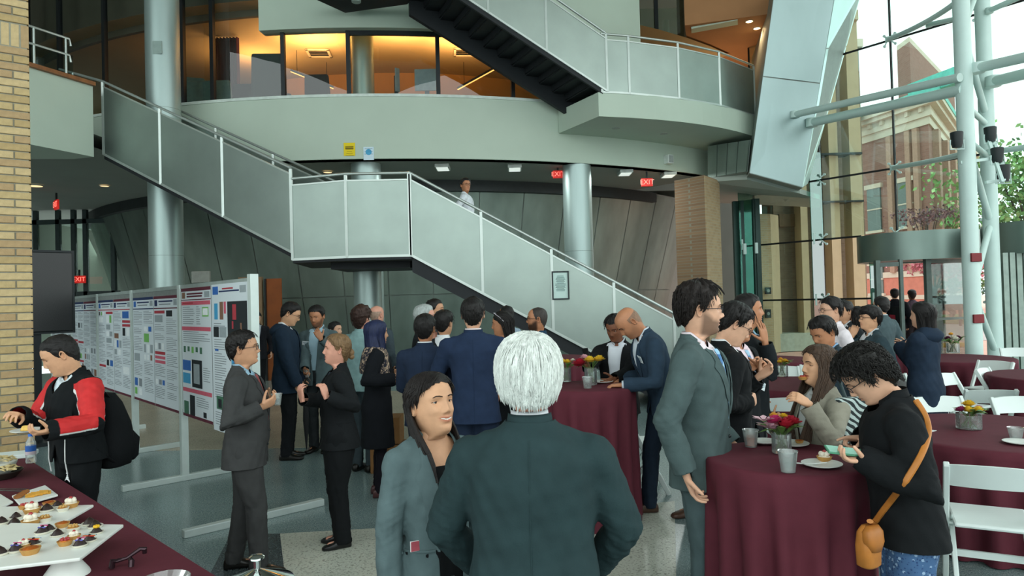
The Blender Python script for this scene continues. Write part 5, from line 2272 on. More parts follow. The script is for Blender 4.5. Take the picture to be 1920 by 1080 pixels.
# dark green frames of the side lights by the pier
sl = empty('window_4', (0, 0, 0))
st(sl, 'tall green sidelight between the brick piers')
a_, b_ = xz(1383, 18.6), xz(1424, 18.2)
for f in (0, .28, .9, 1.0):
 p = a_.lerp(b_, f)
 MB().box((p.x - .06, p.y - .06, 0), (p.x + .06, p.y + .06, 4.3)).build('mullion', mat('green_frame', '#1f3a34', .4, .2), sl)
MB().hexa([gl(a_, 0), gl(b_, 0), gl(b_ + Vector((0, .02, 0)), 0), gl(a_ + Vector((0, .02, 0)), 0)], [gl(a_, 4.3), gl(b_, 4.3), gl(b_ + Vector((0, .02, 0)), 4.3), gl(a_ + Vector((0, .02, 0)), 4.3)]).build('pane', M_ggreen, sl)
for k, zc in enumerate((3.0,)):
 for f in (.34, .86):
  p = a_.lerp(b_, f)
  MB().box((p.x - .035, p.y - .14, zc - .14), (p.x + .035, p.y - .06, zc + .14)).build('handle_plate', M_white, sl)

# ------------------------------------------------------------------ truss columns and struts
tr_e = empty('steel_truss', gl(xz(1818, 12.0), 0), 'white tubular steel truss column in front of the glass wall', 'column')
o0 = tr_e.location.copy()
c1, c2 = xz(1822, 12.0), xz(1862, 12.9)
c1.z = c2.z = 0
dd = (c2 - c1)
MB().tube([c1 - o0, gl(c1, 12.8) - o0], .135, 22).build('chord', M_white, tr_e, smooth=True)
MB().tube([c2 - o0, gl(c2, 12.8) - o0], .130, 22).build('chord', M_white, tr_e, smooth=True)
zz_ = [.6, 1.75, 3.0, 4.4, 5.0, 6.3, 7.6, 9.0]
for k in range(len(zz_) - 1):
 a_, b_ = (c1, c2) if k % 2 else (c2, c1)
 if k == 3:
  continue
 MB().tube([gl(a_, zz_[k]) - o0, gl(b_, zz_[k + 1]) - o0], .058, 12).build('web_strut', M_white, tr_e, smooth=True)
for z_ in (4.4, 5.0):
 MB().tube([gl(c1, z_) - o0, gl(c2, z_ - .15) - o0], .05, 12).build('web_strut', M_white, tr_e, smooth=True)
for z_, w in ((2.33, .18), (1.28, .18)):
 MB().box((c1.x - o0.x - .09, c1.y - o0.y - .165, z_ - .075), (c1.x - o0.x + .09, c1.y - o0.y - .12, z_ + .075)).build('fire_alarm', mat('alarm_red', '#7e2228', .5), tr_e, bevel=.01)

def strut(p, q, r, label, mid=None):
 A, B = p, q
 o = MB()
 pts = [A - A, B - A]
 if mid is not None:
  pts = [(A * (1 - t) ** 2 + mid * 2 * t * (1 - t) + B * t * t) - A for t in [i / 10 for i in range(11)]]
 o.tube(pts, r, 14)
 e = empty('steel_strut', A, label, 'strut')
 o.build('tube', M_white, e, smooth=True)
 MB().lathe([(0, -r * 1.3), (r * 1.35, -r), (r * 1.35, r), (0, r * 1.3)], n=14).build('end_plate', M_white, e, smooth=True)
 return e

strut(at(1490, 215, 15.9), at(1800, 145, 11.9), .075, 'upper white steel tube running from the metal volume to the truss')
strut(at(1522, 230, 15.9), at(1806, 168, 12.0), .095, 'lower and thicker white steel tube running from metal volume to truss')
strut(at(1832, 128, 12.0), at(1990, 92, 10.6), .085, 'upper white steel tube leaving the truss to the right')
strut(at(1862, 153, 12.7), at(1990, 122, 11.2), .095, 'lower white steel tube leaving the truss to the right')
g1 = glass_pt(ts[2], zs[4])
strut(g1 - AX_V * .1, at(1792, 5, 12.1), .05, 'curved white strut reaching the topmost glass fitting', at(1740, 45, 13.2))
strut(at(1742, 46, 13.6), at(1808, 32, 12.1), .045, 'short white strut branching to the truss at the top')
g2 = glass_pt(ts[2], zs[3])
strut(g2 - AX_V * .1, at(1800, 290, 12.1), .05, 'white strut reaching the glass fitting above the entrance', at(1750, 303, 13.2))
strut(at(1855, 20, 12.8), at(1985, -38, 11.2), .05, 'white strut rising from the truss to the top right corner')
strut(at(1858, 285, 12.8), at(1985, 268, 11.3), .05, 'white strut leaving the truss beside the stage lights')

def stage_lamp(px, py, d, label, s=1.0):
 e = empty('stage_light', at(px, py, d), label, 'lamp', 'dark stage lights on the truss')
 m = mat('lamp_black', '#1c2526', .5)
 MB().lathe([(0, -.13 * s), (.07 * s, -.13 * s), (.09 * s, -.05 * s), (.10 * s, .12 * s), (.085 * s, .13 * s), (0, .11 * s)], n=20).build('housing', m, e, smooth=True)
 MB().tube([(-.11 * s, 0, 0), (-.12 * s, 0, -.16 * s), (.12 * s, 0, -.16 * s), (.11 * s, 0, 0)], .012, 6).build('yoke', M_white, e)

stage_lamp(1794, 262, 11.7, 'dark stage light left of the truss column')
stage_lamp(1857, 252, 12.2, 'topmost dark stage light right of the truss column')
stage_lamp(1870, 291, 12.0, 'middle dark stage light right of the truss column')
stage_lamp(1881, 325, 12.0, 'lowest dark stage light right of the truss column', 1.1)
lb = empty('lighting_bar', at(1850, 300, 12.2), 'white ladder-shaped bar carrying the stage lights', 'bar')
o_ = lb.location.copy()
P4 = [at(1853, 262, 12.2), at(1880, 342, 11.8), at(1862, 262, 12.4), at(1890, 340, 12.0)]
MB().bar(P4[0] - o_, P4[1] - o_, .05, .05).build('side_rail', M_white, lb)
MB().bar(P4[2] - o_, P4[3] - o_, .05, .05).build('side_rail', M_white, lb)
for f in (.1, .4, .7, .95):
 MB().bar(P4[0].lerp(P4[1], f) - o_, P4[2].lerp(P4[3], f) - o_, .03, .03).build('rung', M_white, lb)
MB().bar(at(1800, 305, 12.0) - o_, at(1880, 295, 12.1) - o_, .05, .05).build('cross_tube', M_white, lb)
MB().bar(at(1848, 342, 12.0) - o_, at(1885, 338, 12.0) - o_, .05, .05).build('cross_tube', M_white, lb)

# ------------------------------------------------------------------ entrance: curved canopy, frames, doors
def entrance(px, dfront, R, name, label):
 t = t_of_px(px)
 c = glass_pt(t)
 e = empty(name, c, rz=0)
 st(e, label)
 band = MB()
 n = 48
 zb_, zt_ = 2.44, 3.05
 v, f = [], []
 for i in range(n):
  a = 2 * math.pi * i / n
  for r, z_ in ((R, zb_), (R, zt_), (R - .12, zt_), (R - .12, zb_)):
   v.append((r * math.cos(a), r * math.sin(a), z_))
 for i in range(n):
  i2 = (i + 1) % n
  for k in range(4):
   k2 = (k + 1) % 4
   f.append((4 * i + k, 4 * i2 + k, 4 * i2 + k2, 4 * i + k2))
 band.add(v, f)
 band.build('canopy_band', mat('canopy_metal', '#7f9089', .38, .75, .06, 2), e, smooth=True)
 MB().lathe([(0, zt_ - .05), (R, zt_ - .05)], n=48).build('canopy_top', M_soffit, e)
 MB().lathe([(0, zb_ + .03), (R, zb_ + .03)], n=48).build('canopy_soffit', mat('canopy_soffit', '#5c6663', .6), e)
 return e, c

ent, ec = entrance(1722, 14.4, 1.22, 'door_3', 'round glazed entrance under a curved metal canopy')
fr = mat('entrance_frame', '#6f7c78', .4, .6)
ed = 14.55
for px, w in ((1646, .10), (1690, .07), (1740, .11), (1815, .10)):
 p = xz(px, ed + (.25 if px in (1690, 1740) else .55)) - ec
 MB().box((p.x - w / 2, p.y - w / 2, 0), (p.x + w / 2, p.y + w / 2, 2.46)).build('frame_post', fr, ent)
pa, pb = xz(1741, ed + .25) - ec, xz(1815, ed + .55) - ec
MB().bar(gl(pa, 1.16), gl(pb, 1.16), .05, .05).build('push_bar', fr, ent)
MB().bar(gl(pa, .12), gl(pb, .12), .05, .22).build('kick_rail', fr, ent)
MB().bar(gl(pa, 2.40), gl(pb, 2.40), .06, .08).build('head_rail', fr, ent)
MB().hexa([gl(pa, .2), gl(pb, .2), gl(pb + Vector((0, .01, 0)), .2), gl(pa + Vector((0, .01, 0)), .2)], [gl(pa, 2.4), gl(pb, 2.4), gl(pb + Vector((0, .01, 0)), 2.4), gl(pa + Vector((0, .01, 0)), 2.4)]).build('pane', M_glass, ent)
MB().tube([gl(pa, 1.15) + Vector((.06, -.08, 0)), gl(pa, 1.30) + Vector((.06, -.1, 0)), gl(pa, 1.45) + Vector((.06, -.08, 0))], .014, 8).build('handle', M_rail, ent)
pa, pb = xz(1648, ed + .55) - ec, xz(1690, ed + .25) - ec
MB().bar(gl(pa, 2.36), gl(pb, 2.36), .06, .09).build('head_rail', fr, ent)
MB().bar(gl(pa, .12), gl(pb, .12), .05, .22).build('kick_rail', fr, ent)
ent2, ec2 = entrance(1985, 13, 1.25, 'door_4', 'second round entrance at the right edge')
for k in range(5):
 p = xz(1884 + k * 13, 13.2) - ec2
 MB().box((p.x - .05, p.y - .05, 0), (p.x + .05, p.y + .05, 2.46)).build('frame_post', mat('entrance2_metal', '#8a9a92', .4, .6), ent2)

# ------------------------------------------------------------------ outdoors
og = MB()
a_, b_ = glass_pt(-90), glass_pt(70)
og.quad(a_ + Vector((0, 0, -.02)), b_ + Vector((0, 0, -.02)), b_ + AX_V * 160 + Vector((0, 0, -.02)), a_ + AX_V * 160 + Vector((0, 0, -.02)))
grd = st(og.build('floor_outdoors', mat('pink_pavers', '#d9a494', .85, 0, .06, 2)))
road = [gl(xz(1640, 25), -.012), gl(xz(1990, 23), -.012), gl(xz(1990, 34), -.012), gl(xz(1640, 36), -.012)]
MB().add(road, [(0, 1, 2, 3)]).build('road', mat('asphalt', '#b7a9a6', .9, 0, .06, 5), grd)
for k in range(9):
 y = 16.5 + k * .9
 MB().bar(gl(xz(1640, y), -.015), gl(xz(1830, y * .97), -.015), .03, .01).build('paver_joint', mat('paver_joint', '#a67a6e', .9), grd)
e = empty('parking_bumper', gl(xz(1778, 21.5), 0), 'yellow kerb block on the pavement outside the door', 'kerb')
MB().box((-.42, -.08, -.02), (.42, .08, .12)).build('block', mat('bumper_yellow', '#e0a81c', .7), e, bevel=.03)
MB().box((-.2, -.09, .0), (.0, .09, .125)).build('stripe', mat('bumper_dark', '#8a6a20', .7), e)
lawn = [gl(xz(1758, 36), 0), gl(xz(1830, 34), 0), gl(xz(1850, 39), 0), gl(xz(1766, 38.5), 0)]
o = MB().hexa(lawn, [p + Vector((0, 0, .35)) for p in lawn]).build('planting_bed', mat('lawn_green', '#7f8f58', .95, 0, .3, 6, .5, 30))
setp(o, 'low planted bed with grass across the road', 'plant bed')
p = xz(1779, 33)
e = empty('street_sign', (p.x, p.y, 0), 'dark rectangular sign board on posts across the road', 'sign')
MB().box((-.7, -.05, .75), (.7, .05, 1.45)).build('board', mat('sign_dark', '#4b5452', .6), e)
for sx in (-.5, .5):
 MB().box((sx - .05, -.04, 0), (sx + .05, .04, .8)).build('post', M_frame, e)

# buff wing with pilasters seen through the glass
wing = empty('buff_wing', gl(xz(1520, 21.5), 0), 'buff brick wing with pale pilasters outside the glass wall', 'building')
wo = wing.location.copy()

def wing_part(px0, px1, d0, d1, z0, z1, m, name, dep=.5):
 a_, b_ = xz(px0, d0), xz(px1, d1)
 q_ = [gl(a_, z0) - wo, gl(b_, z0) - wo, gl(b_ + Vector((.1, dep, 0)), z0) - wo, gl(a_ + Vector((0, dep, 0)), z0) - wo]
 q_ = [Vector((v_.x, v_.y, z0)) for v_ in q_]
 return MB().hexa(q_, [Vector((v_.x, v_.y, z1)) for v_ in q_]).build(name, m, wing)

M_pil = mat('pilaster_stone', '#b8a585', .8, 0, .05, 3)
M_wb = brick_mat('wing_brick', '#857460', '#776653', '#7f7464')
wing_part(1455, 1626, 22.0, 22.6, 0, 9.0, M_wb, 'brick_wall', 1.0)
wing_part(1428, 1449, 20.8, 20.9, 0, 4.2, M_brickl, 'pier')
wing_part(1449, 1464, 20.9, 21.4, 0, 4.2, M_pil, 'pilaster')
wing_part(1506, 1519, 21.5, 21.6, 0, 9.4, M_pil, 'pilaster')
wing_part(1563, 1580, 21.4, 21.5, 0, 9.8, M_pil, 'pilaster')
wing_part(1602, 1624, 21.4, 21.5, 0, 10.2, M_pil, 'pilaster')
wing_part(1600, 1628, 21.2, 21.3, 10.2, 10.5, M_pil, 'capital')
wing_part(1438, 1630, 21.2, 21.9, 0, .55, mat('stone_base', '#a8ab9c', .8), 'plinth', 1.0)
wing_part(1540, 1626, 21.3, 21.3, 6.02, 6.08, M_frame, 'string_course')
wing_part(1540, 1626, 21.3, 21.3, 4.55, 4.60, M_frame, 'string_course')
wing_part(1466, 1505, 21.9, 21.95, 3.9, 4.3, mat('wing_lintel', '#6d5a44', .8), 'lintel')
# entry keypads on the pier
for k, (py, h_) in enumerate(((545, .2), (588, .26))):
 p = at(1440, py, 20.78)
 e = empty('door_control', p, ['upper small dark door control on the pale brick pier', 'lower dark door control on the pale brick pier'][k], 'switch')
 MB().box((-.09, -.03, -h_ / 2), (.09, .02, h_ / 2)).build('plate', mat('control_dark', '#2c3030', .5), e, bevel=.01)
 bt = MB().lathe([(0, .012), (.045, .01), (.05, 0)], n=14).build('button', mat('control_button', '#9aa29d', .4, .5), e)
 bt.rotation_euler = (math.pi / 2, 0, 0)
 bt.location = (0, -.03, 0)

# old red-brick building
M_rb = brick_mat('red_brick', '#906a5e', '#865f53', '#8d7a70', bw=.4, bh=.12)
M_stone = mat('limestone', '#c9c0ae', .8, 0, .06, 2)
M_copper = mat('copper_green', '#5fb5a8', .6, 0, .15, 4)
rb = empty('brick_building', gl(xz(1752, 40), 0), 'old red brick building with pale cornice and green copper edge', 'building')
ro = rb.location.copy()
K = gl(xz(1752, 40), 0)
Lf, Rt = gl(xz(1585, 47), 0), gl(xz(1832, 60), 0)
bkp = Lf + (Rt - K)
zc = 1.82 + (541 - 232) * 40 / FPX

def bl_ring(off, z):
 dl, dr = (Lf - K).normalized(), (Rt - K).normalized()
 k_, l_, r_, b2 = K - (dl + dr) * off, Lf + (dl - dr) * off, Rt + (dr - dl) * off, bkp + (dl + dr) * off
 return [Vector((p.x - ro.x, p.y - ro.y, z)) for p in (k_, r_, b2, l_)]

MB().hexa(bl_ring(0, 0), bl_ring(0, zc)).build('wall', M_rb, rb)
MB().hexa(bl_ring(.06, 0), bl_ring(.06, 2.9)).build('base_course', mat('brick_base', '#c07a68', .85, 0, .08, 4), rb)
MB().hexa(bl_ring(.12, 2.55), bl_ring(.12, 2.9)).build('stone_band', M_stone, rb)
MB().hexa(bl_ring(.10, 1.2), bl_ring(.10, 1.45)).build('stone_band', M_stone, rb)
for k, (o_, z0, z1) in enumerate(((.12, 0, .45), (.28, .45, .75), (.20, .75, 1.05), (.65, 1.05, 1.3), (.9, 1.3, 1.55))):
 MB().hexa(bl_ring(o_, zc + z0), bl_ring(o_, zc + z1)).build('cornice', M_stone, rb)
MB().hexa(bl_ring(.95, zc + 1.55), bl_ring(.95, zc + 1.85)).build('copper_edge', M_copper, rb)
dl, dr = (Lf - K).normalized(), (Rt - K).normalized()
for k in range(11):
 p = K + dl * (.4 + k * 1.0) - dr * .25 - ro
 MB().box((p.x - .12, p.y - .15, zc + .75), (p.x + .12, p.y + .15, zc + 1.05)).build('dentil', M_stone, rb)
# raised parapet / pediment on the right
p0, p1 = K + dl * 1.5, K + dr * 17
pq = [K + dl * 1.1 - dr * .1 - ro, K + dr * 14 - ro, K + dr * 14 + dl * 1.6 - ro, K + dl * 2.2 + dr * .5 - ro]
pq = [Vector((p.x, p.y, 0)) for p in pq]
MB().hexa([gl(p, zc + 1.8) for p in pq], [gl(p, zc + 5.2) for p in pq]).build('parapet', M_rb, rb)
MB().hexa([gl(p * 1.0, zc + 5.2) for p in pq], [gl(p, zc + 5.5) for p in pq]).build('coping', M_stone, rb)
pp = [Lf + dr * .2 - dl * 6.2 - ro, Lf + dr * .2 - dl * 9.5 - ro]
MB().bar(gl(pp[0], zc + 2.2), gl(pp[1], zc + 2.2), .8, .9).build('parapet_block', M_copper, rb)
for f, z0, z1 in ((.60, 5.6, 8.3), (.60, 1.6, 3.4), (.25, 5.6, 8.3), (.92, 5.6, 8.3)):
 c = K.lerp(Lf, f) - ro - dr * .05
 w_ = MB()
 w_.bar(Vector((c.x, c.y, (z0 + z1) / 2)) - dl * .55, Vector((c.x, c.y, (z0 + z1) / 2)) + dl * .55, .12, z1 - z0)
 wo_ = w_.build('window', mat('old_window', '#5c6a66', .2), rb)
 MB().bar(Vector((c.x, c.y, (z0 + z1) / 2)) - dl * .55 - dr * .04, Vector((c.x, c.y, (z0 + z1) / 2)) + dl * .55 - dr * .04, .14, .08).build('glazing_bar', M_stone, wo_)
 MB().bar(Vector((c.x, c.y, z1 + .12)) - dl * .7, Vector((c.x, c.y, z1 + .12)) + dl * .7, .25, .28).build('lintel', M_stone, rb)
 MB().bar(Vector((c.x, c.y, z0 - .08)) - dl * .7, Vector((c.x, c.y, z0 - .08)) + dl * .7, .25, .16).build('sill', M_stone, rb)
for f in (.12, .20, .40):
 c = K.lerp(Lf, f) - ro - dr * .08
 MB().bar(Vector((c.x, c.y, zc / 2 + 1.4)) - dl * .18, Vector((c.x, c.y, zc / 2 + 1.4)) + dl * .18, .3, zc - 2.9).build('pilaster', mat('brick_pale', '#a58674', .85), rb)
for k in range(4):
 c = K.lerp(Rt, .08 + k * .16) - ro - dl * .1
 MB().bar(Vector((c.x, c.y, zc / 2 + 1.4)) - dr * .5, Vector((c.x, c.y, zc / 2 + 1.4)) + dr * .5, .5, zc - 2.9).build('pilaster', mat('brick_pale', '#a58674', .85), rb)
e = empty('chimney_stack', gl(xz(1611, 44), 0), 'narrow dark chimney rising behind the tall pale pilaster', 'chimney')
MB().box((-.35, -.3, 9), (.35, .3, 17.2)).build('shaft', mat('chimney_grey', '#8f928c', .8), e)
MB().box((-.55, -.5, 17.2), (.55, .5, 17.7)).build('cap', M_stone, e)
MB().lathe([(.28, 17.7), (.2, 18.6), (0, 19.1)], n=10).build('pot', M_stone, e)

def leaf_cloud(name, c, rx, ry, rz_, n, size, cols, label, seed, trunk=None, cat='tree'):
 rnd = random.Random(seed)
 e = empty(name, (c.x, c.y, 0), label, cat)
 q = MB()
 cl = [(rnd.gauss(0, .45), rnd.gauss(0, .45), rnd.gauss(0, .45)) for _ in range(max(8, n // 60))]
 for i in range(n):
  b = rnd.choice(cl)
  p = Vector(((b[0] + rnd.gauss(0, .22)) * rx, (b[1] + rnd.gauss(0, .22)) * ry, c.z + (b[2] + rnd.gauss(0, .22)) * rz_))
  if p.z < .05:
   continue
  a = Vector((rnd.uniform(-1, 1), rnd.uniform(-1, 1), rnd.uniform(-1, 1))).normalized()
  u = a.orthogonal().normalized() * size * rnd.uniform(.6, 1.2)
  w = a.cross(u).normalized() * size * .5
  q.mi = rnd.randrange(len(cols))
  q.add([p - u, p + w, p + u, p - w], [(0, 1, 2, 3)])
 fo = q.build('foliage', [mat('leaf_' + h, h, .7, 0, .2, 3) for h in cols], e)
 fo['kind'] = 'stuff'
 if trunk:
  tq = MB()
  tq.tube([(0, 0, 0), (.05, 0, c.z * .5), (.1, .05, c.z)], [trunk, trunk * .8, trunk * .4], 8)
  for k in range(5):
   a = k * 1.25
   tq.tube([(.05, 0, c.z * .6), (.05 + rx * .4 * math.cos(a), ry * .4 * math.sin(a), c.z + rz_ * .2)], [trunk * .4, trunk * .15], 6)
  tq.build('trunk', mat('bark', '#4a4038', .9, 0, .2, 8), e, smooth=True)
 return e

def tree_at(px, py, d, *a, **k):
 return at(px, py, d)

leaf_cloud('street_tree', at(1925, 345, 38), 3.6, 2.2, 2.6, 2200, .20, ['#6f9a58', '#86ab68', '#5b8648', '#9ab97c'], 'leafy green tree outside at the right edge', 1, .2)
leaf_cloud('street_tree', at(1880, 420, 42), 2.4, 2.0, 2.0, 1200, .2, ['#7a9f62', '#8fb070', '#668d50'], 'smaller green tree behind the truss column', 2, .16)
leaf_cloud('redleaf_tree', at(1735, 398, 33), 1.6, 1.4, .6, 500, .10, ['#6e4a4e', '#7a5558', '#5c4448'], 'bare reddish tree crown above the entrance canopy', 3, .09)
leaf_cloud('redleaf_tree', at(1750, 500, 31), 2.0, 1.0, .5, 700, .11, ['#b5606a', '#a04f58', '#c47a80'], 'red-leaved branches seen through the entrance doors', 4, .07)
leaf_cloud('round_shrub', at(1800, 533, 34), .9, .8, .7, 700, .10, ['#5d7048', '#6d8054', '#4f6140'], 'round green shrub beside the dark sign outside', 5, cat='shrub')
# ------------------------------------------------------------------ poster boards
BD = Vector((.669, -.743, 0))          # far -> near, left -> right for the viewer
B0 = Vector((-2.22, 5.94, 0))
BW = 1.95
M_alu = mat('board_frame_white', '#c6d3cf', .4, .2, .04)
M_panel = mat('board_grey_felt', '#767d7a', .95, 0, .08, 20)
M_paper = mat('poster_paper', '#c9d3d8', .6, 0, .015, 2)
INK = {k: mat('ink_' + k, c, .7, 0, .06, 30) for k, c in dict(pink='#c25a6c', red='#a53540', maroon='#5a2232', black='#1c2226', grey='#8f9a9e', blue='#2f62a8', cyan='#3f93bd',
               green='#6fae5a', dgreen='#3f6a54', orange='#d8944a', text='#7d868b', light='#dfe6e8', brown='#7a5a48', navy='#1f2f55').items()}
IK = list(INK)

def poster(loc, rz, w, h, seed, label, style):
 e = empty('poster', loc, label, 'poster', 'conference posters on the boards', rz=rz)
 MB().box((-w / 2, -.003, 0), (w / 2, 0, h)).build('sheet', M_paper, e)
 q = MB()
 r = random.Random(seed)

 def rect(x0, z0, x1, z1, k, y=.0045):
  q.mi = IK.index(k)
  q.box((x0 * w - w / 2, -y, z0 * h), (x1 * w - w / 2, -.003, z1 * h))

 def text(x0, x1, ztop, n, lead=.016):
  for i in range(n):
   z_ = ztop - i * lead
   rect(x0, z_ - .005, x0 + (x1 - x0) * (r.uniform(.8, 1) if i % 5 else .6), z_, 'text', .004)
 if style == 'pink':
  rect(0, .975, 1, 1, 'maroon')
  rect(0, .905, 1, .912, 'maroon')
  rect(.03, .920, .14, .968, 'brown')
  rect(.2, .948, .74, .960, 'maroon')
  rect(.2, .928, .72, .940, 'maroon')
  rect(.80, .922, .96, .965, 'grey')
  rect(.01, .868, .98, .898, 'pink')
  rect(.05, .878, .42, .888, 'red', .005)
  text(.05, .47, .855, 9)
  text(.52, .66, .855, 9)
  rect(.72, .78, .92, .85, 'green')
  rect(.74, .79, .90, .84, 'light', .005)
  rect(.01, .672, .98, .702, 'pink')
  text(.05, .95, .665, 6)
  for i in range(5):
   rect(.06 + i * .14, .50 + .01 * (i % 2), .13 + i * .14, .548, ('dgreen', 'dgreen', 'green', 'dgreen', 'dgreen')[i])
  rect(.02, .36, .30, .44, 'blue')
  rect(.02, .26, .28, .34, 'cyan')
  rect(.34, .24, .68, .45, 'black')
  rect(.40, .27, .60, .42, 'grey', .005)
  text(.72, .95, .40, 7)
  rect(.01, .195, .98, .225, 'pink')
  rect(.25, .02, .42, .175, 'black')
  rect(.04, .02, .2, .12, 'dgreen')
  text(.48, .95, .17, 5)
  rect(.70, .03, .80, .07, 'black')
  rect(0, 0, 1, .022, 'maroon')
 elif style == 'image':
  rect(.04, .93, .20, .985, 'blue')
  rect(.32, .962, .62, .972, 'red')
  rect(.22, .945, .78, .955, 'navy')
  rect(.80, .935, .96, .98, 'grey')
  rect(.46, .64, .98, .88, 'black')
  rect(.60, .76, .70, .86, 'red', .005)
  rect(.58, .70, .62, .75, 'red', .005)
  rect(.80, .68, .84, .74, 'brown', .005)
  rect(.08, .76, .18, .87, 'cyan')
  rect(.24, .76, .34, .88, 'brown')
  rect(.36, .80, .42, .88, 'pink')
  text(.06, .42, .735, 3)
  rect(.05, .64, .20, .71, 'black')
  rect(.22, .64, .42, .71, 'grey')
  text(.06, .42, .625, 5)
  rect(.08, .545, .18, .56, 'blue')
  text(.06, .42, .53, 12)
  rect(.55, .46, .80, .60, 'cyan')
  rect(.60, .48, .70, .56, 'blue', .005)
  text(.06, .42, .33, 7)
  text(.50, .95, .44, 16)
  rect(.10, .15, .30, .24, 'dgreen')
  rect(.15, .16, .25, .22, 'black', .005)
  text(.06, .42, .13, 6)
  text(.50, .95, .18, 8)
 else:
  k1 = ('red', 'navy', 'maroon', 'red')[seed % 4]
  rect(0, .975, 1, 1, 'navy' if seed % 2 else 'maroon')
  rect(0, .885, 1, .895, k1)
  rect(.04, .91, .16, .965, 'blue' if seed % 2 else 'navy')
  rect(.22, .945, .8, .958, 'navy')
  rect(.25, .92, .72, .930, 'text')
  rect(.84, .915, .97, .965, 'grey')
  cols = 2
  for c in range(cols):
   x0, x1 = c / cols + .03, (c + 1) / cols - .03
   z_ = .87
   while z_ > .12:
    kind = r.random()
    if kind < .16:
     rect(x0, z_ - .026, x1, z_, r.choice(('red', 'pink', 'red')) if seed % 3 else 'red')
     z_ -= .04
    elif kind < .68:
     n = r.randint(4, 9)
     text(x0, x1, z_, n)
     z_ -= n * .016 + .02
    else:
     hh = r.uniform(.04, .085)
     nn = r.randint(1, 3)
     for i in range(nn):
      a_ = x0 + (x1 - x0) * i / nn
      kk = r.choice(('black', 'grey', 'text', 'green', 'grey', 'light', 'light', 'blue', 'text', 'brown', 'light'))
      rect(a_ + .01, z_ - hh, a_ + (x1 - x0) / nn * r.uniform(.5, .9), z_, kk)
     z_ -= hh + .02
  rect(0, 0, 1, .022, 'maroon')
 q.build('print', [INK[k] for k in IK], e)
 return e

ords = ['nearest', 'second', 'third', 'fourth', 'farthest']
rzb = math.atan2(BD.y, BD.x)
nrmB = Vector((-.743, -.669, 0))
for k in range(5):
 R_, L_ = B0 - BD * BW * k, B0 - BD * BW * (k + 1)
 mid = (R_ + L_) / 2
 e = empty('display_board', mid, ['nearest', 'second nearest', 'middle', 'fourth', 'farthest'][k] + ' grey poster display board in the row along the left', 'board', 'poster display boards', rz=rzb)
 w = BW
 MB().box((-w / 2 + .03, -.015, .74), (w / 2 - .03, .015, 2.05)).build('panel', M_panel, e)
 MB().box((-w / 2, -.02, 2.03), (w / 2, .02, 2.07)).build('top_rail', mat('board_rail_grey', '#9aa6a2', .5, .2), e)
 MB().box((-w / 2, -.02, .72), (w / 2, .02, .76)).build('bottom_rail', mat('board_rail_grey', '#9aa6a2', .5, .2), e)
 posts = [-w / 2 + .0] + ([w / 2] if k == 0 else [])
 for x in posts:
  MB().box((x - .035, -.035, 0.06), (x + .035, .035, 2.10 if x > 0 else 2.07)).build('post', M_alu, e)
 for x in posts:
  MB().box((x - .035, -.60, 0), (x + .035, .60, .062)).build('foot', M_alu, e, bevel=.006)
 h = 1.24
 for j, side in ((-1, 'left'), (1, 'right')):
  p = mid + BD * (j * .46) + nrmB * .018
  sty = 'auto'
  if k == 0:
   sty = 'pink' if j < 0 else 'image'
  z0 = .76 if k else (.70 if j < 0 else .66)
  if k == 0:
   hh = 1.33 if j < 0 else 1.38
  else:
   hh = 1.27
   z0 = .70
  poster((p.x, p.y, z0), rzb, .90, hh, 11 + k * 2 + (j > 0),
    {'pink': 'white poster with pink section bars, left one on the nearest board', 'image': 'white poster with a large black photo, right one on the nearest board'}.get(
     sty, 'printed research poster, %s one on the %s display board' % (side, ['nearest', 'second nearest', 'middle', 'fourth', 'farthest'][k])), sty)

# ------------------------------------------------------------------ tables with cloths
M_cloth = cloth('burgundy_cloth', '#5c2833', .8, .06, .15)

def round_cloth(name, c, R, h, label, hang, nf=13, seed=0, amp=.026, flare=.03, group='burgundy tablecloths'):
 rnd = random.Random(seed)
 n = 168
 prof = [(0, h), (R * .5, h), (R * .93, h), (R * .985, h - .002), (R + .004, h - .012)]
 rows = []
 ph = [rnd.uniform(-.25, .25) for _ in range(nf)]
 am = [rnd.uniform(.6, 1.25) for _ in range(nf)]
 V, rr = [], []
 for r, z in prof[1:]:
  rows.append([(r * math.cos(2 * math.pi * i / n), r * math.sin(2 * math.pi * i / n), z) for i in range(n)])
 m = 16
 for j in range(1, m + 1):
  f = j / m
  z = h - .012 - (hang - .012) * f
  row = []
  for i in range(n):
   t = 2 * math.pi * i / n
   s_ = t / (2 * math.pi) * nf
   k = int(s_) % nf
   fr_ = s_ - int(s_)
   fold = math.sin(2 * math.pi * fr_ + ph[k] * math.sin(math.pi * fr_) * 2)
   fold = 1 - 2 * abs(math.sin(math.pi * fr_ + ph[k] * .6)) ** .75 if False else math.copysign(abs(fold) ** .65, fold) * (am[k] * (1 - fr_) + am[(k + 1) % nf] * fr_)
   g_ = min(1, f * 2.4) * (.75 + .25 * f)
   r = R + .006 + flare * f + amp * g_ * (fold - 1) * .85
   tt = t + .02 * f * math.sin(3 * t + seed)
   row.append((r * math.cos(tt), r * math.sin(tt), max(z, .004)))
  rows.append(row)
 V = [(0, 0, h)] + [p for row in rows for p in row]
 F = [(0, 1 + i, 1 + (i + 1) % n) for i in range(n)]
 for j in range(len(rows) - 1):
  for i in range(n):
   i2 = (i + 1) % n
   F.append((1 + j * n + i, 1 + (j + 1) * n + i, 1 + (j + 1) * n + i2, 1 + j * n + i2))
 o = MB().add(V, F).build(name, M_cloth, smooth=False)
 o.data.polygons.foreach_set('use_smooth', [True] * len(o.data.polygons))
 o.location = (c[0], c[1], 0)
 setp(o, label, 'tablecloth', group)
 return o

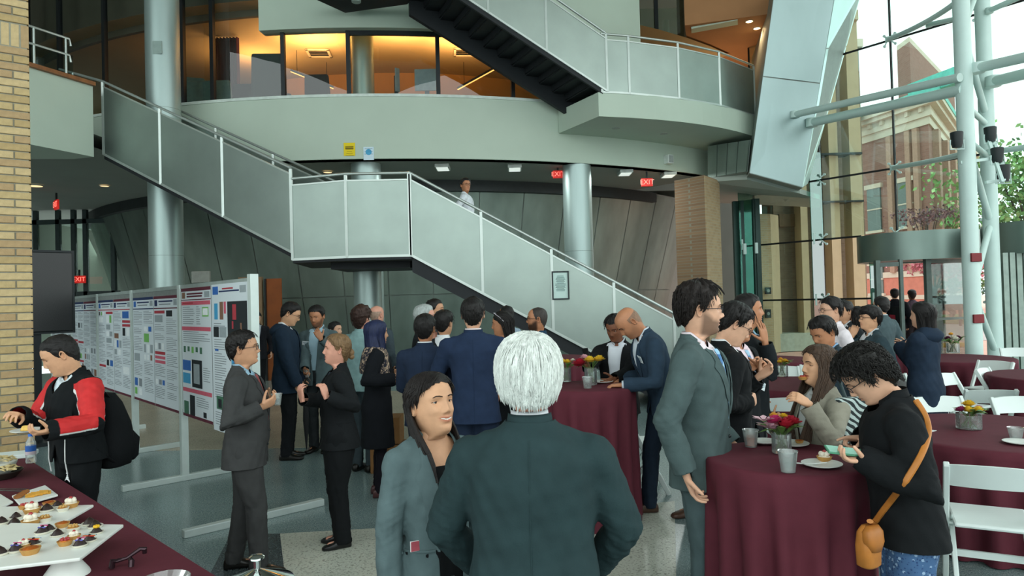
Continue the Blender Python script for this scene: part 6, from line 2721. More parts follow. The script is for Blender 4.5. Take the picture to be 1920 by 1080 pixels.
def table(px, d, R, h, tall, lab_t, lab_c, seed, hang=None):
 c = xz(px, d)
 e = empty('cocktail_table' if tall else 'round_table', (c.x, c.y, 0), lab_t, 'table', 'tables under burgundy cloths')
 m = mat('table_laminate', '#b9a88c', .6)
 MB().lathe([(0, h - .035), (R - .01, h - .035), (R - .01, h - .006), (0, h - .006)], n=40).build('tabletop', m, e)
 if tall:
  MB().lathe([(.04, .03), (.04, h - .035)], n=14).build('pole', M_steel, e)
  MB().lathe([(0, 0), (.26, 0), (.25, .03), (0, .045)], n=28).build('base', M_dark, e)
 else:
  for a in range(4):
   t = a * math.pi / 2 + .5
   MB().tube([(R * .55 * math.cos(t), R * .55 * math.sin(t), h - .035), (R * .6 * math.cos(t), R * .6 * math.sin(t), 0)], .02, 8).build('leg', M_dark, e)
 round_cloth('tablecloth', (c.x, c.y), R, h + .003, lab_c, hang or h - .006, 15 if tall else 22, seed, (.050 if tall else .045))
 return Vector((c.x, c.y, h + .004))

T1 = table(1462, 3.38, .372, 1.02, True, 'tall cocktail table in the right foreground under its cloth', 'floor-length burgundy cloth on the nearest tall table', 1)
T2 = table(1098, 5.75, .385, 1.09, True, 'tall cocktail table behind the white-haired man', 'burgundy cloth on the tall table behind the white-haired man', 2)
T3 = table(1692, 9.4, .38, 1.08, True, 'tall cocktail table in front of the entrance doors', 'burgundy cloth on the tall table beside the navy parka', 3)
R1 = table(1862, 5.15, .80, .75, False, 'round table at the right with yellow flowers on it', 'burgundy cloth on the round table with yellow roses', 4)
R2 = table(1497, 8.1, .76, .75, False, 'round table behind the woman with long hair', 'burgundy cloth on the round table behind the flower vase', 5)
R3 = table(1783, 10.6, .80, .75, False, 'round table in front of the white truss column', 'burgundy cloth on the round table by the truss column', 6)
R4 = table(1985, 8.2, .76, .75, False, 'round table cut off by the right edge', 'burgundy cloth at the right edge of the picture', 7)
R5 = table(1438, 11.2, .72, .75, False, 'farthest round table near the glass wall', 'burgundy cloth on the farthest round table', 8)
# tall burgundy draped table behind the bald man
T4 = table(1046, 8.6, .34, 1.10, True, 'tall draped table behind the bearded man', 'burgundy cloth on the far tall table under the stairs', 9)

# ------------------------------------------------------------------ white folding chairs
M_resin = mat('white_resin', '#dfeae6', .4, 0, .03, 5)

def make_chair():
 e = empty('folding_chair', (0, 0, 0))
 w = .222
 for sx in (-1, 1):
  MB().bar((sx * w, -.235, .80), (sx * w, .19, .0), .032, .045, up=(0, 1, .5)).build('side_rail', M_resin, e, bevel=.006)
  MB().bar((sx * (w - .036), .13, .43), (sx * (w - .036), -.235, 0), .028, .042, up=(0, 1, -.5)).build('rear_leg', M_resin, e, bevel=.006)
  pv = MB().lathe([(0, -.017), (.022, -.017), (.022, .017), (0, .017)], n=12).build('pivot', M_rail, e)
  pv.rotation_euler = (0, math.pi / 2, 0)
  pv.location = (sx * (w - .018), -.02, .40)
 # curved back slat
 v, f = [], []
 n = 10
 for i in range(n + 1):
  x = -w + 2 * w * i / n
  b = -.045 * (1 - (x / w) ** 2)
  for z_, y in ((.665, -.172), (.795 + .012 * (1 - (x / w) ** 2), -.232)):
   for t in (-.012, .012):
    v.append((x, y + b * .7 + t, z_))
 for i in range(n):
  a = 4 * i
  for p_, q_ in ((0, 1), (1, 3), (3, 2), (2, 0)):
   f.append((a + p_, a + 4 + p_, a + 4 + q_, a + q_))
 f += [(0, 1, 3, 2), (4 * n, 4 * n + 2, 4 * n + 3, 4 * n + 1)]
 MB().add(v, f).build('backrest', M_resin, e, smooth=True)
 MB().hexa([Vector(p) for p in ((-w + .03, -.20, .425), (w - .03, -.20, .425), (w - .02, .21, .435), (-w + .02, .21, .435))],
    [Vector(p) for p in ((-w + .03, -.20, .452), (w - .03, -.20, .452), (w - .02, .21, .465), (-w + .02, .21, .465))]).build('seat', M_resin, e, bevel=.012)
 MB().bar((-w, .088, .19), (w, .088, .19), .02, .04).build('stretcher', M_resin, e)
 MB().bar((-w + .036, -.16, .095), (w - .036, -.16, .095), .02, .04).build('stretcher', M_resin, e)
 return e

chair0 = make_chair()
cspots = [(1838, 4.15, 28, 'nearest white folding chair, its back to the camera, right foreground'),
   (1738, 7.0, 62, 'white folding chair seen side-on, just right of the black fleece'),
   (1800, 8.05, 150, 'white folding chair turned to face the camera, behind the yellow roses'),
   (1832, 7.1, 12, 'grey-shaded white folding chair behind the yellow roses, its back to the camera'),
   (1876, 8.5, 140, 'white folding chair left of the table at the right edge'),
   (1842, 9.4, 245, 'white folding chair tucked at the round table by the truss'),
   (1910, 11.2, 200, 'white folding chair by the second entrance at the right edge'),
   (1678, 8.7, 60, 'white folding chair peeking above the black fleece shoulder, left one'),
   (1714, 7.85, 75, 'white folding chair peeking above the black fleece shoulder, right one'),
   (1930, 6.15, 182, 'white folding chair across the rose table at the right edge'),
   (1777, 6.3, 180, 'white folding chair directly behind the rose vase'),
   (1466, 9.35, 190, 'white folding chair beyond the round table behind the flower vase'),
   (1464, 6.95, 5, 'white folding chair in front of the table behind the eating woman'),
   (1522, 9.4, 215, 'white folding chair mostly hidden by the eating woman'),
   (1200, 6.6, 95, 'white folding chair beside the tall table behind the grey suit')]
for i, (px, d, yaw, lab) in enumerate(cspots):
 c = chair0 if i == 0 else copy_tree(chair0)
 p = xz(px, d)
 c.location = (p.x, p.y, 0)
 c.rotation_euler = (0, 0, -math.radians(yaw))
 setp(c, lab, 'chair', 'white folding chairs')

# ------------------------------------------------------------------ flowers, cups, plates
M_vase = glass_mat('vase_glass', (.97, .99, .98), .06, haze=.07)
M_water = glass_mat('vase_water', (.93, .96, .93), .02, k=.3)
M_stem = mat('stem_green', '#4f6b34', .6, 0, .2, 20)
M_leaf = mat('leaf_dark', '#5c7d3c', .5, 0, .25, 12)

def rose(q, c, r, mi, rnd, tilt=(0, 0)):
 q.mi = mi
 c = Vector(c)
 for layer, (n, rad, op) in enumerate(((3, .35, .15), (4, .6, .35), (5, .85, .6), (6, 1.05, .95))):
  for k in range(n):
   a = 2 * math.pi * k / n + layer * .7 + rnd.uniform(-.2, .2)
   v, f = [], []
   for i in range(4):
    fz = i / 3
    for j in range(5):
     t = a + (j / 4 - .5) * (2 * math.pi / n) * 1.35
     rr = r * rad * (.55 + .55 * fz ** .8 * (1 + op * .25)) * (1 - .12 * abs(j - 2) / 2)
     z_ = r * (-.5 + (1.25 - .5 * op) * fz - .18 * fz * fz * op * 2 - .10 * abs(j - 2) / 2 * fz)
     v.append(c + Vector((rr * math.cos(t) + tilt[0] * z_, rr * math.sin(t) + tilt[1] * z_, z_)))
   for i in range(3):
    for j in range(4):
     f.append((i * 5 + j, i * 5 + j + 1, (i + 1) * 5 + j + 1, (i + 1) * 5 + j))
   q.add(v, f)

def bouquet(loc, s, flowers, label, seed, vase=(.055, .12), lily=None, leaves=10, square=False):
 rnd = random.Random(seed)
 e = empty('flower_vase', loc, label, 'flowers', 'flower centrepieces')
 R_, H_ = vase[0] * s, vase[1] * s
 MB().lathe([(0, .004), (R_ * .97, .004), (R_, .012), (R_, H_), (R_ * .94, H_), (R_ * .94, .018), (0, .016)], n=26).build('vase', M_vase, e, smooth=True)
 MB().lathe([(0, .02), (R_ * .92, .02), (R_ * .92, H_ * .72), (0, H_ * .72)], n=22).build('water', M_water, e, smooth=True)
 st_ = MB()
 for i, (x, y, z, r, k) in enumerate(flowers):
  b = Vector((rnd.uniform(-.5, .5) * R_, rnd.uniform(-.5, .5) * R_, .02))
  st_.tube([b, Vector((x * .3, y * .3, H_)) * 1.0, Vector((x, y, z)) * s - Vector((0, 0, r * s * .4))], .0028 * s, 5)
 for i in range(6):
  a = rnd.uniform(0, 6.28)
  st_.tube([(R_ * .7 * math.cos(a), R_ * .7 * math.sin(a), .02), (-R_ * .5 * math.cos(a), -R_ * .5 * math.sin(a), H_)], .0025 * s, 5)
 st_.build('stems', M_stem, e, smooth=True)
 cols = {'red': '#9c1528', 'yellow': '#e3bf3a', 'pink': '#c43a72', 'palepink': '#d7a6ae', 'white': '#e4e2d4', 'orange': '#dba23c', 'magenta': '#8c2a58', 'purple': '#5c2440', 'lilac': '#b8909c'}
 for (x, y, z, r, k) in flowers:
  q = MB()
  rose(q, (0, 0, 0), r * s, 0, rnd, (rnd.uniform(-.3, .3), rnd.uniform(-.5, 0)))
  o = q.build('blossom', mat('petal_' + k, cols[k], .6, 0, .12, 40), e, smooth=True)
  o.location = Vector((x, y, z)) * s
 for i in range(leaves):
  a = rnd.uniform(0, 6.28)
  b = Vector((.03 * math.cos(a), .03 * math.sin(a), H_ / s - .0))
  L_ = rnd.uniform(.07, .12)
  d_ = Vector((math.cos(a), math.sin(a), rnd.uniform(.1, .9))).normalized() * L_
  sd = d_.cross(Vector((0, 0, 1))).normalized() * L_ * .2
  m_ = b + d_ * .5 + Vector((0, 0, .012))
  MB().add([b * s, (m_ + sd) * s, (b + d_ + Vector((0, 0, -.01))) * s, (m_ - sd) * s, (m_ + Vector((0, 0, .006))) * s], [(0, 1, 4), (1, 2, 4), (2, 3, 4), (3, 0, 4)]).build('leaf', M_leaf, e, smooth=True)
 if lily:
  for (x, y, z) in lily:
   q = MB()
   for k in range(6):
    a = k * math.pi / 3 + .2
    d_ = Vector((math.cos(a), math.sin(a), .55))
    sd = Vector((-math.sin(a), math.cos(a), 0)) * .016
    c = Vector((x, y, z))
    q.add([(c) * s, (c + d_ * .035 + sd) * s, (c + d_ * .062 + Vector((0, 0, -.012))) * s, (c + d_ * .035 - sd) * s], [(0, 1, 2, 3)])
   q.build('lily', mat('petal_lily', '#d9b3bb', .6, 0, .15, 40), e, smooth=True)
 return e

p = on_z(1466, 850, T1.z)
bouquet(p, 1.0, [(.045, -.02, .165, .040, 'red'), (.012, -.035, .155, .042, 'red'), (-.035, .0, .17, .036, 'pink'), (-.02, .03, .185, .022, 'orange'), (.03, .04, .18, .02, 'yellow'),
     (-.055, -.03, .14, .025, 'lilac')], 'red roses and lilies in a glass on the nearest tall table', 5, (.047, .10),
  lily=[(-.075, -.02, .13), (-.085, .0, .16), (-.05, .03, .12)], leaves=14)
p = on_z(1817, 804, R1.z)
bouquet(p, 1.15, [(-.022, -.03, .135, .034, 'yellow'), (.045, -.035, .132, .034, 'yellow'), (.015, .02, .165, .036, 'yellow'), (-.062, -.015, .135, .030, 'magenta'), (.075, .01, .14, .022, 'palepink')],
  'yellow roses in a glass on the round table at the right', 6, (.075, .095), leaves=14)
p = on_z(1467, 706, R2.z)
bouquet(p, 1.3, [(-.03, -.02, .15, .028, 'yellow'), (.02, -.02, .16, .028, 'yellow'), (.05, .0, .145, .024, 'orange'), (-.05, .02, .14, .022, 'yellow'), (0, .03, .17, .024, 'orange')],
  'small yellow flowers in a glass behind the eating woman', 7, (.055, .11), leaves=10)
p = on_z(1787, 662, R3.z)
bouquet(p, 1.9, [(-.04, -.0, .13, .030, 'purple'), (.0, -.03, .13, .034, 'white'), (.045, .0, .135, .028, 'purple'), (.0, .02, .165, .02, 'orange')],
  'white and purple flowers on the round table by the truss', 8, (.05, .085), leaves=10)
p = on_z(1660, 645, T3.z)
bouquet(p, 1.6, [(-.05, 0, .15, .034, 'lilac'), (.035, -.02, .155, .036, 'yellow'), (-.01, .02, .15, .026, 'lilac')], 'lilac and yellow flowers on the far tall table', 9, (.04, .11), leaves=5)
p = on_z(1108, 722, T2.z)
bouquet(p, 1.25, [(-.075, -.03, .155, .044, 'red'), (-.005, -.03, .175, .036, 'yellow'), (.055, -.02, .178, .036, 'yellow'), (-.03, .04, .185, .03, 'palepink')],
  'red and yellow roses on the table behind the white-haired man', 10, (.042, .115), leaves=4)
p = on_z(1062, 716, T2.z)
bouquet(p, 1.2, [(-.02, -.02, .155, .024, 'yellow'), (.01, -.02, .15, .026, 'yellow'), (.05, .0, .16, .016, 'white')], 'small yellow flowers half hidden by the white hair', 11, (.035, .10), leaves=10)

M_plastic = glass_mat('clear_plastic', (.97, .99, .98), .06, haze=.16)

def cup(loc, r, h, label, fill=None, level=.6, ice=False, name='plastic_cup'):
 e = empty(name, loc, label, 'cup')
 MB().lathe([(0, .003), (r * .72, .002), (r * .74, .01), (r, h), (r * 1.04, h + .002), (r * 1.04, h - .003), (r * .955, h - .002), (r * .71, .012), (0, .008)], n=26).build('wall', M_plastic, e, smooth=True)
 if fill:
  rl = r * (.72 + .26 * level) * .95
  MB().lathe([(0, .010), (r * .70, .010), (rl, h * level), (0, h * level)], n=22).build('drink', fill, e, smooth=True)
 if ice:
  rnd = random.Random(3)
  for k in range(5):
   c = Vector((rnd.uniform(-.4, .4) * r, rnd.uniform(-.4, .4) * r, .018 + k * .009))
   MB().box((-.011, -.011, -.009), (.011, .011, .011), Matrix.Translation(c) @ Matrix.Rotation(k, 4, 'Z')).build('ice_cube', M_plastic, e)
 return e

def plate(loc, r, label, items=(), mt=None):
 e = empty('small_plate', loc, label, 'plate')
 MB().lathe([(0, .004), (r * .62, .004), (r * .98, .014), (r, .018), (r * .97, .019), (r * .6, .009), (0, .009)], n=32).build('dish', mt or mat('white_china', '#e2e6e0', .35, 0, .02), e, smooth=True)
 return e

def pastry(loc, r, kind, label, seed=0, group='pastries on the platters'):
 """a small tart or mini cake in a paper case"""
 rnd = random.Random(seed)
 e = empty('pastry', loc, label, 'pastry', group)
 casem = mat('paper_case', '#d9d4c4', .7, 0, .05)
 n = 20
 V, F = [], []
 if kind in ('tart', 'carrot', 'caramel', 'fruit', 'nut', 'mousse'):
  prof = [(r * .72, 0), (r * .78, .004), (r * 1.0, r * .62), (r * .93, r * .64), (r * .9, r * .52), (0, r * .5)]
  q = MB().lathe(prof, n=n)
  q.v = [(x * (1 + .03 * ((i % n) % 2)), y * (1 + .03 * ((i % n) % 2)), z) for i, (x, y, z) in enumerate(q.v)]
  q.build('shell', mat('tart_shell', '#b98a4a', .7, 0, .12, 40) if kind not in ('nut',) else casem, e, smooth=True)
  tops = {'tart': '#9a4a1c', 'carrot': '#b5642a', 'caramel': '#a9581c', 'fruit': '#c77a34', 'nut': '#b07a3c', 'mousse': '#e8dfc9'}
  q = MB()
  q.add(*_ball((0, 0, r * .5), r * .8, 14, 8))
  q.v = [(x, y, r * .5 + (z - r * .5) * .35 + .002 * wnoise(np.array([[x, y, z]]), 300, seed)[0]) for x, y, z in q.v]
  q.build('filling', mat('filling_' + kind, tops[kind], .35, 0, .2, 60), e, smooth=True)
  if kind in ('nut', 'fruit'):
   for i in range(7):
    a = i * .9
    MB().add(*_ball((r * .45 * math.cos(a), r * .45 * math.sin(a), r * .82), r * .2, 7, 5)).build('nut' if kind == 'nut' else 'berry', mat('nut_brown', '#c49a58', .6) if kind == 'nut' else mat('berry_red', '#a83a3a', .3), e, smooth=True)
  if kind == 'mousse':
   for i in range(5):
    a = i * 1.257
    MB().add(*_ball((r * .4 * math.cos(a), r * .4 * math.sin(a), r * .95), r * .36, 9, 6)).build('cream', mat('cream_swirl', '#ebe3d0', .5), e, smooth=True)
   MB().add(*_ball((0, 0, r * 1.25), r * .25, 9, 6)).build('berry', mat('berry_red', '#a83a3a', .3), e, smooth=True)
 else:
  q = MB().lathe([(0, .001), (r * .9, .001), (r * 1.05, r * .32), (r * .98, r * .32), (r * .85, .004)], n=n)
  q.build('paper_case', casem, e, smooth=True)
  q = MB().lathe([(0, .003), (r * .82, .003), (r * .85, r * .2), (r * .5, r * .75), (r * .1, r * 1.1), (0, r * 1.12)], n=14)
  q.build('cake', mat('chocolate', '#2a1b17', .4, 0, .15, 50), e, smooth=True)
  if kind == 'choc_yellow':
   for i in range(6):
    a = i * 1.05
    MB().add(*_ball((r * .3 * math.cos(a), r * .3 * math.sin(a), r * 1.1), r * .24, 8, 5)).build('icing', mat('icing_yellow', '#e6b41e', .4), e, smooth=True)
  elif kind == 'choc_blue':
   for i in range(3):
    MB().box((-r * .5, -r * .3 + i * r * .25, r * .8 + i * .002), (r * .5, -r * .15 + i * r * .25, r * .95 + i * .002)).build('icing', [mat('icing_violet', '#5a5aa8', .4), mat('icing_white', '#e2e2e8', .4), mat('icing_pink', '#c83a78', .4)][i], e)
  elif kind == 'choc_rainbow':
   for i, h in enumerate(('#b8302c', '#e0a83a', '#e6e0d4', '#3a78a8')):
    MB().box((-r * .9, -r * .32 + i * r * .17, r * .85), (r * .9, -r * .17 + i * r * .17, r * .98)).build('icing', mat('icing_' + h, h, .4), e)
 return e

# things on the nearest tall table
zt = T1.z
cup(on_z(1408, 838, zt), .040, .088, 'clear plastic cup of brown iced tea on the nearest tall table', mat('iced_tea', '#b5561e', .1, alpha=.9), .62)
cup(on_z(1478, 885, zt), .042, .092, 'clear plastic cup of ice at the front of the nearest table', None, ice=True)
plate(on_z(1541, 875, zt), .088, 'white plate with a cream cake on the nearest tall table')
pastry(on_z(1546, 868, zt) + Vector((0, 0, .01)), .034, 'mousse', 'cream-topped mini cake on the front white plate', 1, None)
plate(on_z(1485, 836, zt), .085, 'white plate of crumbs behind the roses')
pastry(on_z(1499, 834, zt) + Vector((0, 0, .01)), .022, 'caramel', 'orange pastry on the plate behind the roses', 2, None)
plate(on_z(1434, 832, zt), .07, 'white plate left of the rose vase')
p = on_z(1520, 876, zt)
o = MB().tube([(-.06, .01, .018), (0, 0, .014), (.07, -.01, .022)], .003, 6).build('plastic_fork', mat('fork_white', '#dfe4e0', .4), smooth=True)
o.location = p
setp(o, 'thin white plastic fork leaning on the cake plate', 'fork')
# on the right round table
plate(on_z(1912, 832, R1.z), .10, 'white plate at the right edge of the rose table')
cup(on_z(1905, 822, R1.z), .05, .075, 'clear plastic cup at the right edge of the rose table')
p = on_z(1742, 808, R1.z)
o = MB().box((-.045, -.03, .0), (.045, .03, .003)).build('name_card', mat('card_white', '#dfe6e6', .7))
o.location = p
o.rotation_euler = (0, 0, .5)
setp(o, 'white card lying on the rose table beside the black fleece', 'card')
# on the table behind the white-haired man
cup(on_z(1102, 728, T2.z), .042, .09, 'clear cup of dark cola on the table behind the white-haired man', mat('cola', '#1c0f0e', .1), .5)
plate(on_z(1130, 718, T2.z), .09, 'white plate in front of the bald man')

# ------------------------------------------------------------------ buffet
TA, TB = Vector((-3.38, 4.89, 0)), Vector((-1.18, 2.74, 0))
TW = (TB - TA).normalized()
TN = Vector((TW.y, -TW.x, 0))
if TN.x > 0:
 TN = -TN
HB = .755
ctr = TA.lerp(TB, .55) + TN * .45
e = empty('buffet_table', ctr, 'long buffet table in the left foreground', 'table', rz=math.atan2(TW.y, TW.x))
L2 = 2.35
MB().box((-L2, -.44, HB - .03), (L2, .44, HB - .006)).build('tabletop', mat('table_laminate', '#b9a88c', .6), e, bevel=.005)
for sx in (-1, 1):
 for sy in (-1, 1):
  MB().tube([(sx * (L2 - .3), sy * .35, 0), (sx * (L2 - .3), sy * .35, HB - .03)], .02, 8).build('leg', M_dark, e)
# cloth: top plus pleated drop
n = 120
per = []
for (x0, y0), (x1, y1) in (((-L2, -.45), (L2, -.45)), ((L2, -.45), (L2, .45)), ((L2, .45), (-L2, .45)), ((-L2, .45), (-L2, -.45))):
 k_ = int(26 * (abs(x1 - x0) + abs(y1 - y0)))
 for i in range(k_):
  per.append((x0 + (x1 - x0) * i / k_, y0 + (y1 - y0) * i / k_, (y1 - y0), -(x1 - x0)))
V, F = [], []
n = len(per)
for j in range(9):
 f = j / 8
 for i, (x, y, nx, ny) in enumerate(per):
  L_ = math.hypot(nx, ny)
  o_ = .004 + f * (.03 + .022 * math.sin(i * .55 + math.sin(i * .13) * 2))
  V.append((x + nx / L_ * o_, y + ny / L_ * o_, HB - .0 - f * (HB - .01) if j else HB))
for j in range(8):
 for i in range(n):
  i2 = (i + 1) % n
  F.append((j * n + i, (j + 1) * n + i, (j + 1) * n + i2, j * n + i2))
F.append(tuple(range(n)))
o = MB().add(V, F).build('tablecloth', M_cloth, smooth=True)
o.location = ctr
o.rotation_euler = (0, 0, math.atan2(TW.y, TW.x))
setp(o, 'burgundy cloth over the long buffet table in the left foreground', 'tablecloth', 'burgundy tablecloths')
BZ = HB + .002
M_china = mat('white_china', '#e2e6e0', .35, 0, .02)

def platter(px4, zt, foot_px, label, ped=True, thick=.014):
 """square pedestal platter; px4: corner pixels on its top"""
 pts = [on_z(x, y, zt) for x, y in px4]
 c = sum(pts, Vector()) / 4
 e = empty('pedestal_platter' if ped else 'serving_tray', (c.x, c.y, BZ), label, 'platter')
 off = Vector((c.x, c.y, BZ))
 MB().hexa([p - off - Vector((0, 0, thick)) for p in pts], [p - off for p in pts]).build('plate', M_china, e, bevel=.004)
 if ped:
  h = zt - BZ - thick
  for fx in foot_px:
   f = on_z(*fx, BZ) - off
   MB().lathe([(0, 0), (.085, 0), (.08, .012), (.05, h * .6), (.045, h), (0, h)], c=(f.x, f.y, 0), n=28).build('foot', M_china, e, smooth=True)
 return zt

z1 = platter([(232, 983), (150, 1046), (-120, 1078), (20, 980)], BZ + .105, [(125, 1078)], 'front white square pedestal platter of small pastries')
z2 = platter([(176, 946), (108, 985), (-160, 1012), (-20, 950)], BZ + .075, [(60, 1040)], 'rear white square pedestal platter of small pastries')
kinds1 = [('caramel', 117, 988, .021), ('nut', 137, 996, .021), ('choc', 168, 984, .022), ('choc', 178, 989, .022), ('choc_yellow', 181, 1000, .019), ('choc', 108, 1005, .020), ('mousse', 139, 1010, .018),
   ('fruit', 122, 1022, .021), ('choc_blue', 150, 1024, .021), ('choc_rainbow', 168, 1015, .019), ('choc_blue', 80, 1000, .022), ('choc', 92, 996, .02), ('choc_rainbow', 63, 1022, .02),
   ('choc_blue', 30, 1034, .022), ('caramel', 57, 1038, .026), ('choc', 0, 1040, .022), ('mousse', 44, 1027, .018)]
kinds2 = [('mousse', 133, 951, .026), ('nut', 118, 958, .02), ('choc', 108, 950, .02), ('choc', 88, 958, .024), ('tart', 92, 948, .021), ('mousse', 60, 962, .028), ('mousse', 58, 984, .028), ('nut', 84, 978, .022),
   ('choc', 30, 972, .02), ('choc', 27, 984, .022), ('choc', 3, 982, .022), ('fruit', 46, 954, .02)]
words = {'caramel': 'caramel tart', 'nut': 'nut cluster cup', 'choc': 'dark chocolate cake', 'choc_yellow': 'chocolate cake with yellow icing flower', 'mousse': 'cream-topped tart', 'fruit': 'fruit tart',
   'choc_blue': 'chocolate cake with blue and pink icing', 'choc_rainbow': 'chocolate cake with striped rainbow icing', 'tart': 'baked tart'}
for z_, ks, nm in ((z1, kinds1, 'front'), (z2, kinds2, 'rear')):
 seen = {}
 tot = {}
 for k, *_ in ks:
  tot[k] = tot.get(k, 0) + 1
 od = sorted(ks, key=lambda a: -a[1])
 rank = {}
 for kk in od:
  rank.setdefault(kk[0], []).append(kk)
 for i, kk in enumerate(ks):
  k, px, py, r = kk
  idx = rank[k].index(kk)
  if tot[k] == 1:
   lab = 'the only %s on the %s platter' % (words[k], nm)
  else:
   lab = '%s on the %s platter, %s from the right' % (words[k], nm, ['first', 'second', 'third', 'fourth', 'fifth', 'sixth', 'seventh'][idx])
  pastry(on_z(px, py, z_), r * 1.42, k, lab, i)

platter([(85, 909), (109, 927), (38, 947), (22, 929)], BZ + .02, [], 'small white rectangular tray of cookies', False, .012)
for i in range(4):
 p = on_z(34 + i * 4.5, 932 - i * 1.5, BZ + .026)
 o = MB().lathe([(0, 0), (.022, 0), (.022, .008), (0, .011)], n=16).build('cookie', mat('cookie_brown', '#8a5526', .8, 0, .2, 60), smooth=True)
 o.location = p + Vector((0, 0, .004 * i))
 o.rotation_euler = (.25, 0, 0)
 setp(o, ['leftmost', 'second', 'third', 'fourth'][i] + ' brown round cookie on the small tray', 'cookie', 'cookies on the small tray')
for i in range(7):
 p = on_z(56 + i * 5.2, 930 - i * 1.1, BZ + .026)
 o = MB().box((-.022, -.022, 0), (.022, .022, .004)).build('cracker', mat('cracker_orange', '#d29a3c', .8, 0, .15, 60), bevel=.002)
 o.location = p + Vector((0, 0, .003 * (i % 3)))
 o.rotation_euler = (.2, .1, .6)
 setp(o, ['first', 'second', 'third', 'fourth', 'fifth', 'sixth', 'last'][i] + ' square orange cracker in the row, from the left', 'cracker', 'crackers on the small tray')
# bowls of crisps
def chip_bowl(px, py, r, zz, label, rim_col, seed, n=34):
 c = on_z(px, py, zz)
 e = empty('snack_bowl', (c.x, c.y, BZ), label, 'bowl')
 h = zz - BZ
 MB().lathe([(0, .003), (r * .6, .003), (r * .97, h), (r, h), (r * 1.0, h - .006), (r * .64, 0), (0, 0)], n=30).build('bowl', mat('bowl_' + rim_col, rim_col, .4), e, smooth=True)
 rnd = random.Random(seed)
 q = MB()
 for i in range(n):
  a, rr = rnd.uniform(0, 6.28), r * .85 * math.sqrt(rnd.random())
  c_ = Vector((rr * math.cos(a), rr * math.sin(a), h + .004 + (.02 * (1 - rr / r)) + rnd.uniform(0, .006)))
  M_ = Matrix.Translation(c_) @ Matrix.Rotation(rnd.uniform(0, 6), 4, 'Z') @ Matrix.Rotation(rnd.uniform(-.5, .5), 4, 'X')
  s_ = rnd.uniform(.02, .03)
  q.add([M_ @ Vector(v_) for v_ in ((-s_, -s_ * .7, 0), (s_, -s_ * .7, .003), (0, s_, .005), (0, 0, .010))], [(0, 1, 3), (1, 2, 3), (2, 0, 3)])
 o = q.build('crisps', mat('crisp_pale', '#d9c48c', .7, 0, .15, 40), e)
 o['kind'] = 'stuff'

chip_bowl(2, 882, .12, BZ + .05, 'dark-rimmed bowl of pale crisps at the left edge', '#2c2a24', 4)
chip_bowl(-5, 866, .11, BZ + .09, 'white bowl of crisps behind the dark-rimmed bowl', '#d8dcd4', 5)
p = on_z(28, 857, BZ)
o = MB().box((-.13, -.09, 0), (.13, .09, .03)).build('napkin_stack', mat('napkin_white', '#d7e2de', .8, 0, .03), bevel=.004)
o.location = p
o.rotation_euler = (0, 0, .4)
setp(o, 'stack of white paper napkins at the far end of the buffet', 'napkins')
platter([(0, 925), (25, 940), (-30, 965), (-60, 945)], BZ + .015, [], 'white tray cut off by the left edge', False, .012)
platter([(22, 1011), (46, 1012), (-40, 1030), (-60, 1018)], BZ + .03, [], 'wide white dish of green salad under the platters', False, .012)
# water bottle
p = on_z(58, 868, BZ)
e = empty('water_bottle', p, 'clear water bottle with blue cap and blue label at the table corner', 'bottle')
MB().lathe([(0, .002), (.030, .002), (.033, .012), (.031, .05), (.033, .06), (.033, .125), (.030, .150), (.013, .180), (.013, .190)], n=24).build('bottle', M_plastic, e, smooth=True)
MB().lathe([(.0337, .085), (.0337, .125)], n=24).build('label_band', mat('label_blue', '#2b5fae', .4), e, smooth=True)
MB().lathe([(.0336, .062), (.0336, .085)], n=24).build('label_white', mat('label_pale', '#c7b9c0', .4), e, smooth=True)
MB().lathe([(0, .208), (.0145, .206), (.0155, .188), (.0, .187)], n=18).build('cap', mat('cap_blue', '#2f6fc8', .4), e, smooth=True)
# forks / tongs
def tongs(px, py, label, rz, col='#8d9a98'):
 p = on_z(px, py, BZ + .012)
 e = empty('serving_tongs', p, label, 'tongs', rz=rz)
 m = mat('tong_' + col, col, .25, .9)
 for s_ in (-1, 1):
  MB().tube([(-.11, 0, .03), (-.08, s_ * .010, .034), (0, s_ * .020, .020), (.08, s_ * .026, .008), (.11, s_ * .016, .002)], [.006, .006, .005, .006, .008], 8, sy=.5).build('arm', m, e, smooth=True)
 MB().lathe([(0, -.008), (.010, -.006), (.010, .006), (0, .008)], c=(-.112, 0, .032), n=10).build('hinge', m, e)

tongs(35, 968, 'silver serving tongs lying across the rear platter', .5)
tongs(16, 925, 'silver serving tongs beside the cookie tray', .4)
# dark curved-leg stand with glasses-like shape near the front edge: tongs with black grips
p = on_z(238, 1062, BZ + .0)
e = empty('serving_tongs', p, 'dark metal tongs standing on the bare cloth near the table edge', 'tongs', rz=.55)
m = mat('tong_dark', '#3b2a30', .2, .6)
MB().tube([(-.055, 0, .006), (-.05, 0, .035), (-.038, 0, .030), (.0, 0, .034), (.05, 0, .062), (.066, 0, .058), (.066, 0, .04)], [.012, .012, .009, .007, .009, .012, .009], 8).build('arm', m, e, smooth=True)
MB().tube([(.012, -.01, .034), (.016, -.03, .028), (.014, -.035, .006)], [.008, .012, .011], 8).build('arm', m, e, smooth=True)
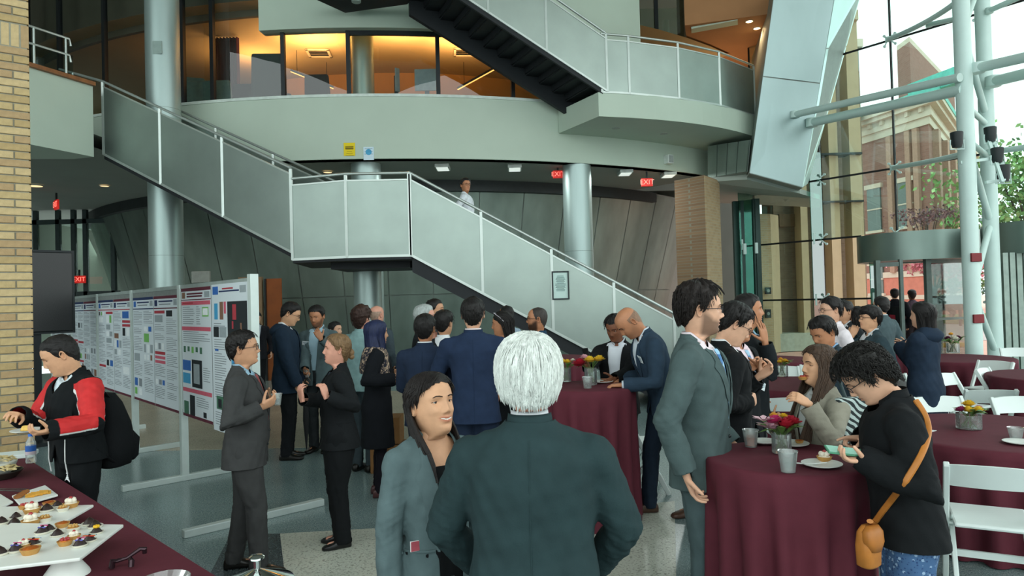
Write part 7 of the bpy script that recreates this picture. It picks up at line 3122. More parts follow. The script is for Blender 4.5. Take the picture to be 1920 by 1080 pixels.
# chafing-dish knob at the bottom and a clear lid
p = at(482, 1072, 2.15)
e = empty('chafing_dish', p, 'chrome knob and lid of a serving dish at the bottom edge', 'dish')
ch = mat('chrome', '#d5dad8', .08, 1.0, .02)
MB().lathe([(0, .055), (.016, .053), (.024, .046), (.022, .040), (.010, .034), (.009, .010), (.030, .002), (.11, -.03), (.14, -.10), (0, -.10)], n=30).build('lid', ch, e, smooth=True)
MB().lathe([(.142, -.10), (.15, -.10), (.15, -.32), (0, -.32)], n=30).build('pan', ch, e, smooth=True)
e2 = empty('clear_tray', on_z(308, 1085, BZ + .03), 'edge of a clear plastic tray at the bottom of the picture', 'tray')
MB().lathe([(0, -.028), (.07, -.028), (.09, 0), (.093, 0)], n=24).build('shell', M_plastic, e2, smooth=True)
# cardboard boxes behind the crowd
for k, (px, py, w_, h_) in enumerate(((722, 800, .34, .30), (722, 762, .30, .28), (925, 790, .3, .4))):
 p = xz(px, 7.6)
 e = empty('cardboard_box', (p.x, p.y, (0.0, .31, .0)[k]), ['lower cardboard box on the floor behind the hijab', 'upper cardboard box stacked behind the hijab', 'cardboard box on the floor behind the tall navy suit'][k], 'box')
 MB().box((-w_ / 2, -.15, 0), (w_ / 2, .15, h_)).build('carton', mat('cardboard', '#8a6238', .85, 0, .08, 10), e)
 MB().box((-.03, -.152, 0), (.03, .152, h_ + .002)).build('tape', mat('tape_brown', '#6e4a28', .4), e)
# ------------------------------------------------------------------ people in the hall
HL['white'] = ([0, 25, 45, 60, 75, 88, 100, 118, 150, 180], [.070, .070, .060, .035, -.012, -.012, .012, -.045, -.085, -.088])
HL['hijab'] = ([0, 28, 44, 52, 70, 180], [.066, .062, .03, -.30, -.30, -.30])

def pattern_mat(name, base, c1, c2, scale=28, kind='voronoi', rough=.85):
 m = mat(name, base, rough, 0, .1, 20)
 nt = m.node_tree
 b = nt.nodes['Principled BSDF']
 src = b.inputs['Base Color'].links[0].from_socket
 tc = nt.nodes['Texture Coordinate']
 for i, c in enumerate((c1, c2)):
  n = nt.nodes.new('ShaderNodeTexVoronoi' if kind == 'voronoi' else 'ShaderNodeTexNoise')
  n.inputs['Scale'].default_value = scale * (1 + .7 * i)
  nt.links.new(tc.outputs['Object'], n.inputs['Vector'])
  r = nt.nodes.new('ShaderNodeValToRGB')
  if kind == 'voronoi':
   r.color_ramp.elements[0].position, r.color_ramp.elements[1].position = .25, .33
   r.color_ramp.elements[0].color, r.color_ramp.elements[1].color = (1, 1, 1, 1), (0, 0, 0, 1)
   nt.links.new(n.outputs['Distance'], r.inputs['Fac'])
  else:
   n.inputs['Detail'].default_value = 1
   r.color_ramp.elements[0].position, r.color_ramp.elements[1].position = .54, .58
   nt.links.new(n.outputs['Fac'], r.inputs['Fac'])
  mx = nt.nodes.new('ShaderNodeMix')
  mx.data_type = 'RGBA'
  nt.links.new(r.outputs['Color'], mx.inputs['Factor'])
  nt.links.new(src, mx.inputs['A'])
  mx.inputs['B'].default_value = srgb(c) + (1,)
  src = mx.outputs['Result']
 nt.links.new(src, b.inputs['Base Color'])
 return m

queue_hands()
PP = {}
NAVY, BLK = '#1e2a3e', '#14171a'
PP['track'] = Person('man in black and red tracksuit jacket filling a plate at the buffet', 112, 4.5, 631, -150, hyaw=30, det=1.4, head=1.08, vox=.0062, top='jacket', tcol='#101416', bcol='#0e1214', skin='asian', hair='short', thick=.009, strand=.6,
      hpitch=24, lean=4, handR=('px', 36, 780, 4.28), poleR=(.6, -.3, -.8), poseR='pinch', palmR=(0, .3, -1), handL=('px', 94, 808, 4.08), poleL=(-.5, -.6, -.6), poseL='cup', palmL=(.3, .2, 1),
      nose=.85, vopen=True, vbot=1.36, vw=.05, shirt='#c9d6dc', scollar=False, loose=1.3, stance=.1, hem=.89, lid=(7, -14), shoe='#1a1a1c', hairz=.008)
PP['gsuit'] = Person('man in charcoal suit holding a small cup, facing the blonde woman', 457, 4.8, 620, 78, det=1.3, tcol='#3a3b3b', bcol='#383939', skin='olive', hair='short', thick=.020, locks=160, glasses=True,
      shirt='#8fb0c4', tie=('#7a2c2c', None), handR=('px', 492, 762, 4.62), handL=('px', 496, 752, 5.0), poseR='cup', poseL='cup', palmR=(-.6, 0, .5), palmL=(.6, 0, .5), fat=1.06, belly=.03, hpitch=-2, hem=.78, legr=1.2,
      stance=.09, step=.2)
PP['blonde'] = Person('woman with tied blonde hair in a black trouser suit, hands raised', 630, 5.27, 626, -108, det=1.3, female=True, tcol='#15181a', bcol='#101315', skin='ruddy', hair='woman', thick=.016, hairc='#7d6244',
      browc='#6a5038', locks=200, part=None, bun=[((0, -.115, -.02), .030), ((0, -.125, -.055), .022)], fat=1.14, shirt='#18355e', scollar=False, open=.045, vbot=1.0, szt=1.43, hem=.82, handR=('px', 566, 748, 5.05), handL=('px', 611, 742, 4.95),
      dirwR=(-.2, 0, 1), dirwL=(-.25, 0, 1), palmwR=(.5, .6, .1), palmwL=(-.7, .4, .0), poseR='relax', poseL='pinch', poleR=(.6, -.4, -.8), poleL=(-.6, -.4, -.8), mouth=.5, hpitch=-3, face=1.06,
      smat=pattern_mat('blouse_blue_floral', '#141c2c', '#3f78b4', '#b8ccd8', 40), legr=1.34, shoe='#101112', stance=.08)
PP['ncoat'] = Person('man in navy hooded coat looking down, beside the display boards', 545, 8.3, 567, 80, top='coat', tcol='#1f2e3e', hem=.74, hpitch=26, skin='asian', hair='short', thick=.02, vopen=True, vbot=.9, vw=.05, open=.03, shirt='#d8dde0',
      glasses=True, bcol=BLK, handR=('px', 560, 730, 8.05), handL=('px', 565, 725, 8.5), hood='#1f2e3e', stance=.09)
PP['hmouth'] = Person('bearded man in grey blazer with his hand over his mouth', 593, 8.6, 573, 190, tcol='#56676a', shirt='#a5c4d2', skin='tan', hair='short', thick=.022, beard=.7, hpitch=14, vbot=.95, open=.02, bcol='#2f3436',
      handL=('px', 601, 634, 8.25), dirwL=(-.55, 0, 1), palmwL=(-.3, .8, 0), poseL='relax', handR=('px', 572, 700, 8.25), poseR='grip', poleL=(-.7, 0, -1))
PP['far1'] = Person('distant man in dark jacket half hidden by the end of the display board', 481, 13.5, 584, 150, tcol='#1a1c22', shirt='#b9c4cc', hpitch=22, bcol=BLK, det=.6)
PP['far2'] = Person('dark-haired man whose head shows over the blonde woman', 629, 9.6, 603, 110, tcol='#22262a', shirt='#d0d4d6', bcol=BLK, det=.6, thick=.02)
PP['curly'] = Person('person with curly brown hair and pale teal shirt, back to camera', 678, 7.6, 573, 22, top='shirt', tcol='#86a6a6', hair='full', hairc='#3a261f', thick=.026, lump=.005, locks=160, curl=.9, fat=1.15, bcol='#3c474c', skin='ruddy', hem=.86, loose=1.6,
      handR=('px', 712, 712, 7.7), handL=('px', 672, 735, 7.9))
PP['bald2'] = Person('bald man standing behind the curly brown head', 707, 9.2, 573, 30, hair='fringe_ring', hairc='#a58a78', thick=.004, skin='ruddy', tcol='#3f4a50', shirt='#b9c4c8', bcol=BLK, det=.6, hairz=.0)
PP['hijab'] = Person('woman in navy headscarf, patterned shawl and long black tunic', 707, 6.6, 600, 72, female=True, top='coat', tcol='#101318', hem=.50, stand=False, hair='hijab', hairc='#20294a', thick=.017, strand=.4, long=dict(len=.30, az=48, open=-30, pinch=-1.2, back=-.05, n=14, thick=.02),
      skin='olive', bcol='#141118', tight=True, shoe='#4a2c2c', flare=.02, handR=('px', 735, 712, 6.3), handL=('px', 738, 700, 6.7), hpitch=4,
      cape=pattern_mat('shawl_floral', '#1a1c2a', '#b8a088', '#7a6a5c', 30, 'noise'))
PP['navy1'] = Person('man in navy suit seen from behind, the shorter of the pair', 797, 5.9, 588, 8, tcol=NAVY, bcol='#1f2736', shirt='#d5dade', hair='short', thick=.018, skin='tan', locks=100, handR=(.16, .30, 1.1), handL=(-.14, .30, 1.05), shoulder=1.04)
PP['grey1'] = Person('grey-haired man raising a cup to his mouth behind the navy suits', 797, 7.2, 571, 85, tcol='#1c1f22', shirt='#d9dde0', hair='short', hairc='#a9b0ae', browc='#8a8a86', thick=.02, skin='ruddy', bcol=BLK,
      handR=('px', 812, 638, 7.0), poseR='grip', dirwR=(.2, 0, 1), palmwR=(-.5, .4, 0), glasses=True)
PP['top1'] = Person('dark-haired man farthest back above the grey-haired man', 816, 8.4, 560, 100, tcol='#2a2e33', hair='short', thick=.016, skin='olive', bcol=BLK, det=.6, shirt='#c9cdd0')
PP['vest'] = Person('black-haired man in white shirt between the two navy suits', 833, 7.0, 582, 25, top='shirt', tcol='#d7dadc', hair='short', thick=.024, locks=80, skin='olive', bcol=BLK, det=.6)
PP['navy2'] = Person('tall man in navy suit seen from behind, hands in front', 886, 5.65, 557, 0, tcol='#202e46', bcol='#1c283c', shirt='#e3d6d6', hair='short', thick=.018, skin='light', locks=120, shoulder=1.10, handR=(.17, .26, 1.02), handL=(-.17, .26, 1.02),
      poleR=(1, -.5, -.4), poleL=(-1, -.5, -.4))
PP['shades'] = Person('woman with long dark hair and sunglasses pushed up on her head', 940, 7.0, 584, -82, female=True, top='shirt', tcol='#1d2430', stand=False, neck=-.05, sleeve=.1, hair='woman', thick=.018, long=dict(len=.36, az=88, open=12, back=.06), skin='tan', bcol=BLK, hpitch=6)
PP['lblue'] = Person('man in pale blue shirt at the back under the stairs', 948, 9.2, 572, -50, top='shirt', tcol='#93a6b4', skin='tan', hair='receding', thick=.01, bcol='#2a2f38', det=.6)
PP['beardn'] = Person('balding bearded man with glasses and dark blue shirt, facing left', 1006, 7.0, 574, -85, top='shirt', tcol='#213c50', skin='tan', hair='receding', thick=.003, strand=.3, hairc='#3a3430', beard=.9, beardc='#15110f', glasses=True, bcol='#20262e', fat=1.05)
PP['asian'] = Person('smiling woman with long black hair and grey blazer, facing the white-haired man', 809, 2.62, 700, 142, head=1.07, det=2.0, female=True, tcol='#56686a', bcol='#0e1113', skin='asian', hair='woman', thick=.013, hairc='#1a1412', locks=420, lockr=.0020, lockl=.09, lift=.002, strand=.25, part=-.02, neckl=.088, browc='#3a2a22',
      long=dict(len=.40, az=100, open=-40, pinch=.1, back=-.22, n=90, thick=.014), smile=1.0, teeth=True, hpitch=-9, hyaw=-4, shirt='#0d1012', scollar=False, szt=1.36, open=.055, vbot=1.02, hem=.80, lid=(14, -20), nose=.82, face=1.0,
      handR=(.235, .03, .86), handL=(-.235, .03, .86), loose=.7, cuff=.01)
PP['white'] = Person('white-haired man in dark green-black suit, back to the camera in the centre', 989, 2.26, 632, 4, det=2.0, tcol='#26383a', bcol='#1a2224', shirt='#d3d8dc', hair='white', hairc='#dfe4de', thick=.030, locks=1500, lockr=.0030, lockl=.085, lift=.006, crown=(0.01, -.045, .12),
      skin='ruddy', fat=1.19, shoulder=1.10, shz=-.022, handR=(.22, .22, .92), handL=(-.22, .22, .92), poleR=(1, -.6, -.2), poleL=(-1, -.6, -.2), strand=.5, hem=.78, noface=False, under=.006, hyaw=-4, face=1.05)
PP['phone'] = Person('man in black suit and open white shirt, looking at his phone', 1152, 6.3, 590, 205, tcol='#121416', shirt='#d5dbe2', skin='brown', hair='short', thick=.024, locks=80, hpitch=22, hyaw=8, vbot=.98, open=.03, bcol=BLK,
      handR=('px', 1102, 690, 5.95), poseR='grip', dirwR=(-.5, 0, 1), palmwR=(.8, .6, 0), handL=('px', 1150, 712, 5.9))
PP['baldn'] = Person('bald man in navy blazer leaning over the tall table', 1178, 5.75, 577, -98, tcol='#293a4a', bcol='#1c2836', shirt='#cfdbe4', hair='fringe_ring', hairc='#8a6a54', thick=.003, strand=.2, skin='tan', beard=.35, beardc='#5a4030', lean=22, hpitch=26, hairz=.0,
      handR=('px', 1160, 713, 5.95), handL=('px', 1166, 722, 5.55), poseR='pinch', poseL='relax', palmR=(0, 0, -1), palmL=(0, 0, -1), shoe='#4a3428', cuffc='#cfdbe4', step=.3)
PP['tall'] = Person('tall bearded man in grey suit with blue tie and glasses', 1312, 3.62, 530, 116, hyaw=-22, det=1.6, tcol='#4a5a5a', bcol='#48585a', skin='light', hair='short', hairc='#1c1512', thick=.026, locks=420, lockr=.0028, lockl=.05, lift=.004, lump=.003, glasses=True, beard=.72, beardc='#4a3a30', shirt='#e0d5da',
     tie=('#2f6fa8', '#8fbcd8'), handR=('px', 1287, 892, 3.36), palmR=(-.2, .9, 0), handL=(-.22, .12, .92), hpitch=4, vbot=1.12, hem=.79, nose=1.12, shoulder=.98)
PP['blk1'] = Person('man in black suit with short black hair and glasses, looking down', 1376, 4.35, 570, 88, det=1.2, tcol='#131618', bcol=BLK, shirt='#d9dee0', skin='light', hair='short', thick=.026, locks=260, lockl=.05, hpitch=30, glasses=True,
     handR=('px', 1402, 752, 4.2), poseR='fist', handL=('px', 1425, 705, 4.45), poseL='pinch', poleR=(.5, -.5, -.8), palmL=(.4, -.3, .6))
PP['blk2'] = Person('man in black suit with pink shirt and blue tie behind the black suit', 1386, 4.95, 574, 140, tcol='#16191c', bcol=BLK, shirt='#e2cfd6', tie=('#3a78a8', '#9cc4dc'), skin='tan', hair='short', thick=.02, hpitch=12, handR=('px', 1395, 700, 4.75), handL=('px', 1425, 690, 4.72))
PP['wave'] = Person('dark-suited man holding up an open hand in front of the green glass', 1404, 5.6, 551, 105, tcol='#1a1f22', bcol=BLK, shirt='#7fa0b8', tie=('#3a6aa8', None), skin='tan', hair='short', thick=.02,
     handR=('px', 1434, 640, 5.25), dirwR=(-.15, 0, 1), palmwR=(-.5, .8, 0), poseR='open', poleR=(.3, .6, -1))
PP['eater'] = Person('woman with very long brown hair eating a tartlet at the tall table', 1533, 3.75, 645, -98, det=1.6, female=True, tcol='#8d8a7c', bcol='#33363a', skin='asian', hair='woman', thick=.014, hairc='#4a382b', locks=200, strand=.4, long=dict(len=.62, az=64, open=-4, pinch=-.5, back=-.42, n=110, thick=.016),
      shirt='#c9ccca', scollar=False, open=.04, vbot=1.0, hem=.80, handR=('px', 1452, 800, 3.85), handL=('px', 1514, 756, 3.5), dirwR=(.05, 0, 1), palmwR=(.9, -.2, 0), poseR='point', dirwL=(-.85, -.05, .55), palmwL=(-.3, .6, -.4), poseL='pinch',
      poleR=(.4, -.2, -1), poleL=(-.4, -.3, -1), mouth=.9, lid=(2, -12), nose=.9)
PP['fleece'] = Person('person with short curly black hair in black fleece, bent over a phone', 1622, 2.98, 645, -72, det=1.8, top='jacket', tcol='#131618', skin='light', hair='full', hairc='#14120f', thick=.034, lump=.006, locks=1100, lockr=.0032, lockl=.045, curl=1.3, lift=.008, hpitch=36, lean=7,
      handR=('px', 1618, 822, 3.15), handL=('px', 1622, 862, 2.78), poseR='point', poseL='cup', dirwR=(-1, 0, .05), palmwR=(0, -.3, -1), dirwL=(-1, 0, .05), palmwL=(.1, 0, 1), poleR=(.4, -.5, -.8), poleL=(-.3, -.8, -.5), hem=.83, loose=1.2, standh=.06,
      bottom='trousers', bmat=pattern_mat('blue_print', '#3f5f86', '#8fa9c4', '#24406a', 46), legr=1.25, glasses=True, hairz=.03)
PP['bowed'] = Person('black-haired man with light blue collar bowing his head at the far table', 1541, 5.3, 594, -112, tcol='#27343c', shirt='#8fb4d8', skin='tan', hair='short', thick=.024, locks=140, hpitch=26, bcol=BLK)
PP['wshirt'] = Person('man in white shirt and thick black glasses, facing left', 1556, 7.0, 557, -92, top='shirt', tcol='#e2dade', skin='light', hair='short', thick=.022, locks=80, glasses=True, bcol=BLK, hpitch=5)
PP['peek'] = Person('man half hidden behind the man in the white shirt', 1580, 7.9, 563, -105, tcol='#24282c', shirt='#c9cdd0', skin='olive', hair='short', thick=.018, bcol=BLK, det=.6)
PP['bite'] = Person('young man with glasses and dark jacket touching food to his mouth', 1629, 6.9, 573, -88, tcol='#2e3e44', shirt='#d5dcdf', skin='asian', hair='bangs', thick=.024, locks=120, glasses=True, bcol=BLK,
     handR=('px', 1598, 628, 7.0), dirwR=(.35, 0, .8), palmwR=(0, .4, -.6), poseR='pinch', poleR=(.3, 0, -1))
PP['lblack'] = Person('woman with long black hair just behind the man touching his mouth', 1606, 7.9, 575, -40, female=True, tcol='#2a3a40', hair='woman', thick=.02, long=dict(len=.42, az=70), shirt='#303436', bcol=BLK, det=.6)
PP['gteal'] = Person('man in grey-teal jacket standing left of the door frame', 1650, 9.2, 556, -25, tcol='#48585c', shirt='#c0c8ca', hair='short', thick=.02, bcol=BLK, det=.6)
PP['out1'] = Person('person with dark backpack and black coat outside the entrance', 1677, 16.6, 541, 25, top='coat', tcol='#16181e', hem=.74, hair='short', thick=.02, bcol='#121318', det=.6, group='people leaving through the entrance')
PP['out2'] = Person('person in grey-purple shirt outside, between the other two leaving', 1709, 17.2, 543, 8, top='shirt', tcol='#5a4c58', hair='short', thick=.02, skin='brown', bcol='#2a2a30', det=.6, group='people leaving through the entrance')
PP['out3'] = Person('person in black shirt outside stretching one arm to the right', 1749, 16.4, 537, 20, top='shirt', tcol='#1c1a20', hair='short', thick=.014, skin='brown', bcol='#3a3a44', det=.6, handR=('px', 1784, 592, 16.0), poseR='open', group='people leaving through the entrance')
PP['parka'] = Person('person with dark hair in long navy hooded parka, seen from behind', 1727, 6.7, 567, -38, top='coat', tcol='#212f40', hem=.46, hair='full', thick=.024, long=dict(len=.30, az=75), female=True, bcol='#101216', hood='#212f40', handL=('px', 1690, 652, 6.9), handR=('px', 1700, 648, 7.1), flare=.03, loose=1.2)
PP['stair'] = Person('man in white shirt and glasses walking down the stairs', 873, 12.2, 334, 95, top='shirt', tcol='#d5dce2', skin='tan', hair='short', thick=.024, glasses=True, hyaw=55, floor=2.27, bcol='#6a7072', handR=(.24, -.12, .92), stance=.07, step=.3)
PP['edge'] = Person('person in black coat cut off by the right edge', 1962, 6.5, 575, -60, top='coat', tcol='#121417', bcol=BLK, det=.6)
PP['frontrow'] = None
PP.pop('frontrow')
for p_ in PEOPLE:
 p_.queue()
remesh_all()
for p_ in PEOPLE:
 p_.finish()
# ------------------------------------------------------------------ what people wear and hold
def local_mesh(person, name, mb, m, smooth=True, bevel=0):
 """mb vertices are in unit person space"""
 mb.v = [tuple(np.array(v) * person.s) for v in mb.v]
 return mb.build(name, m, person.empty, smooth=smooth, bevel=bevel)

M_card = mat('badge_white', '#d5dee0', .6, 0, .02)

def badge(p, x, z, w=.085, h=.055, tilt=.1):
 y = p.front_y(x, z, .0, p.torso_y(x, z) + .015) + .006
 q = MB()
 ca, sa = math.cos(tilt), math.sin(tilt)
 c = []
 for dx, dz in ((-w / 2, -h / 2), (w / 2, -h / 2), (w / 2, h / 2), (-w / 2, h / 2)):
  xx, zz = x + dx * ca - dz * sa, z + dx * sa + dz * ca
  c.append(np.array([xx, y + .002, zz]))
 q.hexa([Vector(p.tpt(*v)) for v in c], [Vector(p.tpt(v[0], v[1] + .003, v[2])) for v in c])
 q.mi = 1
 for i in range(3):
  dz = h * (.22 - .2 * i)
  xx0, xx1 = x - w * .36, x + w * (.34 - .08 * i)
  cc = [np.array([xx0, y + .0055, z + dz - .004]), np.array([xx1, y + .0055, z + dz - .004]), np.array([xx1, y + .0055, z + dz + .003]), np.array([xx0, y + .0055, z + dz + .003])]
  q.add([Vector(p.tpt(*v)) for v in cc], [(0, 1, 2, 3)])
 return local_mesh(p, 'name_badge', q, [M_card, mat('badge_ink', '#7d93a0', .7)], smooth=False)

badge(PP['hmouth'], .10, 1.30)
badge(PP['phone'], -.12, 1.20, tilt=-.15)
badge(PP['baldn'], -.11, 1.32)
badge(PP['blk2'], -.10, 1.17, tilt=.4)
badge(PP['eater'], .0, 1.02, .08, .07, .5)
badge(PP['blonde'], .12, 1.26, .08, .05, .3)

def hood(p, col):
 n, m_ = 22, 8
 V = []
 for j in range(m_):
  f = j / (m_ - 1)
  for i in range(n):
   a = math.radians(40 + 280 * i / (n - 1))
   bul = math.sin(math.pi * f)
   rr = .072 + .055 * bul * (1 if math.cos(a) < 0 else .35) + .02 * f
   z = 1.50 - .11 * f - (.05 * f if math.cos(a) < 0 else 0) - .05 * max(0, math.cos(a))
   V.append(p.up(np.array([rr * 1.25 * math.sin(a), -.02 + rr * math.cos(a) * 1.15, z])))
 o = mesh_np('hood', p.tf(np.array(V)), [grid_faces(m_, n, wrap=False)], cloth('cloth_' + col, col), p.empty)

for k_ in ('ncoat', 'parka'):
 hood(PP[k_], PP[k_].k['hood'])

# headscarf shawl
p = PP['hijab']
rg = [(p.up(np.array([0, -.012, z])), np.array([1., 0, 0]), np.array([0, 1., 0]), hw, hd) for z, hw, hd in ((1.49, .085, .085), (1.455, .13, .105), (1.41, .185, .125), (1.34, .215, .142), (1.27, .222, .152), (1.22, .215, .15))]
V, T = ring_loft(rg, 40, 2.2)
V = V[:-2] + np.random.RandomState(1).normal(size=(len(V) - 2, 3)) * .0015
T = T[(T < len(V)).all(1)]
mesh_np('shawl', p.tf(V), [T], p.k['cape'], p.empty)

# tracksuit: red sleeves with white piping, backpack, trouser mark
p = PP['track']
me = p.top_obj.data
nv = len(me.vertices)
co = np.empty(nv * 3, np.float32)
me.vertices.foreach_get('co', co)
co = co.reshape(-1, 3) / p.s
me.materials.append(cloth('track_red', '#c22f30', .7))
me.materials.append(cloth('track_white', '#cfd2d0', .7))
nf = len(me.polygons)
cen = np.empty(nf * 3, np.float32)
me.polygons.foreach_get('center', cen)
cen = cen.reshape(-1, 3) / p.s
mi = np.zeros(nf, np.int32)
for side, (a, b, c) in p.arms.items():
 chain = [(a, b), (b, c)]
 sg = 1 if side == 'R' else -1
 for k, (s0, s1) in enumerate(chain):
  ab = s1 - s0
  L_ = np.linalg.norm(ab)
  t = ((cen - s0) @ ab) / (L_ * L_)
  rel = cen - s0 - np.clip(t, -.15, 1)[:, None] * ab
  dist_ = np.linalg.norm(rel, axis=1)
  # upper/outer half of the sleeve
  upv = np.array([sg * .55, .15, .8]) if k == 0 else np.array([sg * .4, -.1, .9])
  upv = upv - ab / L_ * np.dot(upv, ab / L_)
  upv /= np.linalg.norm(upv)
  h_ = rel @ upv
  on = (dist_ < .095) & (t > (-.12 if k == 0 else 0)) & (t < (1.0 if k == 0 else .90))
  mi = np.where(on & (h_ > .004), 1, mi)
  mi = np.where(on & (h_ > -.006) & (h_ <= .006), 2, mi)
me.polygons.foreach_set('material_index', mi)
q = MB()
for x0 in (.10, -.10):
 pts = []
 for z in (.83, .92, 1.0, 1.06):
  pts.append(p.tpt(x0 * (1.0 + .1 * (z - .9)), p.front_y(x0, z, .004, .13), z))
 q.tube(pts, .004, 6)
local_mesh(p, 'piping', q, cloth('track_white', '#cfd2d0', .7))
q = MB()       # emblem on the trousers
c = np.array([.09, .098, .70])
for ang, L_ in ((95, .030), (215, .034), (330, .034), (160, .016), (30, .014)):
 d_ = np.array([math.cos(math.radians(ang)), 0, math.sin(math.radians(ang))])
 q.tube([tuple(c), tuple(c + d_ * L_ * .6 + [0, 0, .003]), tuple(c + d_ * L_)], [.0065, .005, .002], 6)
q.add(*_ball(c + np.array([.002, 0, .036]), .006, 8, 6))
q.v = [(x - .155, y + .010, z + .085) for x, y, z in q.v]
local_mesh(p, 'emblem', q, mat('emblem_white', '#e6eaea', .6))
# backpack
bp = empty('backpack', p.wpt((0, -.20, 1.0)), 'black backpack worn by the man in the tracksuit', 'bag', rz=-p.yaw)
V, T = ring_loft([(np.array([0, y_, z]), np.array([1., 0, 0]), np.array([0, 1., 0]), hw, hd) for z, hw, hd, y_ in ((-.20, .10, .06, 0), (-.18, .15, .10, -.01), (-.05, .165, .12, -.02), (.10, .16, .10, -.01), (.24, .14, .075, 0.02), (.30, .10, .05, .03))], 26, 3.0)
mesh_np('pack_body', V, [T], cloth('pack_black', '#101315'), bp)
V, T = ring_loft([(np.array([0, y_, z]), np.array([1., 0, 0]), np.array([0, 1., 0]), hw, hd) for z, hw, hd, y_ in ((-.17, .10, .03, -.11), (-.14, .13, .05, -.11), (-.02, .13, .05, -.12), (.03, .11, .03, -.10))], 22, 3.0)
mesh_np('front_pocket', V, [T], cloth('pack_black', '#101315'), bp)
for sx in (-1, 1):
 MB().tube([(sx * .10, .05, .28), (sx * .12, .16, .40), (sx * .13, .30, .34), (sx * .15, .32, .15), (sx * .17, .16, -.05), (sx * .14, .04, -.15)], .018, 8, sy=.4).build('strap', cloth('pack_black', '#101315'), bp, smooth=True)

def palm(p, side, off=.02):
 c, d, n = p.palms[side]
 return p.wpt(c + n * off)

# plate with cake slice held by the tracksuit man
P = palm(p, 'L', .03)
c = at(50, 811, 4.14)
e = plate(c, .085, 'white paper plate held out by the man in the tracksuit')
o = MB().hexa([Vector(v) for v in ((-.03, -.02, 0), (.03, -.02, 0), (.03, .02, 0), (-.03, .02, 0))], [Vector(v) for v in ((-.02, -.015, .03), (.012, -.012, .035), (.015, .014, .025), (-.02, .016, .03))]).build('cake_slice', mat('cake_yellow', '#dcb45c', .7, 0, .15, 50), bevel=.006)
o.location = c + Vector((0, 0, .012))
setp(o, 'yellow cake piece on the held paper plate', 'cake')
o = MB().add(*_ball((0, 0, 0), .022, 10, 7)).build('bread_piece', mat('bread', '#b9914e', .8, 0, .2, 50), smooth=True)
o.location = palm(p, 'R', .03)
setp(o, 'small piece of food between the fingers at the left edge', 'food')

# cups in hands
p = PP['gsuit']
c = at(519, 760, 4.8)
cup(c, .036, .08, 'small clear cup held by the man in the charcoal suit', mat('cup_water', '#a9b8bc', .1, alpha=.6), .6)
p = PP['hmouth']
cup(palm(p, 'R', .02) - Vector((0, 0, .04)), .036, .09, 'clear cup held low by the man covering his mouth')
p = PP['grey1']
cup(palm(p, 'R', .02) - Vector((0, 0, .03)), .034, .08, 'cup raised by the grey-haired man')
# folded umbrella beside the navy coat
c = xz(569, 8.0)
e = empty('umbrella', (c.x, c.y, .15), 'closed black umbrella hanging beside the navy coat', 'umbrella')
MB().lathe([(0, 0), (.008, .03), (.035, .35), (.028, .55), (.012, .62), (.012, .75), (0, .76)], n=12).build('canopy', mat('umbrella_black', '#121416', .7), e, smooth=True)
MB().tube([(0, 0, .74), (0, 0, .80), (.03, 0, .84), (.06, 0, .80)], .009, 8).build('handle', mat('handle_dark', '#2a1c14', .4), e, smooth=True)

def phone(loc, dirv, nrm_, label, col='#16181c', screen=None):
 d, n = Vector(dirv).normalized(), Vector(nrm_)
 n = (n - d * n.dot(d)).normalized()
 t = d.cross(n)
 M_ = Matrix((t, d, n)).transposed().to_4x4()
 M_.translation = loc
 e = empty('smartphone', (0, 0, 0), label, 'phone')
 e.matrix_world = M_
 MB().box((-.036, -.072, -.004), (.036, .072, .004)).build('case', mat('phone_' + col, col, .4), e, bevel=.003)
 MB().box((-.032, -.066, .004), (.032, .066, .0048)).build('screen', mat('phone_screen' + col, screen or '#0c0e12', .1), e)
 return e

phone(at(1584, 846, 2.80), (-1, .15, .12), (-.1, -.2, 1), 'smartphone in green case held by the person in black fleece', '#4f8f70', '#6fae94')
phone(at(1100, 668, 6.0), (-.2, 0, 1), (.75, .6, .2), 'dark smartphone held up by the man in the black suit')
# phone in the blazer pocket
pa = PP['asian']
x, z = .135, 1.055
y = pa.front_y(x, z, .0, .13)
phone(pa.wpt(pa.tpt(x, y + .006, z + .0)), Vector(pa.R @ np.array([0, 0, 1.])), Vector(pa.R @ np.array([.2, 1., 0])), 'pink phone in white case sticking out of the blazer pocket', '#d8d2d2', '#a8525c').scale = (.62, .26, .8)
q = MB()
pts = [pa.tpt(xx, pa.front_y(xx, 1.03, .004, .13), 1.03) for xx in (.07, .10, .135, .16, .18)]
q.tube(pts, .004, 6, sy=1.5)
local_mesh(pa, 'pocket_welt', q, pa.top_mat)

# tartlet at the woman's mouth
p = PP['eater']
m_ = p.wpt(p.H(np.array([0, .106, -.062])))
pastry(m_ + Vector((0, 0, -.016)), .024, 'fruit', 'fruit tartlet held at the mouth of the woman with long hair', 4, None)
# patterned tote bag on her far shoulder
c = at(1622, 800, 3.62)
e = empty('tote_bag', c, 'black and white striped tote bag between long-haired woman and black fleece', 'bag', rz=.25)
tote = pattern_mat('tote_zigzag', '#26302f', '#aebbb4', '#c7d2cc', 46, 'noise')
wv = tote.node_tree.nodes.new('ShaderNodeTexWave')
wv.wave_type = 'BANDS'
wv.bands_direction = 'DIAGONAL'
wv.inputs['Scale'].default_value = 14
wv.inputs['Distortion'].default_value = 4
rr = tote.node_tree.nodes.new('ShaderNodeValToRGB')
rr.color_ramp.interpolation = 'CONSTANT'
rr.color_ramp.elements[0].color = srgb('#20292a') + (1,)
rr.color_ramp.elements[1].position = .5
rr.color_ramp.elements[1].color = srgb('#a9b8b4') + (1,)
tote.node_tree.links.new(tote.node_tree.nodes['Texture Coordinate'].outputs['Object'], wv.inputs['Vector'])
tote.node_tree.links.new(wv.outputs['Fac'], rr.inputs['Fac'])
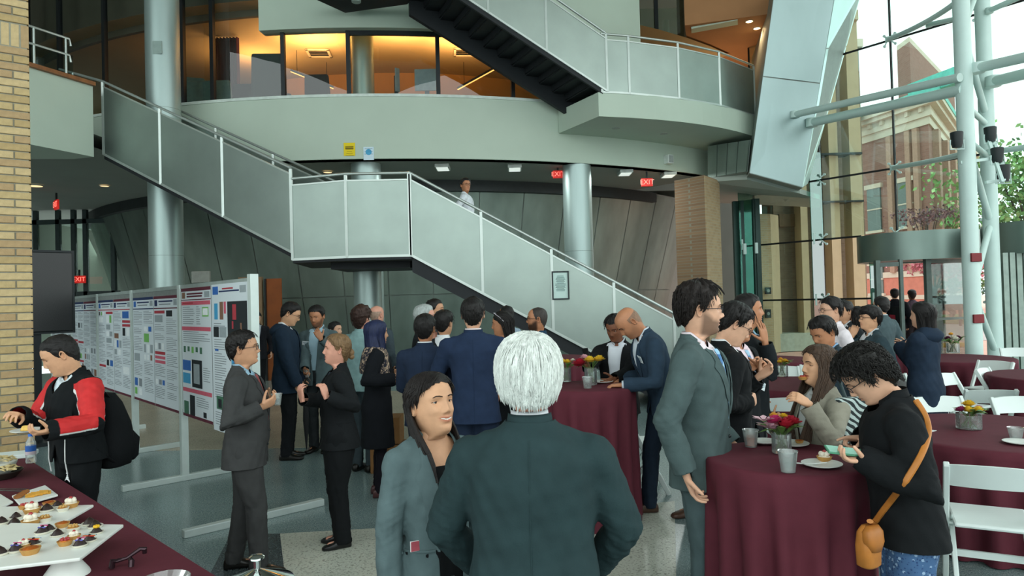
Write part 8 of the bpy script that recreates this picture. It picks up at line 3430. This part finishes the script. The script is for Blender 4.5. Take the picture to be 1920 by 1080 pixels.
tote.node_tree.links.new(rr.outputs['Color'], tote.node_tree.nodes['Principled BSDF'].inputs['Base Color'])
MB().hexa([Vector(v) for v in ((-.15, -.045, -.16), (.15, -.045, -.16), (.15, .045, -.16), (-.15, .045, -.16))], [Vector(v) for v in ((-.18, -.025, .16), (.18, -.025, .16), (.18, .025, .16), (-.18, .025, .16))]).build('bag_body', tote, e, bevel=.02)
MB().tube([(-.11, .0, .15), (-.10, .05, .22), (-.06, .09, .26), (.0, .08, .24), (.10, 0, .15)], .010, 8, sy=.5).build('strap', mat('strap_teal', '#1f3234', .6), e, smooth=True)

# shoulder bag of the person in the fleece
p = PP['fleece']
M_tan = mat('tan_leather', '#b5722f', .5, 0, .12, 20, .1, 120)
cb = at(1628, 1022, 2.74)
e = empty('shoulder_bag', cb, 'tan leather shoulder bag hanging in front of the blue print trousers', 'bag', rz=.5)
V, T = ring_loft([(np.array([0, 0, z]), np.array([1., 0, 0]), np.array([0, 1., 0]), hw, hd) for z, hw, hd in ((-.085, .032, .025), (-.075, .048, .034), (0, .052, .036), (.055, .045, .03), (.08, .03, .015))], 24, 3.0)
mesh_np('bag_body', V, [T], M_tan, e)
V, T = ring_loft([(np.array([0, -.02, z]), np.array([1., 0, 0]), np.array([0, 1., 0]), hw, hd) for z, hw, hd in ((-.015, .03, .026), (.02, .049, .03), (.06, .047, .026), (.083, .03, .014))], 24, 3.0)
mesh_np('flap', V, [T], mat('tan_leather_flap', '#a8682a', .45, 0, .1, 20), e)
# strap: over the far shoulder, across the back
loc_sp = [Vector((0, 0, .10)) + Vector((0, -.02, 0))]
o_c = Vector(p.loc(CAM))
for px_, py_ in ((1640, 985), (1655, 962), (1672, 938), (1690, 912), (1706, 890), (1721, 865), (1732, 838), (1739, 808), (1741, 780), (1738, 752), (1730, 730), (1719, 714), (1708, 704)):
 for dx in range(0, 60, 4):
  t_ = Vector(p.loc(at(px_ - dx, py_, 2.9)))
  hit = p.bvh.ray_cast(o_c, (t_ - o_c).normalized(), 9)
  if hit[0] is not None:
   no = hit[1] if hit[1].dot(o_c - hit[0]) > 0 else -hit[1]
   loc_sp.append(p.wpt(hit[0] + no * .008) - cb)
   break
sm = []
for i in range(len(loc_sp) - 1):
 for k in range(4):
  sm.append(loc_sp[i].lerp(loc_sp[i + 1], k / 4))
sm.append(loc_sp[-1])
for _ in range(4):
 sm = [sm[0]] + [(sm[i - 1] + sm[i] * 2 + sm[i + 1]) / 4 for i in range(1, len(sm) - 1)] + [sm[-1]]
Rz = Matrix.Rotation(-.5, 3, 'Z')
MB().tube([Rz @ v for v in sm], .0125, 8, sy=.7).build('strap', M_tan, e, smooth=True)

# sunglasses on the woman's hair
p = PP['shades']
q = MB()
for sg in (1, -1):
 ring = [p.H(np.array([sg * (.034 + .026 * math.cos(a)), .045 + .018 * math.sin(a), .118 + .010 * math.sin(a)])) for a in np.linspace(0, 2 * math.pi, 13)]
 q.tube([tuple(v) for v in ring], .003, 5)
 q.tube([tuple(p.H(np.array(v))) for v in ((sg * .06, .045, .115), (sg * .088, .0, .08), (sg * .09, -.04, .03))], .003, 5)
local_mesh(p, 'sunglasses', q, mat('shades_frame', '#b8b4bc', .2))
# red backpack patch on the person outside
p = PP['out1']
bp = empty('backpack', p.wpt((0, -.19, 1.12)), 'dark backpack with red panel on the person outside', 'bag', rz=-p.yaw)
V, T = ring_loft([(np.array([0, 0, z]), np.array([1., 0, 0]), np.array([0, 1., 0]), hw, hd) for z, hw, hd in ((-.22, .10, .05), (-.19, .15, .09), (.05, .155, .10), (.20, .12, .06), (.24, .08, .03))], 22, 3.0)
mesh_np('pack_body', V, [T], cloth('pack_black', '#101315'), bp)
MB().box((-.15, -.10, -.10), (-.02, -.05, .05)).build('panel', cloth('pack_red', '#7a1f2c'), bp, bevel=.01)
# jacket buttons of the tall grey suit, pocket flap, vent seams on backs
for k_ in ('tall', 'gsuit', 'asian'):
 p = PP[k_]
 q = MB()
 for z in (1.02, .92):
  x = .012
  y = p.front_y(x, z, .0, p.torso_y(x, z) + .02)
  c = np.array(p.tpt(x, y + .003, z))
  q = MB().add(*_ball(c, .009, 8, 5))
  local_mesh(p, 'button', q, mat('button_dark', '#1d2526', .4))
for k_ in ('white', 'navy1', 'navy2'):
 p = PP[k_]
 q = MB()
 pts = []
 for z in np.linspace(p.hem + .01, 1.43, 14):
  o_ = p.piv + p.Rl @ (np.array([0, -.6, z]) - p.piv)
  hit = p.bvh.ray_cast(Vector(o_), Vector(p.Rl @ np.array([0, 1., 0])), .65)
  if hit[0] is not None:
   pts.append(hit[0] + Vector((0, -.0005, 0)))
 if len(pts) > 3:
  q.tube(pts, .0022, 5)
  local_mesh(p, 'back_seam', q, p.top_mat)
